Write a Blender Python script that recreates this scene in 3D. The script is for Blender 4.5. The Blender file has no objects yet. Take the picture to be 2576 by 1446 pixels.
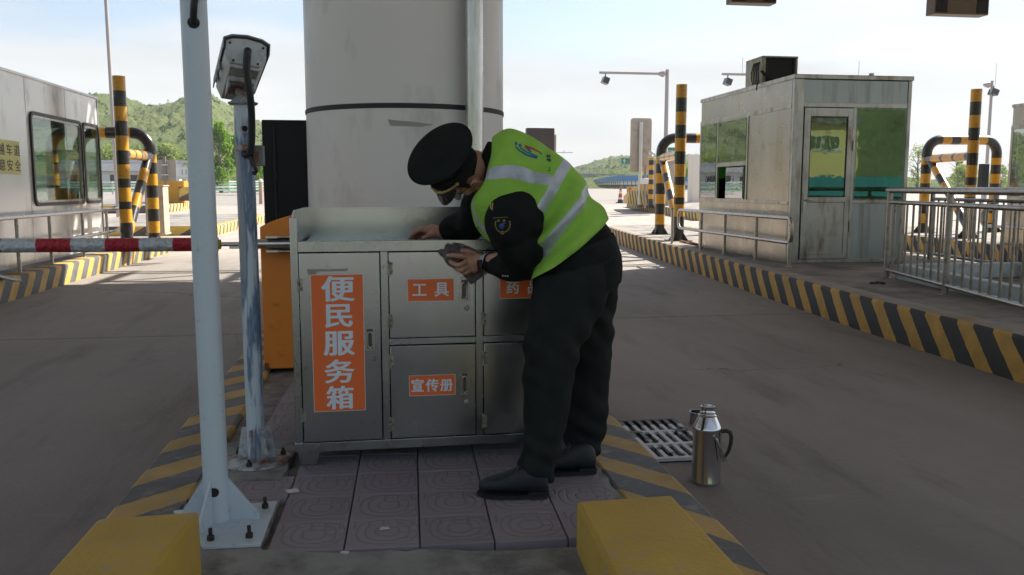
import bpy, bmesh, math, random
import numpy as np
from mathutils import Vector, Matrix, noise as mnoise
S = bpy.context.scene
COL = S.collection
R = math.radians
rng = random.Random(7)

# ------------------------------------------------------------------ camera
CAM_H = 1.37
FOC, CX, CY, HZ, VPX = 2150.0, 1287.5, 723.0, 470.0, 960.0
PITCH = math.atan((CY - HZ) / FOC)
YAW = math.atan((CX - VPX) / (FOC / math.cos(PITCH)))
FW = Vector((math.sin(YAW) * math.cos(PITCH), math.cos(YAW) * math.cos(PITCH), -math.sin(PITCH)))
RT = Vector((math.cos(YAW), -math.sin(YAW), 0))
UP = RT.cross(FW)
cam_data = bpy.data.cameras.new('camera')
cam = bpy.data.objects.new('camera', cam_data); COL.objects.link(cam)
cam.matrix_world = Matrix(((RT.x, UP.x, -FW.x, 0), (RT.y, UP.y, -FW.y, 0), (RT.z, UP.z, -FW.z, CAM_H), (0, 0, 0, 1)))
cam_data.sensor_width = 36.0
cam_data.lens = FOC / 2575.0 * 36.0
cam_data.clip_start = 0.05
cam_data.clip_end = 5000
S.camera = cam

# ------------------------------------------------------------------ sun, sky, exposure
SUN_AZ, SUN_EL = R(62), R(43)            # azimuth measured from +Y towards +X
sun_data = bpy.data.lights.new('sun', 'SUN'); sun = bpy.data.objects.new('sun', sun_data); COL.objects.link(sun)
sun_data.energy = 3.5; sun_data.angle = R(0.55); sun_data.color = (1.0, 0.93, 0.82)
sd = Vector((math.sin(SUN_AZ) * math.cos(SUN_EL), math.cos(SUN_AZ) * math.cos(SUN_EL), math.sin(SUN_EL)))
sun.rotation_euler = sd.to_track_quat('Z', 'Y').to_euler()
sun.location = (30, 20, 40)
W = bpy.data.worlds.new("World"); S.world = W; W.use_nodes = True
wn, wl = W.node_tree.nodes, W.node_tree.links
bg = wn['Background']; bg.inputs[1].default_value = 0.1
sky = wn.new('ShaderNodeTexSky'); sky.sky_type = 'NISHITA'; sky.sun_disc = False
sky.sun_elevation = SUN_EL; sky.sun_rotation = SUN_AZ; sky.dust_density = 1.6; sky.air_density = 1.0
tc = wn.new('ShaderNodeTexCoord'); sep = wn.new('ShaderNodeSeparateXYZ'); wl.new(tc.outputs['Generated'], sep.inputs[0])
mp = wn.new('ShaderNodeMapping'); mp.inputs['Scale'].default_value = (2.2, 2.2, 11.0); wl.new(tc.outputs['Generated'], mp.inputs[0])
nz = wn.new('ShaderNodeTexNoise'); nz.inputs['Scale'].default_value = 1.7; nz.inputs['Detail'].default_value = 9; nz.inputs['Roughness'].default_value = 0.55
wl.new(mp.outputs[0], nz.inputs[0])
def wmath(op, a, b=None, c=None):
    n = wn.new('ShaderNodeMath'); n.operation = op
    for i, v in enumerate((a, b, c)):
        if v is None: continue
        if isinstance(v, (int, float)): n.inputs[i].default_value = v
        else: wl.new(v, n.inputs[i])
    return n.outputs[0]
# a bank of thin bright cloud over the lower sky, breaking up with height
t_ = wmath('MULTIPLY_ADD', nz.outputs[0], 0.22, 0.055)
d_ = wmath('SUBTRACT', t_, sep.outputs[2])
mr = wn.new('ShaderNodeMapRange'); mr.interpolation_type = 'SMOOTHSTEP'
wl.new(d_, mr.inputs[0]); mr.inputs[1].default_value = -0.05; mr.inputs[2].default_value = 0.045
mr.inputs[3].default_value = 0.25; mr.inputs[4].default_value = 0.92
nz2 = wn.new('ShaderNodeTexNoise'); nz2.inputs['Scale'].default_value = 2.6; nz2.inputs['Detail'].default_value = 6
wl.new(mp.outputs[0], nz2.inputs[0])
br = wmath('MULTIPLY_ADD', nz2.outputs[0], 0.5, 0.75)
cc = wn.new('ShaderNodeMix'); cc.data_type = 'RGBA'; cc.blend_type = 'MULTIPLY'; cc.inputs['Factor'].default_value = 1
cc.inputs['A'].default_value = (2.65, 2.65, 2.62, 1); wl.new(br, cc.inputs['B'])
mx = wn.new('ShaderNodeMix'); mx.data_type = 'RGBA'
wl.new(mr.outputs[0], mx.inputs['Factor']); tn = wn.new('ShaderNodeMix'); tn.data_type = 'RGBA'; tn.blend_type = 'MULTIPLY'; tn.inputs['Factor'].default_value = 1; tn.inputs['B'].default_value = (0.53, 0.57, 0.61, 1)
wl.new(sky.outputs[0], tn.inputs['A']); wl.new(tn.outputs['Result'], mx.inputs['A']); wl.new(cc.outputs['Result'], mx.inputs['B'])
wl.new(mx.outputs['Result'], bg.inputs[0])
S.view_settings.view_transform = 'Standard'; S.view_settings.look = 'None'
S.view_settings.exposure = 1.75; S.view_settings.gamma = 1; S.view_settings.use_curve_mapping = False
S.cycles.max_bounces = 8; S.cycles.diffuse_bounces = 4; S.cycles.transparent_max_bounces = 16
S.cycles.caustics_reflective = False; S.cycles.caustics_refractive = False

# ------------------------------------------------------------------ survey helpers: a sight line of the photograph met with the ground or a wall
def ray(x, y): return FW + RT * ((x - CX) / FOC) - UP * ((y - CY) / FOC)
C0 = Vector((0, 0, CAM_H))
def gp(x, y, z=0.0): r = ray(x, y); return C0 + r * ((z - CAM_H) / r.z)
def aY(x, y, Y): r = ray(x, y); return C0 + r * (Y / r.y)
def aX(x, y, X): r = ray(x, y); return C0 + r * (X / r.x)
def gz(y): return 0.0 if y < 22 else min((y - 22) * 0.017, 1.15)     # the plaza climbs gently away
def gslope(x, y):
    lo, hi = 5.0, 400.0
    for _ in range(60):
        mid = (lo + hi) / 2
        if aY(x, y, mid).z > gz(mid): lo = mid
        else: hi = mid
    return aY(x, y, lo)

# ------------------------------------------------------------------ materials
def nodes(name):
    m = bpy.data.materials.new(name); m.use_nodes = True
    nt = m.node_tree; return m, nt, nt.nodes, nt.links, nt.nodes['Principled BSDF']
def lk(L, v, inp):
    if isinstance(v, (int, float)): inp.default_value = v
    elif isinstance(v, (tuple, list)): inp.default_value = tuple(v) if len(v) == 4 or len(inp.default_value) == 3 else (*v, 1)
    else: L.new(v, inp)
def mth(N, L, op, a, b=None, c=None):
    n = N.new('ShaderNodeMath'); n.operation = op
    for i, v in enumerate((a, b, c)):
        if v is not None: lk(L, v, n.inputs[i])
    return n.outputs[0]
def mixc(N, L, f, a, b, bt='MIX'):
    n = N.new('ShaderNodeMix'); n.data_type = 'RGBA'; n.blend_type = bt
    lk(L, f, n.inputs['Factor']); lk(L, a, n.inputs['A']); lk(L, b, n.inputs['B']); return n.outputs['Result']
def nzn(N, L, vec, scale, detail=5, rough=0.6, stretch=None, lo=0.35, hi=0.65):
    if stretch:
        mp = N.new('ShaderNodeMapping'); mp.inputs['Scale'].default_value = stretch; L.new(vec, mp.inputs[0]); vec = mp.outputs[0]
    n = N.new('ShaderNodeTexNoise'); n.inputs['Scale'].default_value = scale; n.inputs['Detail'].default_value = detail
    n.inputs['Roughness'].default_value = rough; L.new(vec, n.inputs[0])
    m = N.new('ShaderNodeMapRange'); L.new(n.outputs[0], m.inputs[0]); m.inputs[1].default_value = lo; m.inputs[2].default_value = hi
    return m.outputs[0]
def bump(N, L, b, h, strength, dist=0.01):
    n = N.new('ShaderNodeBump'); n.inputs['Strength'].default_value = strength; n.inputs['Distance'].default_value = dist
    L.new(h, n.inputs['Height']); L.new(n.outputs[0], b.inputs['Normal'])
def coords(N): return N.new('ShaderNodeTexCoord').outputs['Object']
def wpos(N): return N.new('ShaderNodeNewGeometry').outputs['Position']
def mat(name, col, rough=0.55, metal=0.0, var=0.18, vs=3.0, bmp=0.0, bs=60, stretch=None, dirt=None, rvar=0.12, spec=None, coat=0.0):
    """col mottled by noise; dirt = (colour, amount, scale[, stretch]) adds patches of another colour"""
    m, nt, N, L, b = nodes(name)
    c = coords(N)
    f = nzn(N, L, c, vs, 4, 0.55, stretch, 0.25, 0.75)
    col_ = mixc(N, L, f, tuple(x * (1 - var) for x in col), tuple(min(x * (1 + var), 1) for x in col))
    if dirt:
        dn = nzn(N, L, c, dirt[2], 7, 0.65, dirt[3] if len(dirt) > 3 else None, 0.62 - 0.35 * dirt[1], 0.80 - 0.30 * dirt[1])
        col_ = mixc(N, L, dn, col_, dirt[0])
    L.new(col_, b.inputs['Base Color'])
    b.inputs['Metallic'].default_value = metal
    rr = mth(N, L, 'MULTIPLY_ADD', nzn(N, L, c, vs * 2.3, 3, 0.5, None, 0.2, 0.8), rvar, rough - rvar / 2); L.new(rr, b.inputs['Roughness'])
    if spec is not None: b.inputs['Specular IOR Level'].default_value = spec
    if coat: b.inputs['Coat Weight'].default_value = coat; b.inputs['Coat Roughness'].default_value = 0.15
    if bmp: bump(N, L, b, nzn(N, L, c, bs, 6, 0.65), bmp)
    return m
def stripe_mat(name, d, period, duty, off, ca, cb, rough=0.7, wear=(0.30, 0.28, 0.25), wamt=0.35, bm=0.25):
    """painted diagonal stripes along direction d in place, worn through to concrete"""
    m, nt, N, L, b = nodes(name)
    p = wpos(N)
    vm = N.new('ShaderNodeVectorMath'); vm.operation = 'DOT_PRODUCT'; L.new(p, vm.inputs[0]); vm.inputs[1].default_value = d
    e = nzn(N, L, p, 9, 4, 0.6, None, 0, 1)
    s = mth(N, L, 'ADD', vm.outputs['Value'], mth(N, L, 'MULTIPLY_ADD', e, 0.035, off - 0.017))
    fr = mth(N, L, 'FRACT', mth(N, L, 'DIVIDE', s, period))
    k = mth(N, L, 'LESS_THAN', fr, duty)
    v = nzn(N, L, p, 4, 6)
    a = mixc(N, L, v, tuple(x * .8 for x in ca), tuple(x * 1.15 for x in ca))
    bb = mixc(N, L, v, tuple(x * .75 for x in cb), tuple(x * 1.25 for x in cb))
    col = mixc(N, L, k, bb, a)
    w = nzn(N, L, p, 14, 9, 0.72, None, 0.74 - 0.35 * wamt, 0.80 - 0.22 * wamt)
    col = mixc(N, L, mth(N, L, 'MULTIPLY', w, 0.75), col, wear)
    L.new(col, b.inputs['Base Color']); b.inputs['Roughness'].default_value = rough
    bump(N, L, b, nzn(N, L, p, 45, 8, 0.7), bm, 0.006)
    return m
def plain(name, col, rough=0.5, metal=0.0, emit=None):
    m, nt, N, L, b = nodes(name)
    b.inputs['Base Color'].default_value = (*col, 1); b.inputs['Roughness'].default_value = rough; b.inputs['Metallic'].default_value = metal
    return m
def glass_mat(name, tint, rough=0.03, refl=1.0, ior=1.5):
    """thin tinted pane: see-through colour plus mirror reflection"""
    m, nt, N, L, b = nodes(name)
    N.remove(b); out = N['Material Output']
    tr = N.new('ShaderNodeBsdfTransparent'); tr.inputs[0].default_value = (*tint, 1)
    gl = N.new('ShaderNodeBsdfGlossy'); gl.inputs['Roughness'].default_value = rough
    fr = N.new('ShaderNodeFresnel'); fr.inputs[0].default_value = ior
    nn = nzn(N, L, coords(N), 2.5, 3)
    bp = N.new('ShaderNodeBump'); bp.inputs['Strength'].default_value = 0.012; bp.inputs['Distance'].default_value = 0.02; L.new(nn, bp.inputs['Height'])
    L.new(bp.outputs[0], gl.inputs['Normal'])
    ms = N.new('ShaderNodeMixShader'); L.new(mth(N, L, 'MULTIPLY', fr.outputs[0], refl), ms.inputs[0])
    L.new(tr.outputs[0], ms.inputs[1]); L.new(gl.outputs[0], ms.inputs[2]); L.new(ms.outputs[0], out.inputs[0])
    return m

# ------------------------------------------------------------------ object helpers
def thing(name, label, cat, loc=(0, 0, 0), group=None):
    o = bpy.data.objects.new(name, None); COL.objects.link(o); o.location = loc; o.empty_display_size = 0.1
    o['label'] = label; o['category'] = cat
    if group: o['group'] = group
    return o
def tag(o, label, cat, group=None):
    o['label'] = label; o['category'] = cat
    if group: o['group'] = group
    return o
def kind(o, k): o['kind'] = k; return o
def root_loc(p):
    v = Vector((0, 0, 0))
    while p: v = v + p.location; p = p.parent
    return v
def dup(root, loc, label=None, rz=0.0):
    r = root.copy(); COL.objects.link(r); r.location = loc; r.rotation_euler.z = rz
    if label: r['label'] = label
    def rec(a, b):
        for ch in list(a.children):
            c = ch.copy(); COL.objects.link(c); c.parent = b; rec(ch, c)
    rec(root, r)
    return r
def finish(me, sharp=38):
    me.polygons.foreach_set('use_smooth', [True] * len(me.polygons))
    me.set_sharp_from_angle(angle=R(sharp)); me.update()

class MB:
    """collects shapes in world coordinates and links them as ONE mesh object"""
    def __init__(s, xf=None): s.v = []; s.f = []; s.m = []; s.xf = xf
    def add(s, vs, fs, mi=0):
        o = len(s.v)
        for p in vs:
            p = Vector(p); s.v.append(s.xf @ p if s.xf else p)
        for f in fs: s.f.append(tuple(i + o for i in f)); s.m.append(mi)
        return s
    def box(s, a, b, mi=0):
        (x0, y0, z0), (x1, y1, z1) = a, b
        if x0 > x1: x0, x1 = x1, x0
        if y0 > y1: y0, y1 = y1, y0
        if z0 > z1: z0, z1 = z1, z0
        return s.add([(x0, y0, z0), (x1, y0, z0), (x1, y1, z0), (x0, y1, z0), (x0, y0, z1), (x1, y0, z1), (x1, y1, z1), (x0, y1, z1)],
                     [(3, 2, 1, 0), (4, 5, 6, 7), (0, 1, 5, 4), (1, 2, 6, 5), (2, 3, 7, 6), (3, 0, 4, 7)], mi)
    def hexa(s, p, mi=0):       # 8 points, bottom ring then top ring
        return s.add(p, [(3, 2, 1, 0), (4, 5, 6, 7), (0, 1, 5, 4), (1, 2, 6, 5), (2, 3, 7, 6), (3, 0, 4, 7)], mi)
    def prism(s, poly, ext, mi=0):     # poly: 3-D ring (counter-clockwise seen from +ext), ext: vector
        n = len(poly); e = Vector(ext); P = [Vector(p) for p in poly]
        return s.add(P + [p + e for p in P], [tuple(range(n))[::-1], tuple(range(n, 2 * n))] + [(i, (i + 1) % n, n + (i + 1) % n, n + i) for i in range(n)], mi)
    def tube(s, path, r, n=12, mi=0, caps=True, mis=None, flat=1.0):
        P = [Vector(p) for p in path]; k = len(P)
        rr = r if isinstance(r, (list, tuple)) else [r] * k
        vs = []; prev = None
        for i, p in enumerate(P):
            t = (P[min(i + 1, k - 1)] - P[max(i - 1, 0)]).normalized()
            if prev is None:
                a = Vector((0, 0, 1)) if abs(t.z) < 0.9 else Vector((1, 0, 0))
                u = t.cross(a).normalized()
            else: u = (prev - t * prev.dot(t)).normalized()
            w = t.cross(u); prev = u
            for j in range(n):
                an = 2 * math.pi * j / n
                vs.append(p + u * (math.cos(an) * rr[i]) + w * (math.sin(an) * rr[i] * flat))
        fs = []; ms = []
        for i in range(k - 1):
            for j in range(n):
                fs.append((i * n + j, i * n + (j + 1) % n, (i + 1) * n + (j + 1) % n, (i + 1) * n + j)); ms.append(mis[i] if mis else mi)
        if caps:
            fs.append(tuple(range(n))[::-1]); ms.append(mis[0] if mis else mi)
            fs.append(tuple(range((k - 1) * n, k * n))); ms.append(mis[-1] if mis else mi)
        o = len(s.v)
        for p in vs: s.v.append(s.xf @ p if s.xf else p)
        for f, q in zip(fs, ms): s.f.append(tuple(i + o for i in f)); s.m.append(q)
        return s
    def cyl(s, a, b, r, n=16, mi=0, r2=None): return s.tube([a, b], [r, r if r2 is None else r2], n, mi)
    def lathe(s, prof, c, n=32, mi=0, axis=None):   # prof: (radius, height) list about axis at c
        c = Vector(c); ax = Vector(axis).normalized() if axis else Vector((0, 0, 1))
        u = ax.cross(Vector((0, 1, 0)) if abs(ax.y) < 0.9 else Vector((1, 0, 0))).normalized(); w = ax.cross(u)
        vs = []; k = len(prof)
        for (r, h) in prof:
            for j in range(n):
                an = 2 * math.pi * j / n
                vs.append(c + ax * h + u * (math.cos(an) * r) + w * (math.sin(an) * r))
        fs = [(i * n + j, i * n + (j + 1) % n, (i + 1) * n + (j + 1) % n, (i + 1) * n + j) for i in range(k - 1) for j in range(n)]
        if prof[0][0] > 1e-5: fs.append(tuple(range(n))[::-1])
        if prof[-1][0] > 1e-5: fs.append(tuple(range((k - 1) * n, k * n)))
        return s.add(vs, fs, mi)
    def ball(s, c, r, n=12, mi=0, sq=(1, 1, 1), rot=None):
        c = Vector(c); vs = []; k = n // 2 + 1
        for i in range(k):
            th = math.pi * i / (k - 1)
            for j in range(n):
                ph = 2 * math.pi * j / n
                q = Vector((math.sin(th) * math.cos(ph) * r * sq[0], math.sin(th) * math.sin(ph) * r * sq[1], math.cos(th) * r * sq[2]))
                if rot: q = rot @ q
                vs.append(c + q)
        fs = [((i + 1) * n + j, (i + 1) * n + (j + 1) % n, i * n + (j + 1) % n, i * n + j) for i in range(k - 1) for j in range(n)]
        return s.add(vs, fs, mi)
    def mesh(s, name, origin=Vector((0, 0, 0))):
        me = bpy.data.meshes.new(name)
        me.from_pydata([tuple(p - origin) for p in s.v], [], s.f); return me
    def build(s, name, mats, parent=None, bev=0.0, sharp=38, weld=True, seg=2):
        if not isinstance(mats, (list, tuple)): mats = [mats]
        og = root_loc(parent); me = s.mesh(name, og)
        for m in mats: me.materials.append(m)
        if len(mats) > 1: me.polygons.foreach_set('material_index', s.m)
        if weld:
            bm = bmesh.new(); bm.from_mesh(me); bmesh.ops.remove_doubles(bm, verts=bm.verts, dist=1e-6)
            bmesh.ops.dissolve_degenerate(bm, edges=bm.edges, dist=1e-7); bm.to_mesh(me); bm.free()
        finish(me, sharp)
        o = bpy.data.objects.new(name, me); COL.objects.link(o)
        if parent: o.parent = parent
        if bev:
            b = o.modifiers.new('edge', 'BEVEL'); b.width = bev; b.segments = seg; b.limit_method = 'ANGLE'; b.angle_limit = R(40)
        return o
def np_mesh(name, V, F, mats, parent=None, smooth=False, mi=None):
    """V (n,3) float, F (m,k) int"""
    me = bpy.data.meshes.new(name); n, (m, k) = len(V), F.shape
    og = root_loc(parent); V = np.asarray(V, float) - np.array(og)
    me.vertices.add(n); me.vertices.foreach_set('co', V.astype(np.float32).ravel())
    me.loops.add(m * k); me.loops.foreach_set('vertex_index', F.astype(np.int32).ravel())
    me.polygons.add(m); me.polygons.foreach_set('loop_start', np.arange(0, m * k, k, dtype=np.int32))
    for q in (mats if isinstance(mats, (list, tuple)) else [mats]): me.materials.append(q)
    if mi is not None: me.polygons.foreach_set('material_index', mi.astype(np.int32))
    me.polygons.foreach_set('use_smooth', np.full(m, smooth, dtype=bool))
    me.update(calc_edges=True); me.validate()
    o = bpy.data.objects.new(name, me); COL.objects.link(o)
    if parent: o.parent = parent
    return o
def text_tris(body, font_size=1.0):
    c = bpy.data.curves.new('t', 'FONT'); c.body = body; c.size = font_size; c.align_x = 'CENTER'; c.align_y = 'CENTER'; c.resolution_u = 3
    o = bpy.data.objects.new('t', c); COL.objects.link(o)
    me = bpy.data.meshes.new_from_object(o.evaluated_get(bpy.context.evaluated_depsgraph_get()))
    vs = [v.co.copy() for v in me.vertices]; fs = [tuple(p.vertices) for p in me.polygons]
    bpy.data.objects.remove(o); bpy.data.curves.remove(c); bpy.data.meshes.remove(me)
    return vs, fs
def letters(mb, chars, ux, uy, un, bold=0.03, mi=0):
    """chars: list of (text, centre, size[, widen]); flat lettering on the plane ux/uy, just proud along un; bold by overlaid offsets"""
    ux, uy, un = Vector(ux).normalized(), Vector(uy).normalized(), Vector(un).normalized()
    offs = [(0, 0)] + ([(math.cos(a) * bold, math.sin(a) * bold * 0.55) for a in [k * math.pi / 4 for k in range(8)]] if bold else [])
    for ch in chars:
        vs, fs = text_tris(ch[0]); sz = ch[2]; wd = ch[3] if len(ch) > 3 else 1.0
        xs = [v.x for v in vs]; ys = [v.y for v in vs]; mxx, myy = (min(xs) + max(xs)) / 2, (min(ys) + max(ys)) / 2
        for i, (ox, oy) in enumerate(offs):
            mb.add([Vector(ch[1]) + ux * ((v.x - mxx + ox) * sz * wd) + uy * ((v.y - myy + oy) * sz) + un * (i * 0.00006) for v in vs], fs, mi)
def rrect(w, h, r, n=5):
    pts = []
    for cx_, cy_, a0 in ((w / 2 - r, h / 2 - r, 0), (-w / 2 + r, h / 2 - r, 90), (-w / 2 + r, -h / 2 + r, 180), (w / 2 - r, -h / 2 + r, 270)):
        for k in range(n + 1):
            a = R(a0 + 90 * k / n); pts.append((cx_ + r * math.cos(a), cy_ + r * math.sin(a)))
    return pts
def arc(c, r, a0, a1, u, w, n=8):
    c, u, w = Vector(c), Vector(u), Vector(w)
    return [c + u * (r * math.cos(R(a0 + (a1 - a0) * i / n))) + w * (r * math.sin(R(a0 + (a1 - a0) * i / n))) for i in range(n + 1)]
# ================================================================== SETTING
YEL, DKG = (0.47, 0.28, 0.058), (0.085, 0.085, 0.082)
def road_mat():
    m, nt, N, L, b = nodes('road concrete')
    p = wpos(N)
    big = nzn(N, L, p, 0.55, 8, 0.62, (1, 0.45, 1), 0.3, 0.7)
    col = mixc(N, L, big, (0.325, 0.296, 0.269), (0.21, 0.189, 0.172))
    st = nzn(N, L, p, 1.5, 9, 0.7, (2.2, 0.4, 1), 0.52, 0.78)          # tyre-darkened streaks along the lane
    col = mixc(N, L, mth(N, L, 'MULTIPLY', st, 0.75), col, (0.125, 0.113, 0.105))
    lt = nzn(N, L, p, 2.6, 8, 0.7, (0.5, 1.6, 1), 0.6, 0.8)             # chalky scuffs
    col = mixc(N, L, mth(N, L, 'MULTIPLY', lt, 0.6), col, (0.39, 0.365, 0.34))
    sp = nzn(N, L, p, 42, 4, 0.6, None, 0.66, 0.74)
    col = mixc(N, L, mth(N, L, 'MULTIPLY', sp, 0.5), col, (0.08, 0.072, 0.065))
    sx = N.new('ShaderNodeSeparateXYZ'); L.new(p, sx.inputs[0])
    # rough broken surface out on the open plaza
    far = N.new('ShaderNodeMapRange'); L.new(mth(N, L, 'ADD', sx.outputs[1], mth(N, L, 'MULTIPLY', big, 1.5)), far.inputs[0]); far.inputs[1].default_value = 17.5; far.inputs[2].default_value = 19.5
    ch = nzn(N, L, p, 2.4, 8, 0.75, (1, 1.6, 1), 0.38, 0.62)
    fc = mixc(N, L, ch, (0.41, 0.365, 0.325), (0.28, 0.24, 0.21))
    asp = N.new('ShaderNodeMapRange'); L.new(mth(N, L, 'ADD', sx.outputs[1], mth(N, L, 'MULTIPLY', big, 5)), asp.inputs[0]); asp.inputs[1].default_value = 47; asp.inputs[2].default_value = 50
    fc = mixc(N, L, asp.outputs[0], fc, mixc(N, L, ch, (0.30, 0.275, 0.25), (0.23, 0.21, 0.195)))
    col = mixc(N, L, far.outputs[0], col, fc)
    # sawn joints across the lanes and a wandering crack
    wob = nzn(N, L, p, 1.3, 6, 0.7, None, 0, 1)
    yy = mth(N, L, 'ADD', sx.outputs[1], mth(N, L, 'MULTIPLY', wob, 0.10))
    yy = mth(N, L, 'SUBTRACT', yy, mth(N, L, 'MULTIPLY', mth(N, L, 'GREATER_THAN', sx.outputs[0], 0), 0.44))
    j = mth(N, L, 'ABSOLUTE', mth(N, L, 'SUBTRACT', mth(N, L, 'FRACT', mth(N, L, 'DIVIDE', mth(N, L, 'ADD', yy, 1.66), 6.6)), 0.5))
    jl = mth(N, L, 'LESS_THAN', j, 0.0016)
    cw = nzn(N, L, p, 0.8, 8, 0.72, None, 0, 1)
    cy = mth(N, L, 'ADD', mth(N, L, 'ADD', sx.outputs[1], mth(N, L, 'MULTIPLY', sx.outputs[0], 0.62)), mth(N, L, 'MULTIPLY', cw, 1.1))
    cr = mth(N, L, 'LESS_THAN', mth(N, L, 'ABSOLUTE', mth(N, L, 'SUBTRACT', cy, 10.4)), 0.016)
    cr = mth(N, L, 'MULTIPLY', cr, mth(N, L, 'LESS_THAN', sx.outputs[0], -0.8))
    vo = N.new('ShaderNodeTexVoronoi'); vo.feature = 'DISTANCE_TO_EDGE'; vo.inputs['Scale'].default_value = .42
    wv = N.new('ShaderNodeVectorMath'); wv.operation = 'ADD'; L.new(p, wv.inputs[0]); nv = N.new('ShaderNodeTexNoise'); nv.inputs['Scale'].default_value = 1.6; nv.inputs['Detail'].default_value = 6; L.new(p, nv.inputs[0]); L.new(nv.outputs['Color'], wv.inputs[1]); L.new(wv.outputs[0], vo.inputs['Vector'])
    hair = mth(N, L, 'MULTIPLY', mth(N, L, 'LESS_THAN', vo.outputs['Distance'], 0.0028), mth(N, L, 'MULTIPLY', nzn(N, L, p, .5, 3, .5, None, .54, .60), .7))
    drip = mth(N, L, 'MULTIPLY', nzn(N, L, p, 9, 2, .5, None, .74, .76), nzn(N, L, p, .6, 3, .5, (1.6, .3, 1), .5, .6))
    k = mth(N, L, 'MAXIMUM', mth(N, L, 'MAXIMUM', jl, cr), mth(N, L, 'MAXIMUM', hair, mth(N, L, 'MULTIPLY', drip, .5)))
    col = mixc(N, L, mth(N, L, 'MULTIPLY', k, 0.8), col, (0.04, 0.035, 0.03))
    L.new(col, b.inputs['Base Color']); b.inputs['Roughness'].default_value = 0.82; b.inputs['Specular IOR Level'].default_value = 0.35
    h = mth(N, L, 'ADD', nzn(N, L, p, 28, 8, 0.7), mth(N, L, 'MULTIPLY', mth(N, L, 'MULTIPLY', ch, far.outputs[0]), 2.5))
    bump(N, L, b, h, 0.28, 0.012)
    return m
M_road = road_mat()
ys = sorted(set([-90, -60, -40, -25] + list(np.arange(-15, 22, 1.5)) + list(np.arange(22, 95, 3)) + [100, 120, 160, 220, 300, 420, 600]))
xs = [-700, -400, -250, -160, -100, -60, -40, -28, -20, -14, -10, -7, -4, -1, 2, 5, 8, 12, 17, 24, 34, 50, 80, 130, 200, 300, 450, 700]
V = np.array([(x, y, gz(y)) for y in ys for x in xs]); nx = len(xs)
F = np.array([(j * nx + i, j * nx + i + 1, (j + 1) * nx + i + 1, (j + 1) * nx + i) for j in range(len(ys) - 1) for i in range(nx - 1)])
kind(np_mesh('road', V, F, M_road), 'structure')

M_conc = mat('island concrete', (0.27, 0.25, 0.225), 0.85, var=0.22, vs=2.2, bmp=0.35, bs=40, dirt=((0.13, 0.12, 0.11), 0.55, 1.6))
M_cement = mat('rough cement', (0.33, 0.325, 0.30), 0.9, var=0.2, vs=3, bmp=0.5, bs=70, dirt=((0.17, 0.165, 0.15), 0.5, 7))
M_kL = stripe_mat('kerb paint left lane', (0, 1, -0.85), 0.46, 0.47, 0.10, YEL, DKG)
M_kR = stripe_mat('kerb paint right lane', (0, 1, -0.85), 0.43, 0.47, 0.0, (0.52, 0.30, 0.058), (0.032, 0.031, 0.030), wamt=0.15)
M_kCl = stripe_mat('kerb top paint left', (-1.0, 1, 0), 0.42, 0.48, 0.20, (0.50, 0.325, 0.10), (0.13, 0.132, 0.136), wamt=0.60)
M_kCr = stripe_mat('kerb top paint right', (1.35, 1, 0), 0.46, 0.48, 0.03, (0.50, 0.325, 0.10), (0.13, 0.132, 0.136), wamt=0.60)

M_ktop = mat('bare kerb top', (0.30, 0.275, 0.245), 0.85, var=0.2, vs=4, bmp=0.3, bs=50, dirt=((0.30, 0.20, 0.09), 0.35, 3))
def island(name, left, right, h, kerb, base=0.0):
    """raised island: left/right are plan polylines from near to far; kerb face materials (left, right)"""
    mb = MB(); n = len(left)
    for i in range(n - 1):
        a, b_, c, d = left[i], left[i + 1], right[i + 1], right[i]
        z0 = [gz(q[1]) for q in (a, b_, c, d)]
        ch = 0.025
        P = lambda q, z, z_, s: (q[0] + s, q[1], z + z_)
        vs = [P(a, z0[0], -0.05, 0), P(b_, z0[1], -0.05, 0), P(b_, z0[1], h - ch, 0), P(a, z0[0], h - ch, 0), P(b_, z0[1], h, ch), P(a, z0[0], h, ch),
              P(b_, z0[1], h, 0.26), P(a, z0[0], h, 0.26), P(c, z0[2], h, -0.26), P(d, z0[3], h, -0.26), P(c, z0[2], h, -ch), P(d, z0[3], h, -ch),
              P(c, z0[2], h - ch, 0), P(d, z0[3], h - ch, 0), P(c, z0[2], -0.05, 0), P(d, z0[3], -0.05, 0)]
        mb.add(vs, [(0, 3, 2, 1), (3, 5, 4, 2)], 1); mb.add(vs, [(5, 7, 6, 4)], 3)
        mb.add(vs, [(7, 9, 8, 6)], 0); mb.add(vs, [(9, 11, 10, 8), (11, 13, 12, 10), (13, 15, 14, 12)], 2)
        if i == 0: mb.add(vs, [(0, 15, 13, 11, 9, 7, 5, 3)], 1)
        if i == n - 2: mb.add(vs, [(1, 2, 4, 6, 8, 10, 12, 14)], 1)
    return kind(mb.build(name, [M_conc, kerb[0], kerb[1], kerb[2] if len(kerb) > 2 else M_ktop], sharp=50), 'structure')
RL = [(4.30, -2), (4.36, 2), (4.42, 5.3), (4.52, 7.5), (4.66, 9.4), (4.86, 12), (5.10, 14.7), (5.36, 17.5), (5.64, 20.3), (5.86, 22.0), (6.3, 22.6)]
RR = [(8.1, y) for _, y in RL[:-1]] + [(7.7, 22.6)]
island('traffic_island', RL, RR, 0.33, (M_kR, M_kR))
DX2 = 5.98
island('traffic_island', [(x + DX2, y) for x, y in RL[2:]], [(x + DX2, y) for x, y in RR[2:]], 0.33, (M_kR, M_kR))
island('traffic_island', [(-8.0, 4), (-8.0, 12), (-8.0, 19.2), (-7.4, 20.0)], [(-4.46, 4), (-4.45, 12), (-4.45, 19.2), (-4.9, 20.0)], 0.28, (M_kL, M_kL))
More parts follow.
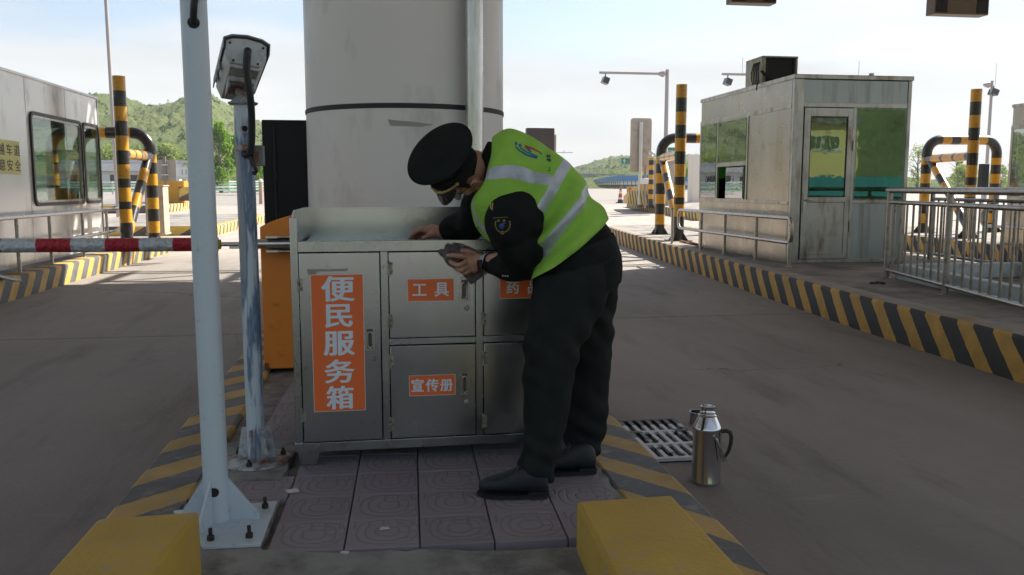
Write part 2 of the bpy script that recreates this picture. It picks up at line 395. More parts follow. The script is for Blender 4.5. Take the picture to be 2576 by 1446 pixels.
M_kF = stripe_mat('kerb paint sunlit islands', (0.3, 1, -0.55), 0.42, 0.5, 0, (0.62, 0.42, 0.09), (0.10, 0.085, 0.075), wamt=0.25)
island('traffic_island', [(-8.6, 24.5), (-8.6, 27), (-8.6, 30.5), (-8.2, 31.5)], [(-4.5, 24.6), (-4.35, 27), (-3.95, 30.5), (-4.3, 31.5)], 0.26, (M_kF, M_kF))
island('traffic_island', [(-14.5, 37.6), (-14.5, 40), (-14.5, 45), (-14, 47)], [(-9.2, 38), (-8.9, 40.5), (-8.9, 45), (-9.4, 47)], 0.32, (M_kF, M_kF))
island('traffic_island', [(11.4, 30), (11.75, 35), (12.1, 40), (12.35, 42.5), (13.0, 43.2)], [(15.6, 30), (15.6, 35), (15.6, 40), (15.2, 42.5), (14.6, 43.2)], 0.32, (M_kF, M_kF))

# ---- centre island the camera stands on
mb = MB()
for (y0, y1) in ((-2.0, 4.0), (4.0, 9.5), (9.5, 13.0)):
    mb.box((-0.74, y0, -0.05), (0.885, y1, 0.168))
kind(mb.build('traffic_island', M_cement), 'structure')
mb = MB(); mb.box((-1.0, -2.0, -0.05), (-0.738, 13.0, 0.2), 0)
kind(mb.build('kerb', [M_kCl], bev=0.018), 'structure')
mb = MB(); mb.box((0.883, -2.0, -0.05), (1.162, 13.0, 0.2), 0)
kind(mb.build('kerb', [M_kCr], bev=0.018), 'structure')

def paving_mat():
    m, nt, N, L, b = nodes('purple pavers')
    c = coords(N); T = 0.247
    sx = N.new('ShaderNodeSeparateXYZ'); L.new(c, sx.inputs[0])
    def cell(v, size, ph=0.0): return mth(N, L, 'SUBTRACT', mth(N, L, 'FRACT', mth(N, L, 'DIVIDE', mth(N, L, 'ADD', v, 50 * T + ph), size)), 0.5)
    u, v = cell(sx.outputs[0], T), cell(sx.outputs[1], T)
    def pw(x, e): return mth(N, L, 'POWER', mth(N, L, 'ABSOLUTE', x), e)
    d = mth(N, L, 'POWER', mth(N, L, 'ADD', pw(mth(N, L, 'SUBTRACT', u, 0.06), 2.6), pw(mth(N, L, 'SUBTRACT', v, 0.05), 2.6)), 1 / 2.6)
    def groove(x, w): 
        n = N.new('ShaderNodeMapRange'); L.new(mth(N, L, 'ABSOLUTE', x), n.inputs[0]); n.inputs[1].default_value = 0; n.inputs[2].default_value = w * 1.5; n.interpolation_type = 'SMOOTHSTEP'; return n.outputs[0]
    g = None
    for r_ in (0.16, 0.30, 0.42):
        q = groove(mth(N, L, 'SUBTRACT', d, r_), 0.018); g = q if g is None else mth(N, L, 'MINIMUM', g, q)
    # straight ticks that cut one flank of every tile
    tk = groove(mth(N, L, 'SUBTRACT', mth(N, L, 'FRACT', mth(N, L, 'MULTIPLY', mth(N, L, 'ADD', u, 0.5), 5.0)), 0.5), 0.10)
    inb = mth(N, L, 'MULTIPLY', mth(N, L, 'GREATER_THAN', v, 0.18), mth(N, L, 'LESS_THAN', v, 0.44))
    tk = mth(N, L, 'MAXIMUM', tk, mth(N, L, 'SUBTRACT', 1, inb)); g = mth(N, L, 'MINIMUM', g, tk)
    tk2 = groove(mth(N, L, 'SUBTRACT', mth(N, L, 'FRACT', mth(N, L, 'MULTIPLY', mth(N, L, 'ADD', v, 0.5), 5.0)), 0.5), 0.10)
    inb2 = mth(N, L, 'MULTIPLY', mth(N, L, 'GREATER_THAN', u, 0.20), mth(N, L, 'LESS_THAN', u, 0.45))
    tk2 = mth(N, L, 'MAXIMUM', tk2, mth(N, L, 'SUBTRACT', 1, inb2)); g = mth(N, L, 'MINIMUM', g, tk2)
    p = wpos(N)
    wn_ = N.new('ShaderNodeTexWhiteNoise'); wn_.noise_dimensions = '2D'
    fl = N.new('ShaderNodeCombineXYZ')
    L.new(mth(N, L, 'FLOOR', mth(N, L, 'DIVIDE', sx.outputs[0], T)), fl.inputs[0]); L.new(mth(N, L, 'FLOOR', mth(N, L, 'DIVIDE', sx.outputs[1], T)), fl.inputs[1]); L.new(fl.outputs[0], wn_.inputs['Vector'])
    col = mixc(N, L, wn_.outputs[0], (0.225, 0.195, 0.225), (0.30, 0.26, 0.285))
    col = mixc(N, L, mth(N, L, 'MULTIPLY', nzn(N, L, p, 2.2, 7, 0.65), 0.55), col, (0.30, 0.275, 0.27))
    col = mixc(N, L, mth(N, L, 'MULTIPLY', nzn(N, L, p, 11, 7, 0.7, None, 0.62, 0.8), 0.5), col, (0.40, 0.38, 0.36))
    col = mixc(N, L, mth(N, L, 'MULTIPLY', mth(N, L, 'SUBTRACT', 1, g), 0.26), col, (0.10, 0.085, 0.09))
    L.new(col, b.inputs['Base Color']); b.inputs['Roughness'].default_value = 0.78
    bump(N, L, b, mth(N, L, 'MULTIPLY_ADD', nzn(N, L, p, 90, 6, 0.7), 0.18, g), 0.55, 0.006)
    return m
T_ = 0.247
pv = MB(); g2 = MB()
xf = Matrix.Translation((-0.39, 2.72, 0)) @ Matrix.Rotation(R(-1.8), 4, 'Z')
for i in range(-2, 6):
    for j in range(0, 32):
        cxy = xf @ Vector(((i + .5) * T_, (j + .5) * T_, 0))
        if cxy.x < -0.66 or cxy.x > 0.86: continue
        if i < 0 and j in (0, 1): continue
        if i == -1 and j < 2: continue
        if cxy.x < -0.40 and 3.42 < cxy.y < 3.98: continue
        z1 = 0.2 + rng.uniform(-0.0015, 0.0015)
        gx, gy = 0.0027, 0.0010
        x0, x1 = i * T_ + gx, (i + 1) * T_ - gx; y0, y1 = j * T_ + gy, (j + 1) * T_ - gy
        t1, t2 = rng.uniform(-.0012, .0012), rng.uniform(-.001, .001); c = 0.0018
        pv.add([(x0, y0, .15), (x1, y0, .15), (x1, y1, .15), (x0, y1, .15), (x0, y0, z1 - c + t1), (x1, y0, z1 - c + t2), (x1, y1, z1 - c + t2), (x0, y1, z1 - c + t1),
                (x0 + c, y0 + c, z1 + t1), (x1 - c, y0 + c, z1 + t2), (x1 - c, y1 - c, z1 + t2), (x0 + c, y1 - c, z1 + t1)],
               [(0, 1, 5, 4), (1, 2, 6, 5), (2, 3, 7, 6), (3, 0, 4, 7), (4, 5, 9, 8), (5, 6, 10, 9), (6, 7, 11, 10), (7, 4, 8, 11), (8, 9, 10, 11)])
po = kind(pv.build('pavement', paving_mat(), weld=False), 'structure'); po.matrix_world = xf
# cement patches poured around the post bases and at the island's nose: uneven sheets just proud of the bedding
def patch(poly, z, name='cement_patch', seed=1, m=None):
    r_ = random.Random(seed); pts = []
    n = len(poly)
    for i in range(n):
        a, b_ = Vector(poly[i]), Vector(poly[(i + 1) % n]); k = max(2, int((b_ - a).length / 0.05))
        for q in range(k):
            p_ = a.lerp(b_, q / k); pts.append((p_.x + r_.uniform(-.008, .008), p_.y + r_.uniform(-.012, .012), z))
    mb = MB(); mb.prism([(x, y, z - 0.03) for x, y, z in pts], (0, 0, 0.03)); return kind(mb.build(name, m or M_cement, weld=False), 'structure')
patch([(-0.737, 0.2), (0.882, 0.2), (0.882, 2.60), (0.40, 2.62), (0.1, 2.66), (-0.2, 2.70), (-0.41, 2.74), (-0.40, 3.10), (-0.40, 3.19), (-0.737, 3.2)], 0.2025, seed=3)
patch([(-0.737, 3.44), (-0.42, 3.42), (-0.40, 3.95), (-0.737, 3.97)], 0.2025, seed=4)
patch([(0.79, 2.6), (0.882, 2.6), (0.882, 12.9), (0.80, 12.9)], 0.1985, seed=5)

# ---- the toll canopy that keeps the whole foreground in shade
M_can = mat('canopy sheeting', (0.74, 0.74, 0.73), 0.7, var=0.1)
M_tru = plain('truss steel', (0.55, 0.55, 0.53), 0.5)
cano = thing('toll_canopy', 'wide pale toll plaza roof high over the shaded lanes with open lattice edge', 'canopy roof', (0, 0, 6.8))
mb = MB(); mb.prism([(-12, -4.5, 6.8), (19, -4.5, 6.8), (19, 16.2, 6.8), (1.5, 16.2, 6.8), (1.5, 17.8, 6.8), (-12, 17.8, 6.8)], (0, 0, .9)); mb.build('roof', M_can, cano)
mb = MB()
for x in np.arange(-12, 18, 1.8):
    ya = 17.82 if x < 1.4 else 16.22; yb, ym, yo = ya + 1.5, ya + .72, ya + 2.2
    for y in (ya, yb):
        mb.cyl((x, y, 6.85), (x + 1.8, y, 6.85), 0.07, 6)
        mb.cyl((x, y, 6.85), (x + .9, ym, 7.7), 0.05, 6); mb.cyl((x + 1.8, y, 6.85), (x + .9, ym, 7.7), 0.05, 6)
    mb.cyl((x, ya, 6.85), (x, yb, 6.85), 0.06, 6)
    mb.cyl((x + .9, ym, 7.7), (x + 2.7, ym, 7.7), 0.07, 6); mb.cyl((x + .9, yo, 7.7), (x + 2.7, yo, 7.7), 0.07, 6)
    mb.cyl((x + .9, ym, 7.7), (x + .9, yo, 7.7), 0.05, 6)
mb.build('edge_truss', M_tru, cano, weld=False)

M_clad = mat('column cladding', (0.77, 0.75, 0.72), 0.40, var=0.035, vs=1.2, dirt=((0.50, 0.48, 0.46), 0.2, 2.5, (1, 1, 0.4)), rvar=0.1)
M_black = mat('black painted steel', (0.009, 0.009, 0.011), 0.5, var=0.3, vs=6, spec=0.25)
M_strap = mat('black rubber band', (0.018, 0.018, 0.022), 0.6)
col = thing('canopy_column', 'thick round pale grey column clad in smooth sheet behind the steel cabinet, with a black band', 'column', (0.19, 6.62, 0.2))
mb = MB(); r0 = 0.735
mb.lathe([(r0, 0.0), (r0, 6.6)], (0.19, 6.62, 0.2), 96); mb.build('shaft', M_clad, col)
mb = MB()
zc = (aY(975, 265, 5.9).z)
mb.lathe([(r0 + .001, -.017), (r0 + .006, -.014), (r0 + .006, .014), (r0 + .001, .017)], (0.19, 6.62, zc), 96); mb.build('band', M_strap, col)
# torn scrap of an old sticker on the cladding
M_scrap = mat('grey tape remains', (0.36, 0.345, 0.33), 0.6, var=0.1)
def on_col(x, y, dr=0.0015):
    r_ = ray(x, y); ox, oy = -0.19, -6.62; a = r_.x ** 2 + r_.y ** 2; b_ = ox * r_.x + oy * r_.y; c = ox * ox + oy * oy - (r0 + dr) ** 2
    t = (-b_ - math.sqrt(b_ * b_ - a * c)) / a; return C0 + r_ * t
mb = MB()
top = [(975, 300), (990, 302), (1010, 304), (1030, 305), (1055, 308), (1090, 313)]; bot = [(981, 316), (994, 317), (1012, 317), (1032, 318), (1058, 319), (1088, 315)]
vs = [on_col(*p) for p in top] + [on_col(*p) for p in bot]
mb.add(vs, [(i, i + 6, i + 7, i + 1) for i in range(5)]); mb.build('sticker_remnant', M_scrap, col)

M_galv = mat('galvanised pipe', (0.60, 0.60, 0.58), 0.30, 0.9, var=0.15, vs=5, stretch=(1, 1, 0.12), dirt=((0.42, 0.38, 0.29), 0.3, 22, (1, 1, 0.10)))
mb = MB(); mb.tube([(0.635, 5.92, 0.2), (0.635, 5.92, 2.0), (0.635, 5.92, 6.7)], 0.062, 20)
for z in (1.25, 3.3): mb.lathe([(0.063, -.03), (0.068, -.028), (0.068, .028), (0.063, .03)], (0.635, 5.92, z), 20)
tag(mb.build('drain_pipe', M_galv), 'tall weathered galvanised drainpipe standing against the front of the grey column', 'pipe')
# ================================================================== TOLL BOOTHS, CRASH FRAMES, RAILINGS
M_ss = mat('weathered stainless', (0.385, 0.36, 0.325), 0.30, 0.85, var=0.10, vs=2.0, stretch=(1, 1, 0.3), dirt=((0.36, 0.29, 0.21), 0.22, 2.2, (1.6, 1.6, 0.22)), rvar=0.15)
M_ssf = mat('stainless trim', (0.40, 0.39, 0.37), 0.34, 0.8, var=0.15, vs=4, dirt=((0.22, 0.16, 0.12), 0.35, 7, (1, 1, .3)))
M_ssc = mat('grey steel panel', (0.34, 0.375, 0.385), 0.34, 0.65, var=0.08, vs=1.6, stretch=(1, 1, 0.4), dirt=((0.22, 0.22, 0.21), 0.4, 4, (2, 2, 0.15)))
M_tubess = mat('railing stainless', (0.46, 0.44, 0.41), 0.30, 1.0, var=0.12, vs=8, dirt=((0.36, 0.29, 0.21), 0.35, 14))
M_gg = glass_mat('green tinted glass', (0.24, 0.50, 0.18), 0.02, 0.55, 1.5)
M_gf = glass_mat('teal green glass', (0.30, 0.60, 0.40), 0.015, 4.0, 1.5)
M_gd_ = glass_mat('dark green rear glass', (0.12, 0.24, 0.11), 0.02, 0.6, 1.5)
M_cg = glass_mat('clear glass', (0.82, 0.90, 0.84), 0.02, 0.7, 1.5)
M_int = plain('booth interior', (0.10, 0.115, 0.10), 0.7)
M_dark = plain('recess shade and black parts', (0.012, 0.012, 0.013), 0.7)  # near-black parts; also the painted shade in gaps, holes and grate
M_gask = plain('black rubber gasket', (0.02, 0.02, 0.022), 0.5)
M_yel = mat('glossy yellow paint', (0.60, 0.30, 0.012), 0.30, var=0.10, vs=5, dirt=((0.30, 0.17, 0.03), 0.25, 12), coat=0.3)
M_blk = mat('glossy black paint', (0.016, 0.015, 0.016), 0.30, var=0.3, vs=5, dirt=((0.05, 0.04, 0.035), 0.3, 10), coat=0.3)
M_wl0 = plain('white frame paint', (.7, .7, .68), .5)
M_rope = mat('rusty rope', (0.25, 0.12, 0.055), 0.9, var=0.4, vs=30, bmp=0.6, bs=120)

def wall_panels(mb, org, ux, un, spans, th, mi=0):
    """rectangles (u0,u1,z0,z1) on a wall plane through org; boxes th deep behind it"""
    o, u, n = Vector(org), Vector(ux), Vector(un)
    for (u0, u1, z0, z1) in spans:
        p = [o + u * u0, o + u * u1]
        q = [x - n * th for x in p]
        ring = [p[0], p[1], q[1], q[0]]
        mb.hexa([(r.x, r.y, z0) for r in ring] + [(r.x, r.y, z1) for r in ring], mi)
def frame_bars(mb, org, ux, un, u0, u1, z0, z1, w, out, th, mi=0):
    """rectangular frame of bar width w, from 'out' in front of the wall to th behind that"""
    o = Vector(org) + Vector(un) * out
    wall_panels(mb, o, ux, un, [(u0, u0 + w, z0, z1), (u1 - w, u1, z0, z1), (u0 + w, u1 - w, z0, z0 + w), (u0 + w, u1 - w, z1 - w, z1)], th, mi)

def z5(zx, zy): return (2700 + zx * .6223) / 1.5906, (200 + zy * .6223) / 1.5906
BX0, BX1, BY0, BY1, BZ0, BZ1 = 5.5, 7.2, 11.0, 14.4, 0.33, 2.85
def make_booth():
    t = thing('toll_booth', 'weathered steel toll booth with green glass and an open-backed unit on its roof', 'toll booth', (BX0, BY0, BZ0), 'green glass toll booths')
    L = lambda zx, zy: aX(*z5(zx, zy), BX0)
    Fp = lambda zx, zy: aY(*z5(zx, zy), BY0)
    zf = 2.46; zs = 1.16
    yA, yB = L(280, 500).y, L(466, 600).y            # uprights between the panes (Y)
    zm = L(360, 735).z
    # left wall (faces the lane): u runs along +Y from BY0
    o, u, n = (BX0, 0, 0), (0, 1, 0), (-1, 0, 0)
    wm = MB()
    wall_panels(wm, o, u, n, [(BY0 + .06, BY1, BZ0, zs), (BY0 + .06, BY1, zf, BZ1 - .04), (BY0 + .06, yB - .02, zs, zf)], 0.035)
    # far side and back walls with openings
    o2, n2 = (BX1, 0, 0), (1, 0, 0)
    wall_panels(wm, o2, (0, 1, 0), n2, [(BY0 + .06, BY1, BZ0, zs), (BY0 + .06, BY1, zf, BZ1 - .04), (BY0 + .06, BY0 + .5, zs, zf)], 0.035)
    o3, n3 = (0, BY1, 0), (0, 1, 0)
    wall_panels(wm, o3, (1, 0, 0), n3, [(BX0 + .036, BX1 - .036, BZ0, zs), (BX0 + .036, BX1 - .036, zf, BZ1 - .04)], 0.035)
    for x in (BX0 + .036, BX1 - .1): wm.box((x, BY1 - .035, zs), (x + .06, BY1, zf))
    wm.box((6.55, BY1 - .035, zs), (BX1 - .1, BY1, zf)); wm.box((BX0 + .096, BY1 - .035, zs), (6.55, BY1, 1.52))
    wall = wm.build('wall', M_ss, t)
    # front wall: corner posts, fascia, side light
    fx = lambda zx: Fp(zx, 600).x
    xd0, xd1, xw1 = fx(818), fx(1135), BX1 - .05
    wm = MB()
    o4, u4, n4 = (0, BY0, 0), (1, 0, 0), (0, -1, 0)
    wall_panels(wm, o4, u4, n4, [(xd0, BX1 - .05, 2.50, BZ1 - .05)], 0.03); wm.build('fascia', M_ssc, t)
    wm = MB(); wall_panels(wm, o4, u4, n4, [(xd1 + .05, xw1 - .0, BZ0 + .05, 1.14)], 0.03); wm.build('front_panel', M_ssc, t)
    wm = MB()
    for x0, x1 in ((BX0 - .004, xd0 - .002), (BX1 - .048, BX1 + .004)): wm.box((x0, BY0 - .012, BZ0), (x1, BY0 + .058, BZ1 - .04))
    wall_panels(wm, (0, BY0 - .01, 0), u4, n4, [(xd0, xw1, 2.44, 2.50), (xd1, xd1 + .05, BZ0 + .05, 2.44), (xd0, xw1, BZ0, BZ0 + .05), (xd1 + .05, xw1, 1.14, 1.19)], 0.05)
    # trims on the lane-side wall
    wall_panels(wm, (BX0 - .012, 0, 0), u, n, [(BY0 + .06, BY1 + .01, zf - .03, zf + .03), (BY0 + .06, BY1 + .01, zs - .03, zs + .02), (BY1 - .05, BY1 + .01, zs + .02, zf - .03), (yB - .03, yB + .02, zs + .02, zf - .03), (yA - .02, yA + .03, zs + .02, zf - .03), (yB + .02, yA - .02, zm - .03, zm + .02)], 0.04)
    wall_panels(wm, (BX0 - .006, 0, 0), u, n, [(BY0 + .06, BY0 + .09, BZ0, BZ1 - .05), (BY0 + .09, BY1, 1.02, 1.035)], 0.02)
    wm.build('trim', M_ssf, t, bev=0.004)
    # roof slab with a lip
    wm = MB(); wm.box((BX0 - .02, BY0 - .025, BZ1 - .04), (BX1 + .02, BY1 + .02, BZ1 + .02))
    rf = wm.build('roof', M_ssf, t, bev=0.006)
    wm = MB(); wm.cyl((6.9, 11.5, BZ1 + .02), (6.9, 11.5, BZ1 + .12), .035, 12); wm.build('vent_stub', M_ssf, rf)
    # windows
    def pane(y0, y1, z0, z1, m, name='window'):
        f = MB(); frame_bars(f, (BX0 - .004, 0, 0), u, n, y0, y1, z0, z1, .018, 0, .02); w = f.build(name, M_ssf, t)
        g = MB(); wall_panels(g, (BX0 - .012, 0, 0), u, n, [(y0 + .018, y1 - .018, z0 + .018, z1 - .018)], .001)
        g.v = g.v[:]; g.build('pane', m, w); return w
    pane(yA + .03, BY1 - .05, zs + .02, zf - .03, M_gg); pane(yB + .02, yA - .02, zm + .02, zf - .03, M_gg)
    ym = yB + .02 + (yA - .04 - yB) * .60
    pane(yB + .10, ym + .1, zs + .02, zm - .05, M_cg, 'sliding_window')
    for k in range(1, 4): f = MB(); f.box((BX0 - .002, yB + .10 + (ym - yB) * k / 4, zs + .04), (BX0 + .008, yB + .108 + (ym - yB) * k / 4, zm - .08)); f.build('window_bar', M_ssf, t)
    for (x0, y0, x1, y1) in ((BX1 - .02, BY0 + .5, BX1 - .015, BY1 - .04), (BX0 + .1, BY1 - .06, 6.6, BY1 - .055)):
        g = MB(); g.box((x0, y0, zs), (x1, y1, zf)); g.build('rear_pane', M_gd_, t)
    # door
    d = MB(); zt, zb, dz0, dz1 = 2.43, BZ0 + .055, Fp(980, 960).z - .04, Fp(980, 960).z + .03
    gx0, gx1, gz1 = fx(862), fx(1103), Fp(980, 428).z
    wall_panels(d, (0, BY0 - .02, 0), u4, n4, [(xd0 + .012, gx0, zb, zt), (gx1, xd1 - .006, zb, zt), (gx0, gx1, gz1, zt), (gx0, gx1, dz0, dz1), (gx0, gx1, zb, zb + .06)], .035)
    wall_panels(d, (0, BY0 - .010, 0), u4, n4, [(gx0, gx1, zb + .06, dz0)], .02)
    door = d.build('door', M_ssf, t, bev=0.004)
    g = MB(); wall_panels(g, (0, BY0 - .006, 0), u4, n4, [(gx0, gx1, dz1, gz1)], .001); g.build('pane', M_gf, door)
    g = MB(); frame_bars(g, (0, BY0 - .012, 0), u4, n4, gx0, gx1, dz1, gz1, .014, 0.002, .012); g.build('gasket', M_gask, door)
    h = MB(); hx = xd0 + .05; hz = dz0 + .0
    h.box((hx - .018, BY0 - .034, hz - .13), (hx + .018, BY0 - .02, hz + .13)); h.tube([(hx, BY0 - .03, hz + .03), (hx, BY0 - .075, hz + .03), (hx + .13, BY0 - .075, hz + .025)], .01, 8)
    h.build('handle', M_tubess, door, bev=.003)
    for z in (1.93, .83):
        h = MB(); h.cyl((xd1 + .015, BY0 - .03, z - .07), (xd1 + .015, BY0 - .03, z + .07), .011, 10); h.build('hinge', M_tubess, door)
    # side light
    g = MB(); wall_panels(g, (0, BY0 - .006, 0), u4, n4, [(xd1 + .05, xw1, 1.19, 2.44)], .001)
    f = MB(); frame_bars(f, (0, BY0 - .004, 0), u4, n4, xd1 + .05, xw1, 1.19, 2.44, .022, .002, .02); w = f.build('window', M_ssf, t); g.build('pane', M_gf, w)
    # inside: floor, desk, chair back, hung cloth
    g = MB(); g.box((BX0 + .04, BY0 + .06, BZ0), (BX1 - .04, BY1 - .04, BZ0 + .05)); g.build('floor', M_int, t)
    g = MB(); g.box((BX0 + .04, BY0 + .06, BZ1 - .10), (BX1 - .04, BY1 - .04, BZ1 - .06)); g.build('ceiling', M_int, t)
    g = MB(); g.box((BX0 + .05, 12.6, .95), (BX0 + .65, 14.3, 1.0)); g.box((BX0 + .05, 12.6, .4), (BX0 + .6, 12.64, .95)); g.box((BX0 + .05, 14.26, .4), (BX0 + .6, 14.3, .95)); g.box((BX0 + .15, 13.6, 1.0), (BX0 + .42, 13.66, 1.32)); g.build('desk', M_int, t)
    g = MB(); g.box((5.85, 12.3, 1.72), (6.28, 12.32, 2.2)); nbm = g.build('reflection_panel', plain('yellow reflection', (.55, .50, .10), .6), t)  # yellow panel added inside, imitating a reflection in the door glass
    g = MB(); frame_bars(g, (0, 12.3, 0), (1, 0, 0), (0, -1, 0), 5.92, 6.24, 1.84, 2.10, .012, .006, .005); g.build('frame', M_wl0, nbm)  # white bars added as the reflected window
    g = MB(); g.box((5.98, 13.1, .95), (6.02, 13.5, 1.55)); g.box((5.96, 13.05, .38), (6.40, 13.5, .86)); g.cyl((6.2, 13.3, .38), (6.2, 13.3, .6), .2, 12); g.build('chair', M_int, t)
    return t
booth = make_booth()
booth2 = dup(booth, (BX0 + DX2, BY0, BZ0), 'toll booth cut by the right edge of the picture, behind the striped frame and bare-roofed')

# air-conditioner casing on the first booth, open at the back
M_ac = mat('weathered casing', (0.36, 0.37, 0.35), 0.55, 0.2, var=0.2, vs=5, dirt=((0.28, 0.25, 0.12), 0.5, 6))
ac = thing('air_conditioner', 'open-backed grey outdoor unit with black inside on the steel booth roof', 'air conditioner', (5.85, 11.9, 2.87))
a0, a1 = aY(1884, 150, 12.05), aY(2007, 150, 12.05)
x0, x1, z1 = aY(1925, 150, 12.05).x - .05, a1.x, a1.z + .02
d = MB(); y0, y1 = 12.05, 12.62; t_ = .025
d.box((x0, y0, 2.87), (x0 + .06, y1, z1)); d.box((x1 - .03, y0, 2.87), (x1, y1, z1)); d.box((x0, y0 - .01, z1), (x1, y1, z1 + t_)); d.box((x0 + .06, y1 - .04, 2.87), (x1 - .03, y1, z1)); d.box((x0 + .06, y0, 2.865), (x1 - .03, y1 - .04, 2.885))
d.build('casing', M_ac, ac, bev=.006)
d = MB(); d.box((x0 + .065, y0 + .05, 2.89), (x1 - .035, y1 - .045, z1 - .005)); d.build('coil', M_dark, ac)
d = MB()
for k in range(5):
    yy = y0 + .08 + k * .05; d.tube([(x0 - .012, yy, 2.88), (x0 - .018 - .004 * k, yy - .01, 2.96), (x0 - .024 - .003 * k, yy, 3.05), (x0 - .015, yy, 3.14), (x0 - .002, yy, 3.19)], .008, 6)
d.tube([(x0 - .02, y0 - .02, 3.05), (x0 + .08, y0 - .04, 2.95), (x0 + .22, y0 - .04, 2.90)], .022, 8)
d.tube([(x0 - .05, y0, 2.87), (x0 - .09, y0 - .05, 2.84), (x0 - .11, y0 - .08, 2.76)], .01, 6); d.build('pipes', M_dark, ac)

# ---- striped crash frames
def resample(pts, r):
    P = [Vector(p) for p in pts]; acc = [0]
    for i in range(1, len(P)): acc.append(acc[-1] + (P[i] - P[i - 1]).length)
    return P, acc
def banded(mb, pts, r, bands, n=20):
    P, acc = resample(pts, r); cuts = [0]; mis = []
    for ln, mi in bands:
        if cuts[-1] >= acc[-1] - 1e-6: break
        cuts.append(min(cuts[-1] + ln, acc[-1])); mis.append(mi)
    if cuts[-1] < acc[-1] - 1e-6: cuts.append(acc[-1]); mis.append(1 - mis[-1])
    st = sorted(set([round(c, 6) for c in cuts] + [round(a, 6) for a in acc]))
    def at(s):
        for i in range(1, len(P)):
            if s <= acc[i] + 1e-6: return P[i - 1].lerp(P[i], (s - acc[i - 1]) / max(acc[i] - acc[i - 1], 1e-9))
        return P[-1]
    path = [at(s) for s in st]; ms = []
    for i in range(len(st) - 1):
        mid = (st[i] + st[i + 1]) / 2
        k = next(k for k in range(len(cuts) - 1) if cuts[k] <= mid <= cuts[k + 1] + 1e-6); ms.append(mis[k])
    mb.tube(path, r, n, mis=ms)
POSTB = [(.47, 1), (.235, 0), (.132, 1), (.24, 0), (.156, 1), (.244, 0), (.24, 1), (.25, 0), (.25, 1), (.25, 0), (.264, 1), (.3, 0)]
LEGB = [(.22, 1), (.22, 0), (.235, 1), (.21, 0), (.235, 1), (.215, 0), (.21, 1), (.155, 0)]
def gussets(mb, c, z, r, mi=1):
    for k in range(4):
        a = R(45 + 90 * k); dx, dy = math.cos(a), math.sin(a); q = Vector((-dy, dx, 0)) * .006
        o = Vector((c[0], c[1], z))
        mb.prism([o + Vector((dx, dy, 0)) * (r - .01) - q, o + Vector((dx, dy, 0)) * (r + .10) - q, o + Vector((dx, dy, 0)) * (r + .10) - q + Vector((0, 0, .015)), o + Vector((dx, dy, 0)) * (r - .01) - q + Vector((0, 0, .17))], q * 2, mi)
    mb.box((c[0] - r - .11, c[1] - r - .11, z), (c[0] + r + .11, c[1] + r + .11, z + .012), mi)
def crash_frame(label, post, leg, leg2, z0, diag=True):
    t = thing('crash_frame', label, 'crash barrier', (post[0], post[1], z0), 'striped crash frames')
    Z = Vector((0, 0, 1)); p, a, b_ = [Vector((q[0], q[1], z0)) for q in (post, leg, leg2)]
    mb = MB(); banded(mb, [p, p + Z * 2.98], .105, POSTB, 24); gussets(mb, post, z0, .105); mb.build('post', [M_yel, M_blk], t)
    u = (b_ - a).normalized(); w = (b_ - a).length; rb = .32; zt = 2.10
    path = [a, a + Z * (zt - rb)] + arc(a + Z * (zt - rb) + u * rb, rb, 180, 90, u, Z, 8)[1:] + arc(b_ + Z * (zt - rb) - u * rb, rb, 90, 0, u, Z, 8) + [b_]
    flat = w - 2 * rb; arcL = rb * math.pi / 2
    nb = 5; hb = []
    for k in range(nb): hb.append((flat / nb, k % 2))
    mb = MB(); sl = zt - rb - sum(x for x, _ in LEGB)
    bands = LEGB + [(max(sl, 0) + arcL, 1)] + hb + [(max(sl, 0) + arcL, 1)] + LEGB[::-1]
    banded(mb, path, .108, bands, 20); gussets(mb, leg, z0, .108); gussets(mb, leg2, z0, .108); mb.build('hoop', [M_yel, M_blk], t)
    j = a + Z * 1.66
    mb = MB(); tgt = p + Z * 1.66; Lb = (tgt - j).length
    k = (Lb - .45) / 3
    banded(mb, [j, tgt], .092, [(.38, 1), (k * .8, 0), (k * .2, 1), (k * .8, 0), (k * .2, 1), (k * .8, 0), (.4, 1)], 18); mb.build('brace', [M_yel, M_blk], t)
    mb = MB(); s_ = j.lerp(tgt, .10) - Z * .03; e_ = p + (j - p).normalized() * 0 + Z * .22
    banded(mb, [s_, e_], .088, [(.32, 1), (.30, 0), (.30, 1), (.30, 0), (.34, 1), (.3, 0), (.6, 1)], 18); mb.build('brace', [M_yel, M_blk], t)
    return t
crash_frame('striped crash frame beside the nearest steel booth, tall post leaning toward the lane', (5.70, 16.0), (6.05, 18.2), (7.8, 18.2), .33)
crash_frame('striped crash frame seen whole behind the stair railing on the right', (11.80, 15.86), (12.22, 17.96), (13.97, 17.96), .33)
pL, lL = gp(321, 627, .28), gp(389, 614, .28)
crash_frame('sunlit striped crash frame standing at the far end of the white booth', (pL.x, pL.y), (lL.x, lL.y), (lL.x - 1.75, lL.y), .28)

rp = thing('rope_scrap', 'rust brown rope lying at the foot of the striped post by the steel booth', 'rope', (5.6, 15.3, .335))
mb = MB(); q = random.Random(3)
for k in range(5): mb.tube([(5.55 + k * .02, 15.5 - .22 * i + q.uniform(-.06, .06), .35 + .012 * math.sin(i * 2 + k)) for i in range(7)], .014, 6)
mb.build('rope', M_rope, rp)

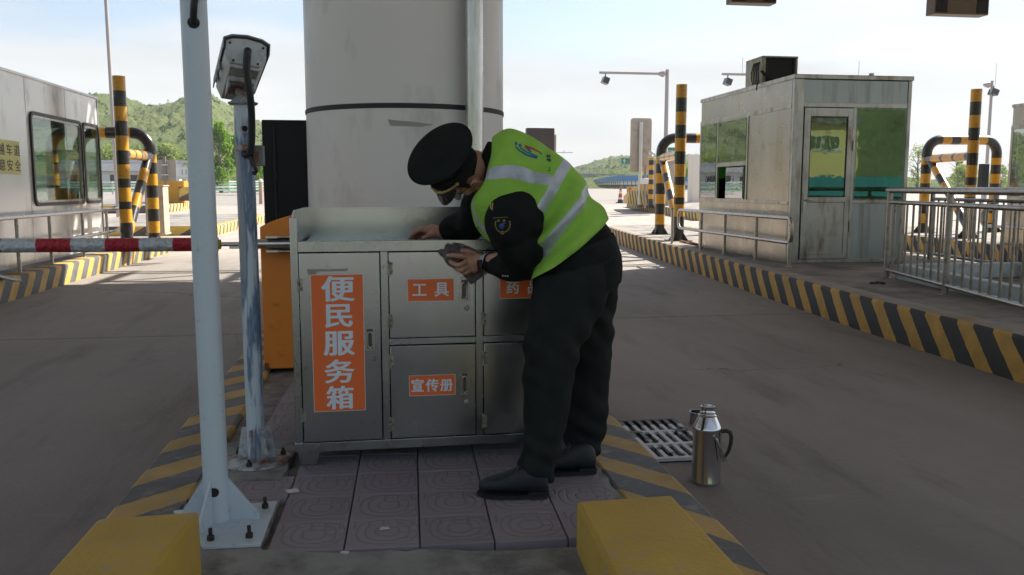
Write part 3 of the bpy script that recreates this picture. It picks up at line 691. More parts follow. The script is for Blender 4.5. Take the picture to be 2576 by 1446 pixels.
# ---- tube railings beside the booths
def booth_rail(label, X, ya, yb, za, zb, posts, z0, mirror=False):
    t = thing('guard_rail', label, 'railing', (X, (ya + yb) / 2, z0), 'low tube railings beside booths')
    r = (za - zb) / 2; zm = (za + zb) / 2; Y, Z = Vector((0, 1, 0)), Vector((0, 0, 1)); rc = .10
    def c(y, z): return Vector((X, y, z))
    path = []
    for (cy, cz, s0) in ((yb - rc, za - rc, 0), (ya + rc, za - rc, 90), (ya + rc, zb + rc, 180), (yb - rc, zb + rc, 270)):
        path += arc(c(cy, cz), rc, s0, s0 + 90, Y, Z, 6)
    path.append(path[0]); mb = MB(); mb.tube(path, .027, 14, caps=False); mb.build('loop_rail', M_tubess, t)
    for y in posts:
        mb = MB(); mb.cyl((X, y, z0 + .008), (X, y, za - .01), .024, 14); mb.lathe([(.045, 0), (.045, .006), (.026, .014)], (X, y, z0), 14); mb.build('post', M_tubess, t)
    return t
posts = [gp(*z5(*q), .33).y for q in ((80, 1246), (205, 1283), (335, 1313), (487, 1353), (665, 1396))]
br = booth_rail('low two-bar steel railing in front of the nearest steel booth', 5.24, 10.42, 14.72, .965, .645, posts, .33)
dup(br, br.location + Vector((DX2, 0, 0)), 'low two-bar steel railing partly hidden behind the stair railing by the second booth')
lposts = [gp(*q, .28).y for q in ((291, 632), (237, 646), (172, 665), (101, 684), (11, 702))] + [9.6, 8.4]
booth_rail('low steel railing along the white booth behind the barrier pole', -4.62, 7.6, 16.25, .985, .60, lposts, .28)

# ---- railing round the stairwell on the right island
M_tubed = mat('railing steel with dark reflections', (0.33, 0.315, 0.29), 0.34, 1.0, var=0.15, vs=8, dirt=((0.20, 0.16, 0.12), 0.35, 14))  # darker copy of the railing stainless, dark reflections put into its colour
def stair_rail(label, pts, z0):
    t = thing('stair_railing', label, 'railing', (pts[0][0], pts[0][1], z0), 'railings round the stairwell')
    P = [Vector((x, y, 0)) for x, y in pts]; Z = Vector((0, 0, 1)); d0 = (P[0] - P[1]).normalized()
    zt, z2, zb = 1.333 - .33 + z0, 1.20 - .33 + z0, .43 - .33 + z0
    mb = MB(); mb.tube([P[0] + d0 * .06 + Z * zt] + [p + Z * zt for p in P[1:]], .034, 14); mb.build('handrail', M_tubed, t)
    for z in (z2, zb):
        mb = MB(); mb.tube([p + Z * z for p in P], .023, 12); mb.build('rail', M_tubed, t)
    for p in P:
        mb = MB(); mb.cyl(p + Z * z0, p + Z * (zt - .01), .031, 14); mb.lathe([(.05, 0), (.05, .008), (.028, .015)], p + Z * z0, 14); mb.build('post', M_tubed, t)
    for i in range(len(P) - 1):
        n = int((P[i + 1] - P[i]).length / .17)
        for k in range(1, n):
            q = P[i].lerp(P[i + 1], k / n); mb = MB(); mb.cyl(q + Z * zb, q + Z * z2, .0125, 8); mb.build('baluster', M_tubed, t)
    return t
stair_rail('tall steel baluster railing nearest on the right island beside the kerb', [(5.70, 9.0), (5.34, 7.45), (4.98, 5.9)], .33)
stair_rail('steel baluster railing on the far side of the stairwell, behind the nearer one', [(7.75, 11.2), (7.5, 9.6), (7.2, 8.0)], .33)
M_pw = mat('pale painted wall', (0.52, 0.58, 0.60), 0.7, var=0.1, vs=3, dirt=((0.3, 0.3, 0.28), 0.4, 5))
sw = thing('stairwell_wall', 'low pale painted wall round the stairwell under the steel baluster railing', 'low wall', (6.1, 7.6, .33))
mb = MB()
c0, c1, c2, c3 = Vector((5.82, 8.9, 0)), Vector((5.46, 6.0, 0)), Vector((7.4, 8.9, 0)), Vector((7.1, 6.0, 0))
for a, b_ in ((c0, c1), (c2, c3), (c0, c2)):
    d = (b_ - a).normalized(); nn = Vector((d.y, -d.x, 0)) * .06
    a, b_ = (a, b_) if a is not c0 or b_ is not c2 else (a + d * .06, b_ - d * .06)
    mb.hexa([a - nn + Vector((0, 0, .33)), b_ - nn + Vector((0, 0, .33)), b_ + nn + Vector((0, 0, .33)), a + nn + Vector((0, 0, .33))] + [q + Vector((0, 0, .50)) for q in (a - nn, b_ - nn, b_ + nn, a + nn)])
mb.build('parapet', M_pw, sw, bev=.01)
M_rag = mat('dark crumpled cloth', (0.045, 0.055, 0.06), 0.8, var=0.4, vs=20)
mb = MB(); q = gp(2205, 714, .33); r_ = random.Random(5)
for k in range(6): mb.ball((q.x + r_.uniform(-.06, .06), q.y + r_.uniform(-.04, .04), .342), .03, 8, sq=(1.2, 1, .5))
tag(mb.build('cloth_scrap', M_rag), 'small dark crumpled scrap lying on the right island near the stair railing', 'litter')

# ================================================================== WHITE BOOTH ON THE LEFT
M_wb = mat('pale glossy booth panel', (0.66, 0.655, 0.635), 0.18, 0.35, var=0.05, vs=0.8, dirt=((0.40, 0.38, 0.34), 0.3, 2.4, (1, 1, .5)), rvar=0.08)
LX = -4.95
wbt = thing('toll_booth', 'pale glossy toll booth with two black-rimmed rounded windows and a yellow warning plate', 'toll booth', (LX, 12.5, .28))
mb = MB(); wy = [(13.30, 15.34), (15.48, 16.22)]; wz = (1.14, 2.40)
o, u, n = (LX, 0, 0), (0, 1, 0), (1, 0, 0)
wall_panels(mb, o, u, n, [(9.0, 16.30, .28, wz[0]), (9.0, 16.30, wz[1], 2.90), (9.0, wy[0][0], wz[0], wz[1]), (wy[0][1], wy[1][0], wz[0], wz[1]), (wy[1][1], 16.30, wz[0], wz[1])], .05)
mb.box((-6.75, 9.0, .28), (-6.70, 16.30, 1.14)); mb.box((-6.75, 9.0, 2.4), (-6.70, 16.30, 2.9)); mb.box((-6.70, 9.0, .28), (LX - .051, 9.05, 2.9)); mb.box((-6.70, 16.25, .28), (LX - .051, 16.30, 1.1)); mb.box((-6.70, 16.25, 2.4), (LX - .051, 16.30, 2.9))
mb.box((-6.6, 9.1, .28), (-5.1, 16.2, .33))
mb.build('wall', M_wb, wbt)
mb = MB(); mb.box((-6.78, 8.97, 2.90), (LX + .012, 16.33, 2.95)); mb.build('roof', M_wb, wbt, bev=.02)
for y in (13.16, 14.72, 11.6): mb = MB(); mb.box((LX, y - .004, .30), (LX + .002, y + .004, 2.89)); mb.build('panel_seam', M_ssf, wbt)
mb = MB(); mb.box((LX, 16.27, .28), (LX + .012, 16.305, 2.9)); mb.build('corner_trim', M_ssf, wbt)
for y0, y1 in wy:
    w_, h_ = y1 - y0 + .10, wz[1] - wz[0] + .10; cy_, cz_ = (y0 + y1) / 2, (wz[0] + wz[1]) / 2
    outer, inner, in2 = rrect(w_, h_, .13), rrect(w_ - .10, h_ - .10, .09), rrect(w_ - .16, h_ - .16, .07)
    def ring(mb, A, B, x0, x1, mi=0):
        k = len(A); vs = [(x0, cy_ + a, cz_ + b_) for a, b_ in A] + [(x1, cy_ + a, cz_ + b_) for a, b_ in A] + [(x1, cy_ + a, cz_ + b_) for a, b_ in B] + [(x0, cy_ + a, cz_ + b_) for a, b_ in B]
        fs = []
        for s in range(3):
            for i in range(k): fs.append((s * k + i, s * k + (i + 1) % k, (s + 1) * k + (i + 1) % k, (s + 1) * k + i))
        for i in range(k): fs.append((3 * k + i, 3 * k + (i + 1) % k, (i + 1) % k, i))
        mb.add(vs, fs, mi)
    f = MB(); ring(f, outer, inner, LX - .02, LX + .028); w = f.build('window', M_gask, wbt)
    f = MB(); ring(f, inner, in2, LX - .02, LX + .014); f.build('frame', M_tubess, w)
    g = MB(); g.prism([(LX - .004, cy_ + a, cz_ + b_) for a, b_ in in2], (.003, 0, 0)); g.build('pane', M_cg, w)
# a glimpse of the inside
mb = MB(); M_wbi = mat('booth inside', (0.16, 0.17, 0.15), 0.7)
mb.box((-6.6, 9.2, 2.82), (-5.05, 16.2, 2.84)); mb.build('ceiling', M_wbi, wbt)
mb = MB(); mb.box((-5.65, 13.2, .98), (-5.06, 16.1, 1.02)); mb.box((-5.65, 13.2, .33), (-5.06, 13.24, .98)); mb.box((-5.65, 16.06, .33), (-5.06, 16.1, .98)); mb.box((-5.45, 15.5, 1.02), (-5.2, 15.9, 1.35)); mb.build('desk', M_wbi, wbt)
mb = MB(); mb.box((-6.1, 14.0, .75), (-6.04, 14.45, 1.5)); mb.box((-6.1, 14.0, .72), (-5.7, 14.45, .78)); mb.cyl((-5.9, 14.22, .34), (-5.9, 14.22, .72), .04, 8); mb.build('chair', M_wbi, wbt)
M_plate = mat('yellow warning plate', (0.50, 0.46, 0.10), 0.45, var=0.1, vs=3); M_ink = plain('dark lettering', (0.035, 0.04, 0.03), 0.6)
p0, p1 = aX(49, 356, LX + .02), aX(50, 436, LX + .02)
mb = MB(); mb.box((LX + .006, p0.y - 1.28, p1.z - .01), (LX + .016, p0.y, p0.z)); pl = mb.build('warning_plate', M_plate, wbt, bev=.004)
mb = MB(); zr = (p0.z - .125, p0.z - .33)
for s, z in zip(('穿越车道', '注意安全'), zr):
    for i, ch in enumerate(s): letters(mb, [(ch, (LX + .0185, p0.y - .10 - .245 * (3 - i), z), .165, 1.25)], (0, 1, 0), (0, 0, 1), (1, 0, 0), .012)
mb.build('lettering', M_ink, pl, weld=False)
M_flat = mat('dull aluminium', (0.55, 0.57, 0.58), 0.4, 0.7)
a, b_ = gp(0, 698, .29), gp(48, 709, .285); mb = MB(); d = (b_ - a).normalized(); w = Vector((-d.y, d.x, 0)) * .035
mb.prism([a - d * .6 - w, b_ - w, b_ + w, a - d * .6 + w], (0, 0, .02)); tag(mb.build('metal_strip', M_flat, bev=.003), 'pale flat metal strip lying on the kerb at the left edge', 'metal strip')
M_tan = mat('tan cabinet paint', (0.42, 0.36, 0.28), 0.6, dirt=((0.28, 0.22, 0.16), .3, 4))
q = gp(355, 600, .28); tb = thing('equipment_cabinet', 'tan steel equipment cabinet standing behind the striped frame by the white booth', 'cabinet', (q.x, q.y + 1.6, .28))
mb = MB(); mb.box((q.x - .25, q.y + 1.4, .32), (q.x + .15, q.y + 1.9, 1.38)); mb.build('body', M_tan, tb, bev=.01)
mb = MB(); mb.box((q.x - .27, q.y + 1.38, 1.38), (q.x + .17, q.y + 1.92, 1.41)); mb.build('cap', M_tan, tb, bev=.006)
mb = MB(); mb.box((q.x - .27, q.y + 1.38, .28), (q.x + .17, q.y + 1.92, .32)); mb.build('plinth', M_tan, tb, bev=.006)
# ================================================================== FOREGROUND OBJECTS
Z = Vector((0, 0, 1))
# ---- steel service cabinet
M_cab = mat('brushed steel sheet', (0.44, 0.465, 0.475), 0.24, 1.0, var=0.07, vs=1.6, stretch=(1, 1, 0.6), dirt=((0.30, 0.29, 0.26), 0.10, 30), rvar=0.14)
M_cabd = mat('brushed steel frame', (0.40, 0.425, 0.425), 0.27, 1.0, var=0.12, vs=3, dirt=((0.26, 0.25, 0.22), 0.12, 22), rvar=0.14)
M_or = mat('orange vinyl', (0.86, 0.17, 0.035), 0.5, var=0.05, vs=3)
M_let = plain('pale blue lettering', (0.72, 0.80, 0.86), 0.55)
M_hdk = mat('handle recess', (0.10, 0.10, 0.095), 0.4, 0.6)
M_hinge = mat('dull hinge steel', (0.40, 0.39, 0.34), 0.45, 0.8, dirt=((0.13, 0.10, 0.07), .5, 60))
FY = 3.58
cx = lambda px, py=800: aY(px, py, FY).x
cz = lambda px, py: aY(px, py, FY).z
CL, CR = cx(727, 548), cx(1441, 1030)
cab = thing('service_cabinet', 'waist-high stainless steel cabinet with five doors, orange labels and an open tray top', 'cabinet', (CL, FY, 0.2))
cxf = Matrix.Translation((CL, FY, 0)) @ Matrix.Rotation(R(0.6), 4, 'Z') @ Matrix.Translation((-CL, -FY, 0))
DEP = 0.72
zb0, zb1 = cz(750, 1137), cz(750, 1115)           # bottom rail
za0, za1 = cz(748, 635), cz(745, 607)             # apron under the tray
zt = cz(730, 547)
xa, xb = CL + .030, CR - .030                     # inside of the corner posts
xs1, xs2 = cx(958, 750), cx(977, 750); xs3, xs4 = cx(1197, 740), cx(1215, 740)
zm0, zm1 = cz(1090, 866), cz(1090, 850)
cb = MB(cxf)
cb.box((CL, FY, zb0), (xa, FY + .03, zt)); cb.box((xb, FY, zb0), (CR, FY + .03, zt))
for x0, x1 in ((CL, xa), (xb, CR)): q_ = MB(cxf); q_.box((x0, FY + DEP - .016, zb0), (x1, FY + DEP, zt)); q_.build('rear_post', M_cabd, cab)
cb.box((CL - .004, FY - .006, zb0 - .002), (CR + .004, FY + .024, zb1))
cb.box((xa, FY + .001, za0), (xb, FY + .026, za1)); cb.box((xs1, FY + .002, zb1), (xs2, FY + .03, za0)); cb.box((xs3, FY + .002, zb1), (xs4, FY + .03, za0))
cb.box((xs2, FY + .003, zm0), (xs3, FY + .03, zm1)); cb.box((xs4, FY + .003, zm0), (xb, FY + .03, zm1))
cb.build('frame', M_cabd, cab, bev=.002)
cb = MB(cxf); cb.box((CL + .003, FY + .03, zb0), (CL + .012, FY + DEP - .03, za1)); cb.box((CR - .012, FY + .03, zb0), (CR - .003, FY + DEP - .03, za1)); cb.box((CL + .012, FY + DEP - .014, zb0), (CR - .012, FY + DEP - .004, za1)); cb.box((CL + .012, FY + .031, zb0 + .002), (CR - .012, FY + DEP - .015, zb0 + .012))
cb.build('side_panels', M_cab, cab)
tr = MB(cxf); tz = za1 - .028; bh = .025
tr.box((xa, FY + .026, tz - .01), (xb, FY + DEP - .0293, tz))
tr.box((CL + .004, FY + DEP - .029, tz), (CR - .004, FY + DEP - .017, zt + bh))
for x0, x1 in ((CL + .004, CL + .013), (CR - .013, CR - .004)):
    tr.prism([(x0, FY + .03, tz), (x0, FY + DEP - .0292, tz), (x0, FY + DEP - .0292, zt + bh), (x0, FY + .14, zt + bh), (x0, FY + .03, zt)], (x1 - x0, 0, 0))
tr.box((xa, FY + DEP - .032, tz + .075), (xb, FY + DEP - .0291, tz + .079)); tr.build('tray', M_cab, cab, sharp=6)
ft = MB(cxf)
for x0, x1, s in ((CL + .01, CL + .10, 1), (CR - .10, CR - .01, -1)):
    for yy in (FY + .006, FY + DEP - .05):
        o_ = Matrix.Identity(4); t0, t1 = (x0, x1) if s > 0 else (x0 + .02, x1)
        f1 = MB(cxf); f1.hexa([(x0, yy, .2025), (x1 - .02 if s > 0 else x1, yy, .2025), (x1 - .02 if s > 0 else x1, yy + .05, .2025), (x0, yy + .05, .2025), (x0, yy, zb0 - .003), (x1, yy, zb0 - .003), (x1, yy + .05, zb0 - .003), (x0, yy + .05, zb0 - .003)]); f1.build('foot', M_cabd, cab, bev=.002)
dk = MB(cxf); dk.box((xa, FY + .032, zb1), (xb, FY + .036, za0)); dk.build('gap_shade', M_dark, cab)  # black sheet behind the doors, painted shade for their gaps
def cdoor(x0, x1, z0, z1, label=None, handle=None, lock=None, hinges=()):
    g = .0035
    d = MB(cxf); d.box((x0 + g, FY - .003, z0 + g), (x1 - g, FY + .022, z1 - g)); door = d.build('door', M_cab, cab, bev=.002)
    for (hx, hy) in hinges:
        c = aY(hx, hy, FY - .004); h = MB(cxf); h.cyl((c.x, FY - .006, c.z - .03), (c.x, FY - .006, c.z - .001), .0055, 10); h.cyl((c.x, FY - .006, c.z + .001), (c.x, FY - .006, c.z + .03), .0055, 10)
        h.box((c.x + .003, FY - .0045, c.z - .026), (c.x + .016, FY - .003, c.z + .026)); h.build('hinge', M_hinge, door)
    if handle:
        hx0, hx1, hy0, hy1 = handle; a, b_ = aY(hx0, hy1, FY), aY(hx1, hy0, FY)
        h = MB(cxf); frame_bars(h, (0, FY - .003, 0), (1, 0, 0), (0, -1, 0), a.x, b_.x, a.z, b_.z, .009, .004, .004)
        w = b_.x - a.x; mx_ = (a.x + b_.x) / 2
        h.build('handle', M_tubess, door, bev=.001)
        h = MB(cxf); h.box((a.x + .0095, FY - .0045, a.z + .0095), (b_.x - .0095, FY - .0031, b_.z - .0095)); h.build('recess', M_hdk, door)
        h = MB(cxf); r_ = w * .22; pts = arc((mx_, FY - .006, a.z + .022), r_, 180, 360, (1, 0, 0), (0, 0, 1), 8)
        path = [Vector((mx_ - r_, FY - .006, b_.z - .03))] + pts + [Vector((mx_ + r_, FY - .006, b_.z - .03))] + arc((mx_, FY - .006, b_.z - .03), r_, 0, 180, (1, 0, 0), (0, 0, 1), 8)[1:]
        h.tube(path, .0032, 8); h.build('pull_ring', M_tubess, door)
    if lock:
        c = aY(*lock, FY); h = MB(cxf); h.lathe([(.0115, 0), (.0115, .005), (.008, .007), (.007, .005), (0, .005)], (c.x, FY - .003, c.z), 16, axis=(0, -1, 0)); h.box((c.x - .001, FY - .0095, c.z - .004), (c.x + .001, FY - .0075, c.z + .004)); h.build('lock', M_hinge, door)
    if label:
        (lx0, lx1, ly0, ly1), chars = label
        a, b_ = aY(lx0, ly1, FY), aY(lx1, ly0, FY); h = MB(cxf); h.box((a.x, FY - .0042, a.z), (b_.x, FY - .003, b_.z)); h.build('label', M_or, door)
        h = MB(cxf); frame_bars(h, (0, FY - .0042, 0), (1, 0, 0), (0, -1, 0), a.x, b_.x, a.z, b_.z, .0016, .0003, .0003)
        letters(h, [(ch, (aY(px, py, FY).x, FY - .0046, aY(px, py, FY).z), sz, wd) for ch, px, py, sz, wd in chars], (1, 0, 0), (0, 0, 1), (0, -1, 0), .030)
        h.build('lettering', M_let, door, weld=False)
    return door
cdoor(xa, xs1, zb1, za0, ((790, 913, 689, 1036), [('便', 850, 726, .112, 1.22), ('民', 852, 794, .108, 1.16), ('服', 853, 863, .112, 1.16), ('务', 854, 933, .106, 1.2), ('箱', 855, 999, .104, 1.12)]),
      (918, 943, 822, 882), (939, 900), ((751, 716), (759, 1045)))
cdoor(xs2, xs3, zm1, za0, ((1025, 1142, 700, 759), [('工', 1055, 729, .066, .95), ('具', 1111, 728, .066, .95)]), (1155, 1181, 698, 757), (1174, 774), ((978, 676), (979, 808)))
cdoor(xs2, xs3, zb1, zm0, ((1029, 1145, 941, 997), [('宣', 1050, 969, .060, .95), ('传', 1087, 969, .060, .95), ('册', 1123, 969, .058, .95)]), (1157, 1181, 934, 995), (1174, 1012), ((980, 910), (981, 1067)))
cdoor(xs4, xb, zm1, za0, ((1257, 1376, 694, 752), [('药', 1290, 722, .062, .95), ('品', 1343, 722, .062, .95)]), None, None, ((1215, 676), (1215, 804)))
cdoor(xs4, xb, zb1, zm0, None, None, None, ((1216, 902), (1216, 1060)))
mb = MB(cxf); M_res = mat('tape residue', (0.30, 0.29, 0.26), 0.55, 0.3)
r0_ = [(771, 677), (830, 677), (876, 675), (872, 682), (800, 683), (792, 690), (776, 693)]
pts = [aY(px, py, FY - .0035) for px, py in r0_]; mb.prism([(p.x, FY - .0035, p.z) for p in pts][::-1], (0, .0004, 0)); mb.build('tape_residue', M_res, cab)

# ---- barrier machine and its arm
M_orp = mat('orange machine paint', (0.80, 0.25, 0.028), 0.42, var=0.05, vs=2, dirt=((0.30, 0.12, 0.03), .15, 9))
M_chr = mat('satin steel', (0.55, 0.55, 0.55), 0.22, 1.0, var=0.08, vs=8)
bm_ = thing('barrier_machine', 'orange lane barrier machine with arched top behind the left end of the steel cabinet', 'barrier machine', (-.51, 5.75, .2))
x0, x1, y0, y1 = aY(653, 575, 5.6).x, -.24, 5.6, 5.98; zl, zp = aY(653, 571, 5.6).z, aY(740, 546, 5.6).z + .012
mb = MB(); k = 14; prof = [(x1, .2), (x1, zl)] + [(x1 + (x0 - x1) * i / k, zl + (zp - zl) * (1 - (2 * i / k - 1) ** 2)) for i in range(1, k)] + [(x0, zl), (x0, .2)]
mb.prism([(x, y0, z) for x, z in prof][::-1] if False else [(x, y1, z) for x, z in prof], (0, y0 - y1, 0)); mb.build('housing', M_orp, bm_, bev=.008)
mb = MB(); mb.box((x0 + .002, y0 - .004, .20), (x0 + .03, y0 - .001, .24)); mb.build('rust_patch', M_rope, bm_)
azm = aY(690, 613, 5.5).z; AY = 5.50
mb = MB(); mb.cyl((aY(647, 612, AY).x, AY, azm), (-.42, AY, azm), .031, 20); mb.build('arm_socket', M_chr, bm_)
for s in (1, -1): mb = MB(); mb.box((aY(671, 600, AY).x, AY - .05, azm + s * .044 - .004), (-.44, 5.6, azm + s * .044 + .004)); mb.box((aY(671, 600, AY).x, AY - .056, azm + s * .044 - .008), (aY(700, 600, AY).x, AY - .05, azm + s * .044 + .008)); mb.build('clamp', M_galv, bm_, bev=.002)
def foil_mat(name, col, metal, rough):
    m, nt, N, L, b = nodes(name); c = coords(N)
    b.inputs['Base Color'].default_value = (*col, 1); b.inputs['Metallic'].default_value = metal; b.inputs['Roughness'].default_value = rough
    bump(N, L, b, nzn(N, L, c, 26, 3, 0.5, (1.6, 1, 1), 0.2, 0.8), 0.9, .02); return m
M_sil, M_red = foil_mat('silver wrap', (0.55, 0.60, 0.63), 0.35, 0.38), foil_mat('red wrap', (0.42, 0.018, 0.035), 0.1, 0.4)
arm = thing('barrier_pole', 'lowered barrier pole wrapped in red and silver bands across the left lane', 'barrier pole', (-2.4, AY, azm))
xe = aY(548, 607, AY).x; w = aY(186, 605, AY).x - aY(99, 605, AY).x
cuts = [xe, aY(437, 606, AY).x]
while cuts[-1] > -4.3: cuts.append(cuts[-1] - w)
mb = MB()
def armz(x): return azm + (xe - x) * .004
path = []; mis = []
q = random.Random(2)
for i in range(len(cuts) - 1):
    n = 10
    for k in range(n):
        x = cuts[i] + (cuts[i + 1] - cuts[i]) * k / n; path.append((x, AY, armz(x))); mis.append(i % 2)
path.append((cuts[-1], AY, armz(cuts[-1])))
mb.tube(path, [.0425 + q.uniform(-.0009, .0009) for _ in path], 22, mis=mis); mb.build('pole', [M_red, M_sil], arm)
mb = MB(); mb.cyl((xe, AY, azm), (aY(655, 610, AY).x, AY, azm), .0135, 14); mb.box((aY(578, 620, AY).x, AY - .02, azm - .028), (aY(605, 620, AY).x, AY + .02, azm - .012)); mb.build('rod', M_chr, arm)
mb = MB(); mb.lathe([(.018, -.006), (.03, -.004), (.03, .012), (.016, .016)], (xe + .004, AY, azm), 18, axis=(1, 0, 0)); mb.build('end_cap', mat('yellow cap', (.45, .33, .03), .5), arm)

bk = thing('control_cabinet', 'tall black control cabinet standing between the orange barrier machine and the grey column', 'cabinet', (-.75, 7.2, .2))
x0, x1 = aY(657, 305, 7.0).x, -.47; ztp = aY(680, 301, 7.0).z
mb = MB(); mb.box((x0, 7.0, .2), (x1, 7.35, ztp)); mb.build('body', M_black, bk, bev=.01)
xs_ = aY(692, 400, 7.0).x
mb = MB(); mb.box((xs_ + .01, 6.985, .3), (x1 - .01, 6.998, ztp - .03)); dr_ = mb.build('door', M_black, bk, bev=.005)
mb = MB(); mb.cyl((xs_ + .002, 6.985, 1.0), (xs_ + .002, 6.985, ztp - .05), .012, 8); mb.box((xs_ - .012, 6.965, 1.42), (xs_ + .016, 6.99, 1.48)); mb.build('lock_bar', M_dark, dr_)

# ---- white round posts
def paint_post(name, base, patch_a, patch_b, amt, zs=0.12):
    m, nt, N, L, b = nodes(name); c = coords(N)
    col = mixc(N, L, nzn(N, L, c, 3, 5, .6, (1, 1, .3)), tuple(x * .93 for x in base), base)
    f = nzn(N, L, c, 7, 6, .6, (1, 1, zs), .60 - .22 * amt, .62 - .22 * amt + .012)
    f2 = nzn(N, L, c, 7, 6, .6, (1, 1, zs), .64 - .22 * amt, .68 - .22 * amt)
    col = mixc(N, L, f, col, patch_a); col = mixc(N, L, f2, col, patch_b)
    ch = nzn(N, L, c, 45, 4, .6, None, .72, .74); col = mixc(N, L, mth(N, L, 'MULTIPLY', ch, .8), col, (.10, .09, .085))
    L.new(col, b.inputs['Base Color']); b.inputs['Roughness'].default_value = .38; bump(N, L, b, f, .25, .003); return m
M_pole = mat('white gloss pole paint', (0.54, 0.63, 0.68), 0.36, var=0.03, vs=3, dirt=((0.30, 0.33, 0.35), 0.05, 30))
M_peel = paint_post('peeling blue white paint', (0.56, 0.64, 0.70), (0.12, 0.19, 0.30), (0.30, 0.33, 0.35), .62)
M_rust = mat('rusty white paint', (0.50, 0.55, 0.57), 0.6, var=.1, dirt=((0.17, 0.07, 0.03), .55, 14), bmp=.3, bs=80)
M_bolt = mat('rusty bolt', (0.055, 0.04, 0.035), 0.7, 0.4, var=.4, vs=60)
def bolt(mb, p, h=.05):
    p = Vector(p); mb.cyl(p, p + Z * .015, .0125, 6); mb.cyl(p + Z * .015, p + Z * h * .8, .0065, 10)
sp = thing('steel_post', 'tall white round post on a square bolted plate in the left foreground', 'post', (-.57, 2.95, .2))
pb = gp(547, 1306, .214); pt = aY(486, 0, 3.02); dirp = (pt - pb).normalized(); rp_ = .0425
mb = MB(); mb.tube([pb + dirp * t for t in (0, .3, .9, 1.7, 2.4, 3.6)], rp_, 40); mb.build('shaft', M_pole, sp)
cor = [gp(436, 1284, .214), gp(511, 1375, .214), gp(655, 1368, .214), gp(697, 1260, .214)]
cor = [(p.x, p.y, .2035) for p in cor]
mb = MB(); mb.prism(cor, (0, 0, .0115)); mb.build('base_plate', M_pole, sp, bev=.002)
for a, ln in ((0, .105), (97, .08), (180, .085), (262, .10)):
    d = Vector((math.cos(R(a - 8)), math.sin(R(a - 8)), 0)); qn = Vector((-d.y, d.x, 0)) * .004; o_ = Vector((pb.x, pb.y, .2148))
    mb = MB(); mb.prism([o_ + d * (rp_ - .006) - qn, o_ + d * (rp_ + ln) - qn, o_ + d * (rp_ + ln) + Z * .018 - qn, o_ + d * (rp_ - .004) + Z * .155 - qn], qn * 2); mb.build('gusset', M_pole, sp)
for px, py in ((475, 1277), (667, 1271), (627, 1345), (530, 1352)):
    mb = MB(); bolt(mb, gp(px, py + 6, .2152)); mb.build('bolt', M_bolt, sp)
def post_hole(px, py, axis0, ax, r, rad, name, parent):
    """dark disc for a round hole on the near side of a post"""
    y_ = axis0.y - rad - .05
    q = aY(px, py, axis0.y - rad); t = (q.z - axis0.z) / ax.z; c = axis0 + ax * t; dx = q.x - c.x; dx = max(-rad * .8, min(rad * .8, dx))
    nrm = Vector((dx, -math.sqrt(rad * rad - dx * dx), 0)).normalized(); u = Vector((-nrm.y, nrm.x, 0)); vs = []
    pc = Vector((c.x, c.y, q.z))
    n = 24; ring = []
    for i in range(n):
        a = 2 * math.pi * i / n; s = dx + r * math.cos(a) ; s = max(-rad * .97, min(rad * .97, s))
        ring.append(pc + Vector((s, -math.sqrt(rad * rad - s * s) - .0012, r * math.sin(a))))
    cen = pc + Vector((dx, -math.sqrt(rad * rad - dx * dx) - .0012, 0))
    mb = MB(); mb.add(ring + [cen], [(i, (i + 1) % n, n) for i in range(n)]); mb.build(name, M_dark, parent); return cen  # dark disc laid on the post, painted shade of a hole
post_hole(538, 1239, pb, dirp, .0165, rp_, 'hole_shade', sp)
hc = post_hole(483, 54, pb, dirp, .019, rp_, 'hole_shade', sp)
mb = MB(); mb.tube([hc + Vector((0, .01, -.002)), hc + Vector((.003, -.012, .01)), hc + Vector((.010, -.028, .05)), hc + Vector((.022, -.03, .11)), hc + Vector((.035, -.03, .2))], .0115, 12); mb.build('cable', M_gask, sp)

# ---- surveillance camera on its own post
cp = thing('camera_post', 'peeling white post on a round bolted base with a surveillance camera on top', 'camera post', (-.53, 3.66, .2))
c0_, c1_ = gp(646, 1152, .214), aY(611, 262, 3.68); dv = (c1_ - c0_); dn_ = dv.normalized(); rc_ = .0375
mb = MB(); mb.tube([c0_ + dv * t for t in (0, .25, .5, .75, 1.0)], rc_, 32); mb.build('shaft', M_peel, cp)
mb = MB(); mb.lathe([(.142, 0), (.142, .011), (0, .011)], (c0_.x, c0_.y, .2032), 40); mb.build('base_plate', M_rust, cp, bev=.002)
for a in (10, 80, 170, 255, 310):
    d = Vector((math.cos(R(a)), math.sin(R(a)), 0)); qn = Vector((-d.y, d.x, 0)) * .004; o_ = Vector((c0_.x, c0_.y, .2145))
    mb = MB(); mb.prism([o_ + d * (rc_ - .006) - qn, o_ + d * (rc_ + .045) - qn, o_ + d * (rc_ + .022) + Z * .135 - qn, o_ + d * (rc_ - .005) + Z * .135 - qn], qn * 2); mb.build('gusset', M_rust, cp)
for a in (20, 140, 262):
    mb = MB(); bolt(mb, (c0_.x + .113 * math.cos(R(a)), c0_.y + .113 * math.sin(R(a)), .2145), .035); mb.build('bolt', M_bolt, cp)
cen = post_hole(616, 324, c0_, dn_, .0125, rc_, 'hole_shade', cp)
mb = MB(); ring = [cen + Vector((.0155 * math.cos(a), -.003, .0155 * math.sin(a))) for a in [2 * math.pi * i / 20 for i in range(21)]]; mb.tube(ring, .004, 8, caps=False); mb.build('hole_rim', M_rust, cp)
zb_ = aY(615, 371, 3.64).z; cc_ = c0_ + dn_ * ((zb_ - c0_.z) / dn_.z)
mb = MB(); mb.lathe([(rc_ + .0005, -.012), (rc_ + .003, -.011), (rc_ + .003, .011), (rc_ + .0005, .012)], cc_, 30); mb.build('strap', mat('rusty strap', (.42, .42, .40), .6, dirt=((.25, .09, .03), .6, 30)), cp)
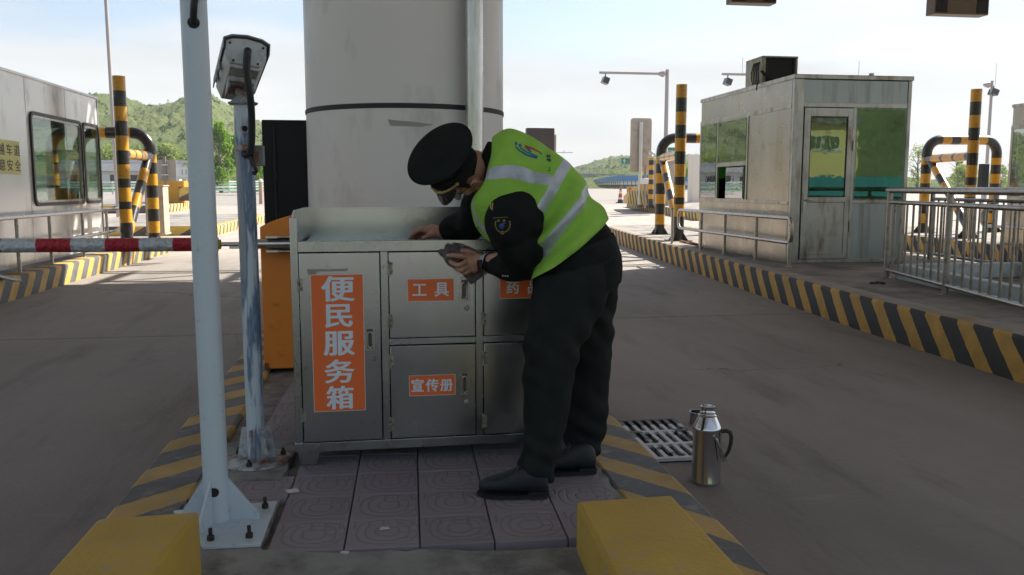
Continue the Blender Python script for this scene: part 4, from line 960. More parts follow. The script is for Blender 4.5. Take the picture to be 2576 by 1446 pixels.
a, b_ = aY(638, 417, 3.66), aY(662, 366, 3.66)
jb = MB(); jb.box((a.x, 3.64, a.z), (b_.x, 3.70, b_.z)); jbo = jb.build('junction_box', mat('grey junction box', (.16, .17, .17), .5, var=.2, vs=20), cp, bev=.003)
jb = MB(); jb.box((a.x + .008, 3.634, a.z + .012), (b_.x - .018, 3.639, b_.z - .025)); jb.build('rusty_cover', mat('rusty cover', (.20, .085, .04), .8, var=.4, vs=40), jbo)
# head
M_cam = mat('camera housing', (0.52, 0.555, 0.54), 0.42, var=.06, vs=8, dirt=((.30, .30, .28), .3, 22)); M_hood = mat('sun hood', (.22, .225, .22), .5)
rcn = aY(619, 132, 3.52); fwd = Vector((-.10, .36, -.085)).normalized(); rgt = Vector((1, .26, -.12)); rgt = (rgt - fwd * rgt.dot(fwd)).normalized(); upv = rgt.cross(fwd)
ctx = Matrix(((rgt.x, fwd.x, upv.x, rcn.x), (rgt.y, fwd.y, upv.y, rcn.y), (rgt.z, fwd.z, upv.z, rcn.z), (0, 0, 0, 1)))
sec = [(-.080, -.004), (-.056, -.052), (.056, -.052), (.080, -.004), (.080, .040), (.055, .052), (0, .058), (-.055, .052), (-.080, .040)]
def body(mb, sec, y0, y1, s0=1.0, s1=1.0):
    n = len(sec); mb.add([(x * s0, y0, z * s0) for x, z in sec] + [(x * s1, y1, z * s1) for x, z in sec], [tuple(range(n)), tuple(range(n, 2 * n))[::-1]] + [((i + 1) % n, i, n + i, n + (i + 1) % n) for i in range(n)])
head = MB(ctx); body(head, sec, 0, .012, .94, 1.0); hd = head.build('camera_head', M_cam, cp, bev=.003)
hm = MB(ctx); body(hm, [(x * .98, z * .98 - (.012 if z < 0 else 0)) for x, z in sec], .012, .40); hm.build('housing', M_cam, hd, bev=.003)
hm = MB(ctx); hs = [(-.088, .0), (-.088, .044), (-.058, .060), (0, .067), (.058, .060), (.088, .044), (.088, .0), (.084, .0), (.084, .041), (.055, .0545), (0, .062), (-.055, .0545), (-.084, .041), (-.084, 0)]
n = len(hs); hm.add([(x, -.012, z) for x, z in hs] + [(x, .46, z) for x, z in hs], [(i, (i + 1) % n, n + (i + 1) % n, n + i) for i in range(n)] + [(i, n - 1 - i, n - 2 - i, i + 1)[::-1] for i in range(6)] + [(n + i, n + i + 1, 2 * n - 2 - i, 2 * n - 1 - i)[::-1] for i in range(6)]); hm.build('sun_hood', M_hood, hd)
hm = MB(ctx); hm.lathe([(.020, 0), (.020, .012), (.014, .016), (.014, .03), (0, .03)], (0.004, -.001, -.004), 12, axis=(0, -1, 0)); hm.build('cable_gland', M_cam, hd)
for x, z in ((-.062, .028), (.062, .028), (-.046, -.04), (.046, -.04)):
    hm = MB(ctx); hm.lathe([(.005, 0), (.005, .003), (0, .004)], (x, 0, z), 8, axis=(0, -1, 0)); hm.build('screw', M_bolt, hd)
hm = MB(ctx); hm.box((-.02, -.001, .028), (.012, .001, .046)); hm.build('rating_plate', mat('rating plate', (.50, .52, .51), .5, var=.25, vs=160), hd)
for yy in (.14, .26):
    hm = MB(ctx); hm.box((-.088, yy, -.03), (-.082, yy + .045, .012)); hm.build('latch', M_hood, hd)
hm = MB(ctx); hm.box((-.05, .10, -.085), (.05, .26, -.0655)); hm.box((-.052, .10, -.115), (-.046, .24, -.066)); hm.box((.046, .10, -.115), (.052, .24, -.066)); hm.build('bracket_channel', M_rust, hd)
topp = c0_ + dv
yk = MB(); yk.lathe([(.052, 0), (.060, .006), (.060, .010), (.048, .014), (.030, .034), (.022, .05)], topp - Z * .004, 24); yk.build('flange', M_rust, cp)
yk = MB(); tq = ctx @ Vector((0, .17, -.09)); yk.tube([topp + Z * .03, topp + Z * .05 + (tq - topp) * .25, tq], [.03, .028, .032], 14); yk.lathe([(.026, -.03), (.026, .03)], topp + Z * .055, 16, axis=(1, .2, 0)); yk.build('swivel', M_rust, cp)
z2 = lambda x, y, Y: aY((600 + x * .5532) / 1.5906, y * .5532 / 1.5906, Y)
g0 = ctx @ Vector((.004, -.028, -.004))
cpth = [ctx @ Vector((.004, -.02, -.004)), g0 + Vector((0, -.012, -.006)), z2(698, 470, 3.49), z2(706, 560, 3.50), z2(722, 680, 3.52), z2(733, 800, 3.55), z2(736, 930, 3.58), z2(734, 1030, 3.60), z2(722, 1095, 3.615), z2(700, 1120, 3.625), z2(682, 1110, 3.65)]
fine = []
for i in range(len(cpth) - 1):
    for k in range(14):
        t = k / 14; p0_, p1_, p2_, p3_ = cpth[max(i - 1, 0)], cpth[i], cpth[i + 1], cpth[min(i + 2, len(cpth) - 1)]
        fine.append(0.5 * ((2 * p1_) + (p2_ - p0_) * t + (2 * p0_ - 5 * p1_ + 4 * p2_ - p3_) * t * t + (3 * p1_ - p0_ - 3 * p2_ + p3_) * t ** 3))
mb = MB(); mb.tube(fine, [.0150 if i % 2 else .0135 for i in range(len(fine))], 12); mb.build('conduit', mat('corrugated conduit', (.022, .024, .028), .5), cp, sharp=80)
mb = MB(); mb.tube([z2(712, 1125, 3.62), z2(735, 1160, 3.615), z2(756, 1200, 3.615), z2(768, 1235, 3.62), z2(760, 1256, 3.625), z2(745, 1250, 3.635)], .0075, 8); mb.build('cable', M_gask, cp)

# ---- yellow concrete blocks at the nose of the island
M_ylw = mat('worn yellow block paint', (0.56, 0.36, 0.062), 0.70, var=0.12, vs=3, bmp=.35, bs=50, dirt=((0.36, 0.34, 0.30), .17, 15))
def nose_block(label, plan, z1):
    t = MB(); n = len(plan)
    t.prism([(x, y, .17) for x, y in plan], (0, 0, z1 - .17))
    return tag(t.build('nose_block', M_ylw, bev=.014, seg=3), label, 'concrete block')
zL = aY(503, 1284, 2.60).z; A_, B_ = gp(245, 1303, zL), gp(503, 1284, zL); Cn, Dn = gp(372, 1446, zL), gp(115, 1446, zL)
ext = lambda a, b_, s: (a.x + (b_.x - a.x) * s, a.y + (b_.y - a.y) * s)
nose_block('yellow painted concrete block in front of the white post at bottom left', [(A_.x, A_.y), ext(A_, Dn, 2.2), ext(B_, Cn, 2.2), (B_.x, B_.y)], zL)
zR = aY(1449, 1260, 2.60).z; A_, B_ = gp(1449, 1260, zR), gp(1690, 1243, zR); Cn, Dn = gp(1880, 1446, zR), gp(1543, 1446, zR)
nose_block('yellow painted concrete block at bottom right below the man', [(A_.x, A_.y), ext(A_, Dn, 2.2), ext(B_, Cn, 2.2), (B_.x, B_.y)], zR)

# ---- drain grate, flask, cup
gm, nt, N, L, b = nodes('paint splashed iron'); c = wpos(N)
f = nzn(N, L, c, 5.5, 6, .6, (1, 1, 1), .44, .47); sy = N.new('ShaderNodeSeparateXYZ'); L.new(c, sy.inputs[0])
L.new(mixc(N, L, mth(N, L, 'MULTIPLY', f, mth(N, L, 'LESS_THAN', sy.outputs[1], 4.58)), (.075, .068, .065), (.60, .60, .62)), b.inputs['Base Color']); b.inputs['Roughness'].default_value = .55
gt = thing('drain_grate', 'iron drain grate splashed with white paint in the road beside the kerb', 'drain grate', (1.5, 4.4, 0))
gx0, gx1, gy0, gy1 = 1.22, 1.665, 3.98, 4.70
mb = MB(); mb.box((gx0, gy0, .001), (gx1, gy1, .006)); mb.build('pit_shade', M_dark, gt)  # dark sheet on the road, painted shade below the slots
mb = MB(); rows = 3; ncol = 8; fr = .028; zz0, zz1 = .0062, .024
ry = (gy1 - gy0 - fr) / rows; rx = (gx1 - gx0 - fr * .6) / ncol
for i in range(rows + 1): mb.box((gx0, gy0 + i * ry, zz0), (gx1, gy0 + i * ry + fr, zz1))
for i in range(rows):
    for j in range(ncol + 1): mb.box((gx0 + j * rx, gy0 + i * ry + fr, zz0), (gx0 + j * rx + rx * .46, gy0 + (i + 1) * ry, zz1 - .001))
mb.build('bars', gm, gt, bev=.002)
M_flask = mat('polished flask steel', (0.58, 0.585, 0.59), 0.15, 1.0, var=.05, vs=6, rvar=.06)
bc = gp(1775, 1212, 0); bc.z = .002
fl = thing('vacuum_flask', 'open polished steel vacuum flask with black handle standing on the road', 'vacuum flask', bc)
mb = MB(); mb.lathe([(.067, 0), (.068, .008), (.0655, .014), (.0655, .250), (.0672, .254), (.0672, .262), (.0645, .268), (.052, .295), (.043, .312), (.041, .316), (.042, .320), (.036, .326), (.035, .330), (.036, .333), (.0315, .338), (.030, .352), (.0325, .358), (.0325, .362), (.028, .363), (.026, .345), (.022, .31), (0, .30)], bc, 48); mb.build('body', M_flask, fl)
d = (RT + Vector((0, -.25, 0))).normalized()
mb = MB(); hp = [(.062, .245), (.085, .250), (.103, .243), (.109, .222), (.107, .19), (.099, .155), (.084, .128), (.072, .124)]
mb.tube([bc + d * a + Z * b_ for a, b_ in hp], [.009, .010, .010, .0095, .009, .0085, .008, .007], 10); mb.build('handle', M_gask, fl)
pv_ = bc + Vector((.012, -.0665, .232)); mb = MB(); mb.lathe([(.008, -.002), (.008, .005), (0, .006)], pv_, 10, axis=(0, -1, 0))
for o_ in (-.005, 0, .005): mb.tube([pv_ + Vector((o_ * .6, -.003, 0)), pv_ + Vector((.02 + o_, -.006, -.05)), pv_ + Vector((.040 + o_ * 1.6, -.004, -.095)), pv_ + Vector((.050 + o_ * 2, .004, -.118))], .0028, 6)
mb.build('carry_wire', M_flask, fl)
cc2 = gp(1754, 1066, 0); cc2.z = .002
cu = thing('flask_cup', 'small dark steel cup standing open on the road behind the vacuum flask', 'cup', cc2)
mb = MB(); mb.lathe([(.040, 0), (.043, .004), (.045, .066), (.0465, .069), (.0465, .072), (.044, .072), (.042, .01), (0, .008)], cc2, 32); mb.build('cup', M_flask, cu)

# ---- lane signal boxes hung under the canopy
M_sbr = mat('dark brown box paint', (0.085, 0.055, 0.028), 0.5, var=.25, vs=2)
def lane_box(label, px0, px1, py, Y):
    a, b_ = aY(px0, py, Y), aY(px1, py, Y); z0 = (a.z + b_.z) / 2
    t = thing('lane_signal', label, 'signal box', ((a.x + b_.x) / 2, Y, 6.8), 'lane signals hung from the canopy')
    mb = MB(); mb.box((a.x, Y, z0), (b_.x, Y + .3, z0 + 1.15)); mb.build('case', M_sbr, t, bev=.012)
    for x0, x1 in ((a.x + .03, a.x + .28), (b_.x - .28, b_.x - .03)): mb = MB(); mb.box((x0, Y - .008, z0 + .03), (x1, Y, z0 + 1.1)); mb.build('back_rib', M_black, t)
    for x in (a.x + .2, b_.x - .2): mb = MB(); mb.cyl((x, Y + .15, z0 + 1.1), (x, Y + .15, 6.95), .03, 8); mb.build('hanger', M_black, t)
lane_box('dark signal box hanging at the top edge above the steel booth, the left one', 1840, 1953, 7, 16.6)
lane_box('brown-backed signal box hanging at top right, showing more of itself than its neighbour', 2350, 2486, 36, 16.6)

# ---- litter on the pavers
M_paper = mat('scuffed white scrap', (0.62, 0.62, 0.62), 0.8, var=.15, vs=40)
for lab, px, py, s, rz in (('torn white scrap on the cement edge beside the white post', 737, 1233, .028, .2), ('pale curled sliver lying on the pavers in the foreground', 965, 1328, .016, 1.2), ('small white crumb at the end of a dark paver joint', 868, 1388, .013, .7)):
    p = gp(px, py, .206); r_ = random.Random(int(px)); mb = MB()
    ring = [(p.x + s * r_.uniform(.5, 1.1) * math.cos(a) * (1.3), p.y + s * r_.uniform(.4, 1.0) * math.sin(a), .2035) for a in [2 * math.pi * i / 14 for i in range(14)]]
    mb.prism(ring, (0, 0, .003)); tag(mb.build('paper_scrap', M_paper), lab, 'litter')
# ================================================================== FAR GROUND, HILLS, TREES, ROADSIDE THINGS
crest = [(-1500, 345, 260), (-800, 320, 260), (-300, 285, 260), (0, 268, 260), (150, 255, 260), (250, 252, 260), (300, 257, 260), (340, 268, 260), (390, 272, 262), (430, 266, 264), (465, 253, 268), (530, 249, 270), (580, 283, 275),
         (620, 308, 280), (655, 318, 285), (760, 345, 300), (900, 385, 330), (1100, 422, 360), (1300, 440, 400), (1450, 432, 420), (1500, 416, 420), (1560, 402, 420), (1620, 396, 420), (1700, 393, 420), (1760, 399, 420), (1900, 420, 420), (2100, 445, 420), (2300, 461, 420), (2600, 462, 420), (3300, 462, 420), (4500, 462, 420)]
cp_ = []
for px, py, Rc in crest:
    d = ray(px, py); h = math.hypot(d.x, d.y); cp_.append((math.atan2(d.x, d.y), CAM_H + d.z / h * Rc, Rc))
cb_ = np.array([c[0] for c in cp_]); ch_ = np.array([c[1] for c in cp_]); cr_ = np.array([c[2] for c in cp_])
order = np.argsort(cb_); cb_, ch_, cr_ = cb_[order], ch_[order], cr_[order]
cb_ = np.concatenate([[-3.2, -2.4, -1.7], cb_, [1.7, 2.1, 2.6, 3.2]]); ch_ = np.concatenate([[34, 40, 30], ch_, [4, 18, 30, 34]]); cr_ = np.concatenate([[240, 240, 250], cr_, [380, 300, 250, 240]])
def hill(b, r):
    Hc, Rc = np.interp(b, cb_, ch_), np.interp(b, cb_, cr_); f0 = 98.0
    t = np.clip((r - f0) / (Rc - f0), 0, 1); s = t * t * (3 - 2 * t) * .55 + t * .45
    back = np.clip((r - Rc) / 220, 0, 1)
    n = np.sin(b * 31 + r * .02) * .05 + np.sin(b * 67 - r * .045) * .03
    z = 1.0 + (Hc - 1.0) * s * (1 + n * np.sin(np.pi * t)) * (1 - back * back * .5)
    return z

_tab = np.random.default_rng(5).uniform(-1, 1, (512, 512))
def vn(x, y):
    xi, yi = np.floor(x).astype(int), np.floor(y).astype(int); fx, fy = x - xi, y - yi; fx, fy = fx * fx * (3 - 2 * fx), fy * fy * (3 - 2 * fy); T = lambda i, j: _tab[i % 512, j % 512]
    return (T(xi, yi) * (1 - fx) + T(xi + 1, yi) * fx) * (1 - fy) + (T(xi, yi + 1) * (1 - fx) + T(xi + 1, yi + 1) * fx) * fy
def bushy(x, y):
    cover = np.clip(vn(x * .05, y * .05) + .55 + .4 * vn(x * .13 + 9, y * .13), 0, 1)
    return cover * (np.abs(vn(x * .55, y * .55)) * 1.1 + np.abs(vn(x * 1.1 + 40, y * 1.1)) * .9 + np.abs(vn(x * .22 + 7, y * .22)) * .8) 
def hill_mat():
    m, nt, N, L, b = nodes('grassy hillside'); p = wpos(N)
    c = mixc(N, L, nzn(N, L, p, .035, 8, .65), (.09, .125, .04), (.13, .152, .058)); c = mixc(N, L, nzn(N, L, p, .35, 8, .7, None, .5, .7), c, (.10, .13, .048))
    L.new(c, b.inputs['Base Color']); b.inputs['Roughness'].default_value = .95; b.inputs['Specular IOR Level'].default_value = .1; bump(N, L, b, nzn(N, L, p, .9, 6, .7, None, .2, .8), .8, .8); return m
bs = np.concatenate([np.linspace(-math.pi, -1.0, 60), np.linspace(-0.98, -.56, 40), np.arange(-.555, -.12, .0019), np.linspace(-.118, .10, 30), np.arange(.105, .40, .0022), np.linspace(.41, 1.15, 60), np.linspace(1.17, 2.38, 30), np.arange(2.4, 2.9, .004), np.linspace(2.91, math.pi, 12)])
rs = np.concatenate([np.arange(98, 300, .95), np.linspace(301, 440, 70), [480, 540, 620]]); nb = len(bs)
B, RR_ = np.meshgrid(bs, rs); X_, Y_ = np.sin(B) * RR_, np.cos(B) * RR_
Zh = hill(B, RR_) + bushy(X_, Y_) * np.clip((RR_ - 118) / 25, 0, 1); Zh[0] = .9
V = np.stack([X_, Y_, Zh], -1).reshape(-1, 3)
ii, jj = np.meshgrid(np.arange(nb - 1), np.arange(len(rs) - 1)); i0 = (jj * nb + ii).ravel()
F = np.stack([i0, i0 + 1, i0 + nb + 1, i0 + nb], 1)
kind(np_mesh('hills', V, F, hill_mat(), smooth=True), 'structure')

def leaf_mat(name, ca, cb, cc=None, scale=.25, trans=.35):
    m, nt, N, L, b = nodes(name); p = wpos(N); N.remove(b); out = N['Material Output']
    c = mixc(N, L, nzn(N, L, p, scale, 3, .6), ca, cb)
    if cc: c = mixc(N, L, nzn(N, L, p, scale * .23, 4, .6, None, .52, .62), c, cc)
    c = mixc(N, L, nzn(N, L, p, scale * 9, 2, .5, None, .3, .7), c, mixc(N, L, .5, c, (.9, 1, .5), 'MULTIPLY'))
    d = N.new('ShaderNodeBsdfDiffuse'); t = N.new('ShaderNodeBsdfTranslucent'); L.new(c, d.inputs[0]); L.new(c, t.inputs[0])
    ms = N.new('ShaderNodeMixShader'); ms.inputs[0].default_value = trans; L.new(d.outputs[0], ms.inputs[1]); L.new(t.outputs[0], ms.inputs[2]); L.new(ms.outputs[0], out.inputs[0]); return m
# shrubs and conifers all over the slopes: one mass of small jagged clumps
nr = np.random.default_rng(11)
def clumps(P, sz, tall, nf=16, ts=.24):
    """each clump: nf small random triangles in an egg-shaped volume; P (n,3)"""
    n = len(P); d = nr.normal(size=(n, nf, 3)); d /= np.linalg.norm(d, axis=2, keepdims=True)
    c = d * nr.uniform(.45, 1.0, (n, nf, 1)); c[..., 2] = np.abs(c[..., 2]) * 1.0
    taper = 1 - .75 * c[..., 2:3] * (tall[:, None, None] > 1.4)
    c = c * np.concatenate([taper, taper, np.ones_like(taper)], 2)
    cen = P[:, None] + c * (sz[:, None, None] * np.stack([np.ones(n), np.ones(n), tall], -1)[:, None])
    q = nr.normal(size=(n, nf, 3, 3)) * (sz[:, None, None, None] * ts)
    V = cen[:, :, None] + q; F = np.arange(n * nf * 3).reshape(-1, 3); return V.reshape(-1, 3), F
def scatter(n, b0, b1, r0, r1):
    b = nr.uniform(b0, b1, n); r = r0 + (r1 - r0) * nr.uniform(0, 1, n) ** .8; k = r < np.interp(b, cb_, cr_) + 4
    b, r = b[k], r[k]; return np.stack([np.sin(b) * r, np.cos(b) * r, hill(b, r) - .15], -1)
M_shr = leaf_mat('hillside scrub', (.12, .16, .05), (.19, .21, .08), (.08, .12, .045), .12, .5)
M_con = leaf_mat('dark hillside conifers', (.07, .11, .04), (.11, .15, .06), None, .2, .3)
P = np.concatenate([scatter(9500, -.62, -.05, 112, 290), scatter(2200, 2.4, 2.9, 112, 250), scatter(1500, .05, .52, 150, 424)])
V, F = clumps(P, nr.uniform(.2, .6, len(P)) * (.6 + P[:, 1] / 420), nr.uniform(.7, 1.2, len(P)), 26)
kind(np_mesh('hillside_scrub', V, F, M_shr), 'stuff')
P = np.concatenate([scatter(900, -.62, -.05, 140, 290), scatter(300, .10, .52, 200, 410)])
V, F = clumps(P, nr.uniform(.45, 1.0, len(P)), nr.uniform(1.6, 2.6, len(P)), 36)
kind(np_mesh('hillside_conifers', V, F, M_con), 'stuff')
# rough verge of grass and weeds along the far edge of the plaza
V, F = clumps(np.stack([nr.uniform(-45, 12, 2600), nr.uniform(82, 100, 2600), np.full(2600, .95)], -1), nr.uniform(.25, .7, 2600), nr.uniform(.7, 1.2, 2600), 10)
kind(np_mesh('verge_weeds', V, F, M_shr), 'stuff')
M_grass = mat('verge earth', (.22, .20, .11), .95, var=.3, vs=.5, dirt=((.08, .11, .035), .6, .8))
mb = MB(); mb.box((-160, 78, .5), (-7, 99, .955)); kind(mb.build('verge', M_grass), 'structure')

# what stands behind the camera and shows only as a reflection in the booth's green glass
M_cream = mat('cream render', (.66, .58, .22), .7, var=.06)
rb_ = thing('roadside_building', 'yellow building with a white window, seen only mirrored in the booth door glass', 'building', (47, -68, 0))
mb = MB(); mb.box((44.2, -72, 0), (51.5, -66, 8.2)); mb.build('wall', M_cream, rb_)
mb = MB(); mb.box((43.8, -72.4, 8.2), (51.9, -65.6, 8.5)); mb.build('roof', M_conc, rb_)
mb = MB(); frame_bars(mb, (0, -66, 0), (1, 0, 0), (0, 1, 0), 45.4, 49.4, 5.2, 7.0, .14, .05, .05)
for xk in (46.4, 47.4, 48.4): mb.box((xk - .05, -66.0, 5.34), (xk + .05, -65.96, 6.86))
wf_ = mb.build('window', M_wl0, rb_); mb = MB(); mb.box((45.54, -65.995, 5.34), (49.26, -65.985, 6.86)); mb.build('pane', M_cg, wf_)
fb_ = thing('sheet_fence', 'blue sheet fence low along the bottom of the booth glass reflections', 'fence', (50, -60, 0))
mb = MB(); mb.box((20, -60.1, 0), (100, -60, 2.5)); mb.build('sheets', mat('blue green sheet fence', (.02, .21, .22), .5, .1, var=.12, vs=.8), fb_)

# individual trees
M_bark = mat('grey bark', (.14, .12, .10), .9, var=.3, vs=3)
def tree(name, label, cat, x, y, h, w, m, n, leaf, group, z=None, shape='poplar', sd=1):
    z = gz(y) if z is None else z; r_ = np.random.default_rng(sd)
    t = thing(name, label, cat, (x, y, z), group)
    tk = MB(); th = h * (.85 if shape == 'poplar' else .6)
    tk.tube([(x, y, z - .05), (x + .05, y, z + th * .3), (x - .04, y + .04, z + th * .65), (x, y, z + th)], [.05 * h ** .7, .04 * h ** .7, .025 * h ** .7, .01 * h ** .7], 8)
    br = []
    for k in range(9):
        a = r_.uniform(0, 6.28); z0 = z + h * r_.uniform(.18, .6); L_ = w * r_.uniform(.3, .5)
        e = (x + math.cos(a) * L_, y + math.sin(a) * L_, z0 + h * r_.uniform(.12, .28)); br.append(e); tk.tube([(x, y, z0), ((x + e[0]) / 2, (y + e[1]) / 2, z0 * .35 + e[2] * .65), e], [.018 * h ** .7, .012 * h ** .7, .004 * h ** .7], 5)
    tk.build('trunk', M_bark, t, weld=False)
    nc = 26 if shape == 'poplar' else 20; cs = []
    for k in range(nc):
        u = r_.uniform(.10, 1.0); prof = math.sin(math.pi * min(u * .82 + .14, 1)) ** .7
        a = r_.uniform(0, 6.28); rr = w * .5 * prof * math.sqrt(r_.uniform(0, 1)) * .8
        cs.append((x + math.cos(a) * rr, y + math.sin(a) * rr, z + h * u * .96, w * r_.uniform(.10, .20)))
    cs = np.array(cs); idx = r_.integers(0, nc, n); d = r_.normal(size=(n, 3)); d /= np.linalg.norm(d, axis=1, keepdims=True)
    c = cs[idx, :3] + d * (cs[idx, 3] * r_.uniform(.3, 1, n) ** .5)[:, None] * np.array([1, 1, 1.25])
    a = r_.normal(size=(n, 3)); a /= np.linalg.norm(a, axis=1, keepdims=True); b = np.cross(a, r_.normal(size=(n, 3))); b /= np.linalg.norm(b, axis=1, keepdims=True)
    s = (leaf * r_.uniform(.6, 1.3, n))[:, None]
    V = np.stack([c - a * s, c + b * s * .55, c + a * s, c - b * s * .55], 1).reshape(-1, 3); F = np.arange(n * 4).reshape(-1, 4)
    np_mesh('crown', V, F, m, t); return t
M_pop = leaf_mat('bright poplar leaves', (.16, .29, .04), (.26, .40, .07), None, .5, .45)
M_wil = leaf_mat('pale willow leaves', (.22, .29, .09), (.33, .38, .13), None, .4, .45)
M_yelb = leaf_mat('yellow bush leaves', (.30, .30, .04), (.42, .38, .05), None, .5, .4)
at = lambda px, Y: (aY(px, 470, Y).x, Y)
x, y = at(556, 74); tree('poplar_tree', 'bright green poplar between the white post and the camera post, the tallest', 'tree', x, y, 5.7, 2.6, M_pop, 3600, .13, 'poplars beyond the guardrail', sd=1)
x, y = at(602, 76); tree('poplar_tree', 'bright green poplar standing right behind the camera post', 'tree', x, y, 5.1, 2.4, M_pop, 3000, .13, 'poplars beyond the guardrail', sd=2)
x, y = at(650, 79); tree('poplar_tree', 'low green tree between the camera post and the black control cabinet', 'tree', x, y, 2.9, 2.3, M_pop, 1800, .13, 'poplars beyond the guardrail', sd=3)
for i, (px, Y, h, w, lab) in enumerate(((352, 97, 5.0, 4.2, 'pale feathery tree showing between the striped post and its hoop'), (412, 98, 5.4, 4.6, 'pale feathery tree right of the striped hoop, above the sign back'), (462, 96, 4.6, 4.0, 'pale feathery tree just left of the white post'), (290, 99, 5.2, 4.6, 'pale feathery tree above the white house, left of the striped post'))):
    x, y = at(px, Y); tree('willow_tree', lab, 'tree', x, y, h * .84, w, M_wil, 2600, .17, 'pale trees behind the white house', sd=20 + i)
x, y = at(478, 88); tree('yellow_bush', 'yellow flowering bush at the left edge of the white post', 'bush', x, y, 2.6, 2.2, M_yelb, 900, .13, None, sd=40)
x, y = at(1748, 84); tree('poplar_tree', 'small bright tree between the striped post and the steel booth', 'tree', x, y, 3.4, 2.2, M_pop, 1300, .13, 'young trees on the right', sd=50)
for i, (px, Y, h, w, lab) in enumerate(((2306, 92, 5.0, 3.0, 'thin airy tree right of the steel booth, beside the hoop'), (2408, 95, 3.6, 2.4, 'thin airy tree seen inside the whole striped hoop'), (2425, 90, 2.4, 4.0, 'low bushy tree behind the whole striped hoop'), (2515, 92, 2.8, 2.6, 'small tree right of the tall striped post, by the second booth'))):
    x, y = at(px, Y); tree('thin_tree', lab, 'tree', x, y, h, w, M_wil, 900 if i != 2 else 2000, .12, 'young trees on the right', sd=60 + i)

# ---- roadside things
M_wht = mat('white render', (.72, .72, .70), .7, var=.05, vs=.5); M_tile = mat('dark roof tiles', (.10, .105, .115), .6, var=.3, vs=2)
M_gwin = plain('dark window', (.03, .035, .04), .2)
M_sgal = mat('pale galvanised steel', (.58, .58, .56), .42, .7, var=.1, vs=2)
M_mint = mat('mint green rail', (.30, .56, .40), .45, var=.08, vs=1); M_wr = mat('white rail', (.72, .74, .72), .4, .3, var=.05)
hx0, hx1 = at(255, 86)[0] - 4, at(452, 86)[0]
hs = thing('house', 'low white house with a dark tiled roof behind the striped posts on the left', 'house', ((hx0 + hx1) / 2, 88, gz(88)))
mb = MB(); mb.box((hx0, 86, .9), (hx1, 92, 2.9)); mb.build('wall', M_wht, hs)
mb = MB(); mb.prism([(hx0 - .4, 85.5, 2.85), (hx0 - .4, 92.5, 2.85), (hx0 - .4, 89, 3.75)], (hx1 - hx0 + .8, 0, 0)); rf = mb.build('roof', M_tile, hs)
mb = MB(); mb.box((hx0 - .4, 88.8, 3.65), (hx1 + .4, 89.2, 3.95)); mb.build('ridge', M_wht, rf)
for k in range(5):
    xk = hx0 + 1.2 + k * (hx1 - hx0 - 2) / 5; mb = MB(); mb.box((xk, 85.96, 1.5), (xk + .9, 85.995, 2.5)); mb.build('window', M_gwin, hs)
bx0, bx1 = at(432, 80)[0], at(505, 80)[0]
bb = thing('banner', 'long white roadside banner with grey lettering strokes left of the white post', 'banner', (bx0, 80, gz(80)))
mb = MB(); mb.box((bx0, 80, 2.25), (bx1, 80.06, 3.05)); mb.build('board', M_wht, bb)
mb = MB(); mb.box((bx0, 79.99, 2.05), (bx1, 80.07, 2.25)); mb.build('lower_rail', M_sgal, bb)
mb = MB()
for k in range(4): mb.box((bx0 + .9 + k * .32, 79.985, 2.45), (bx0 + 1.0 + k * .32, 79.998, 2.9))
mb.build('lettering', mat('grey strokes', (.35, .36, .40), .7), bb)
for xx in (bx0 + .3, bx1 - .3):
    mb = MB(); mb.cyl((xx, 80.1, .9), (xx, 80.1, 2.3), .05, 8); mb.build('leg', M_sgal, bb)
def guardrail(label, pts, rails, post_every, zg, mats, group=None, post_m=None, ph=.8, pr_=.06):
    t = thing('guardrail', label, 'guardrail', (*pts[0], zg(pts[0])), group)
    P = [Vector((x, y, zg((x, y)))) for x, y in pts]
    for z, hgt, m in rails:
        mb = MB()
        for i in range(len(P) - 1):
            a, b = P[i], P[i + 1]; d = (b - a).normalized(); q = Vector((-d.y, d.x, 0)) * .03
            mb.hexa([a + Z * z - q, b + Z * z - q, b + Z * z + q, a + Z * z + q, a + Z * (z + hgt) - q, b + Z * (z + hgt) - q, b + Z * (z + hgt) + q, a + Z * (z + hgt) + q])
        mb.build('rail', m, t)
    k = 0
    for i in range(len(P) - 1):
        L_ = (P[i + 1] - P[i]).length; n = max(1, round(L_ / post_every))
        for j in range(n):
            p = P[i].lerp(P[i + 1], j / n) + Vector((0, .09, 0)); mb = MB()
            if isinstance(post_m, tuple):
                banded(mb, [p - Z * .1, p + Z * ph], pr_, [(.22, 1), (.2, 0), (.2, 1), (.2, 0), (.3, 1)], 8); mb.build('post', list(post_m), t)
            else: mb.cyl(p - Z * .1, p + Z * ph, pr_, 8); mb.build('post', post_m or M_wr, t)
    return t
g0_, g1_, g2_ = (-34, 66), (-20.2, 69), (-12.5, 74)
guardrail('white and mint three-rail guardrail crossing behind the left striped posts', [g0_, g1_, g2_, (-9.6, 77), (-5, 84)], [(.18, .16, M_mint), (.42, .14, M_wr), (.64, .16, M_mint), (.86, .12, M_wr)], 2.0, lambda q: gz(q[1]), None, 'guardrails along the plaza edge', M_wr, 1.0)
bcv = [(at(1478, 150)[0], 150), (at(1492, 130)[0], 130), (at(1520, 112)[0], 112), (at(1560, 99)[0], 99), (at(1610, 91)[0], 91), (at(1690, 86)[0], 86), (at(1790, 84)[0], 84)]
zr_ = lambda q: gz(q[1]) - .05
guardrail('curving grey guardrail on yellow and black posts below the blue fence', bcv, [(.52, .30, M_sgal), (.86, .06, M_sgal)], 1.6, zr_, None, 'guardrails along the plaza edge', (M_yel, M_blk), .9, .09)
M_blue = mat('blue sheet fence', (.02, .20, .50), .45, .1, var=.12, vs=.8, stretch=(1, 1, .2))
bf = thing('sheet_fence', 'long curving blue sheet-metal fence on the far right roadside', 'fence', (bcv[1][0], bcv[1][1] + 3, 1.1))
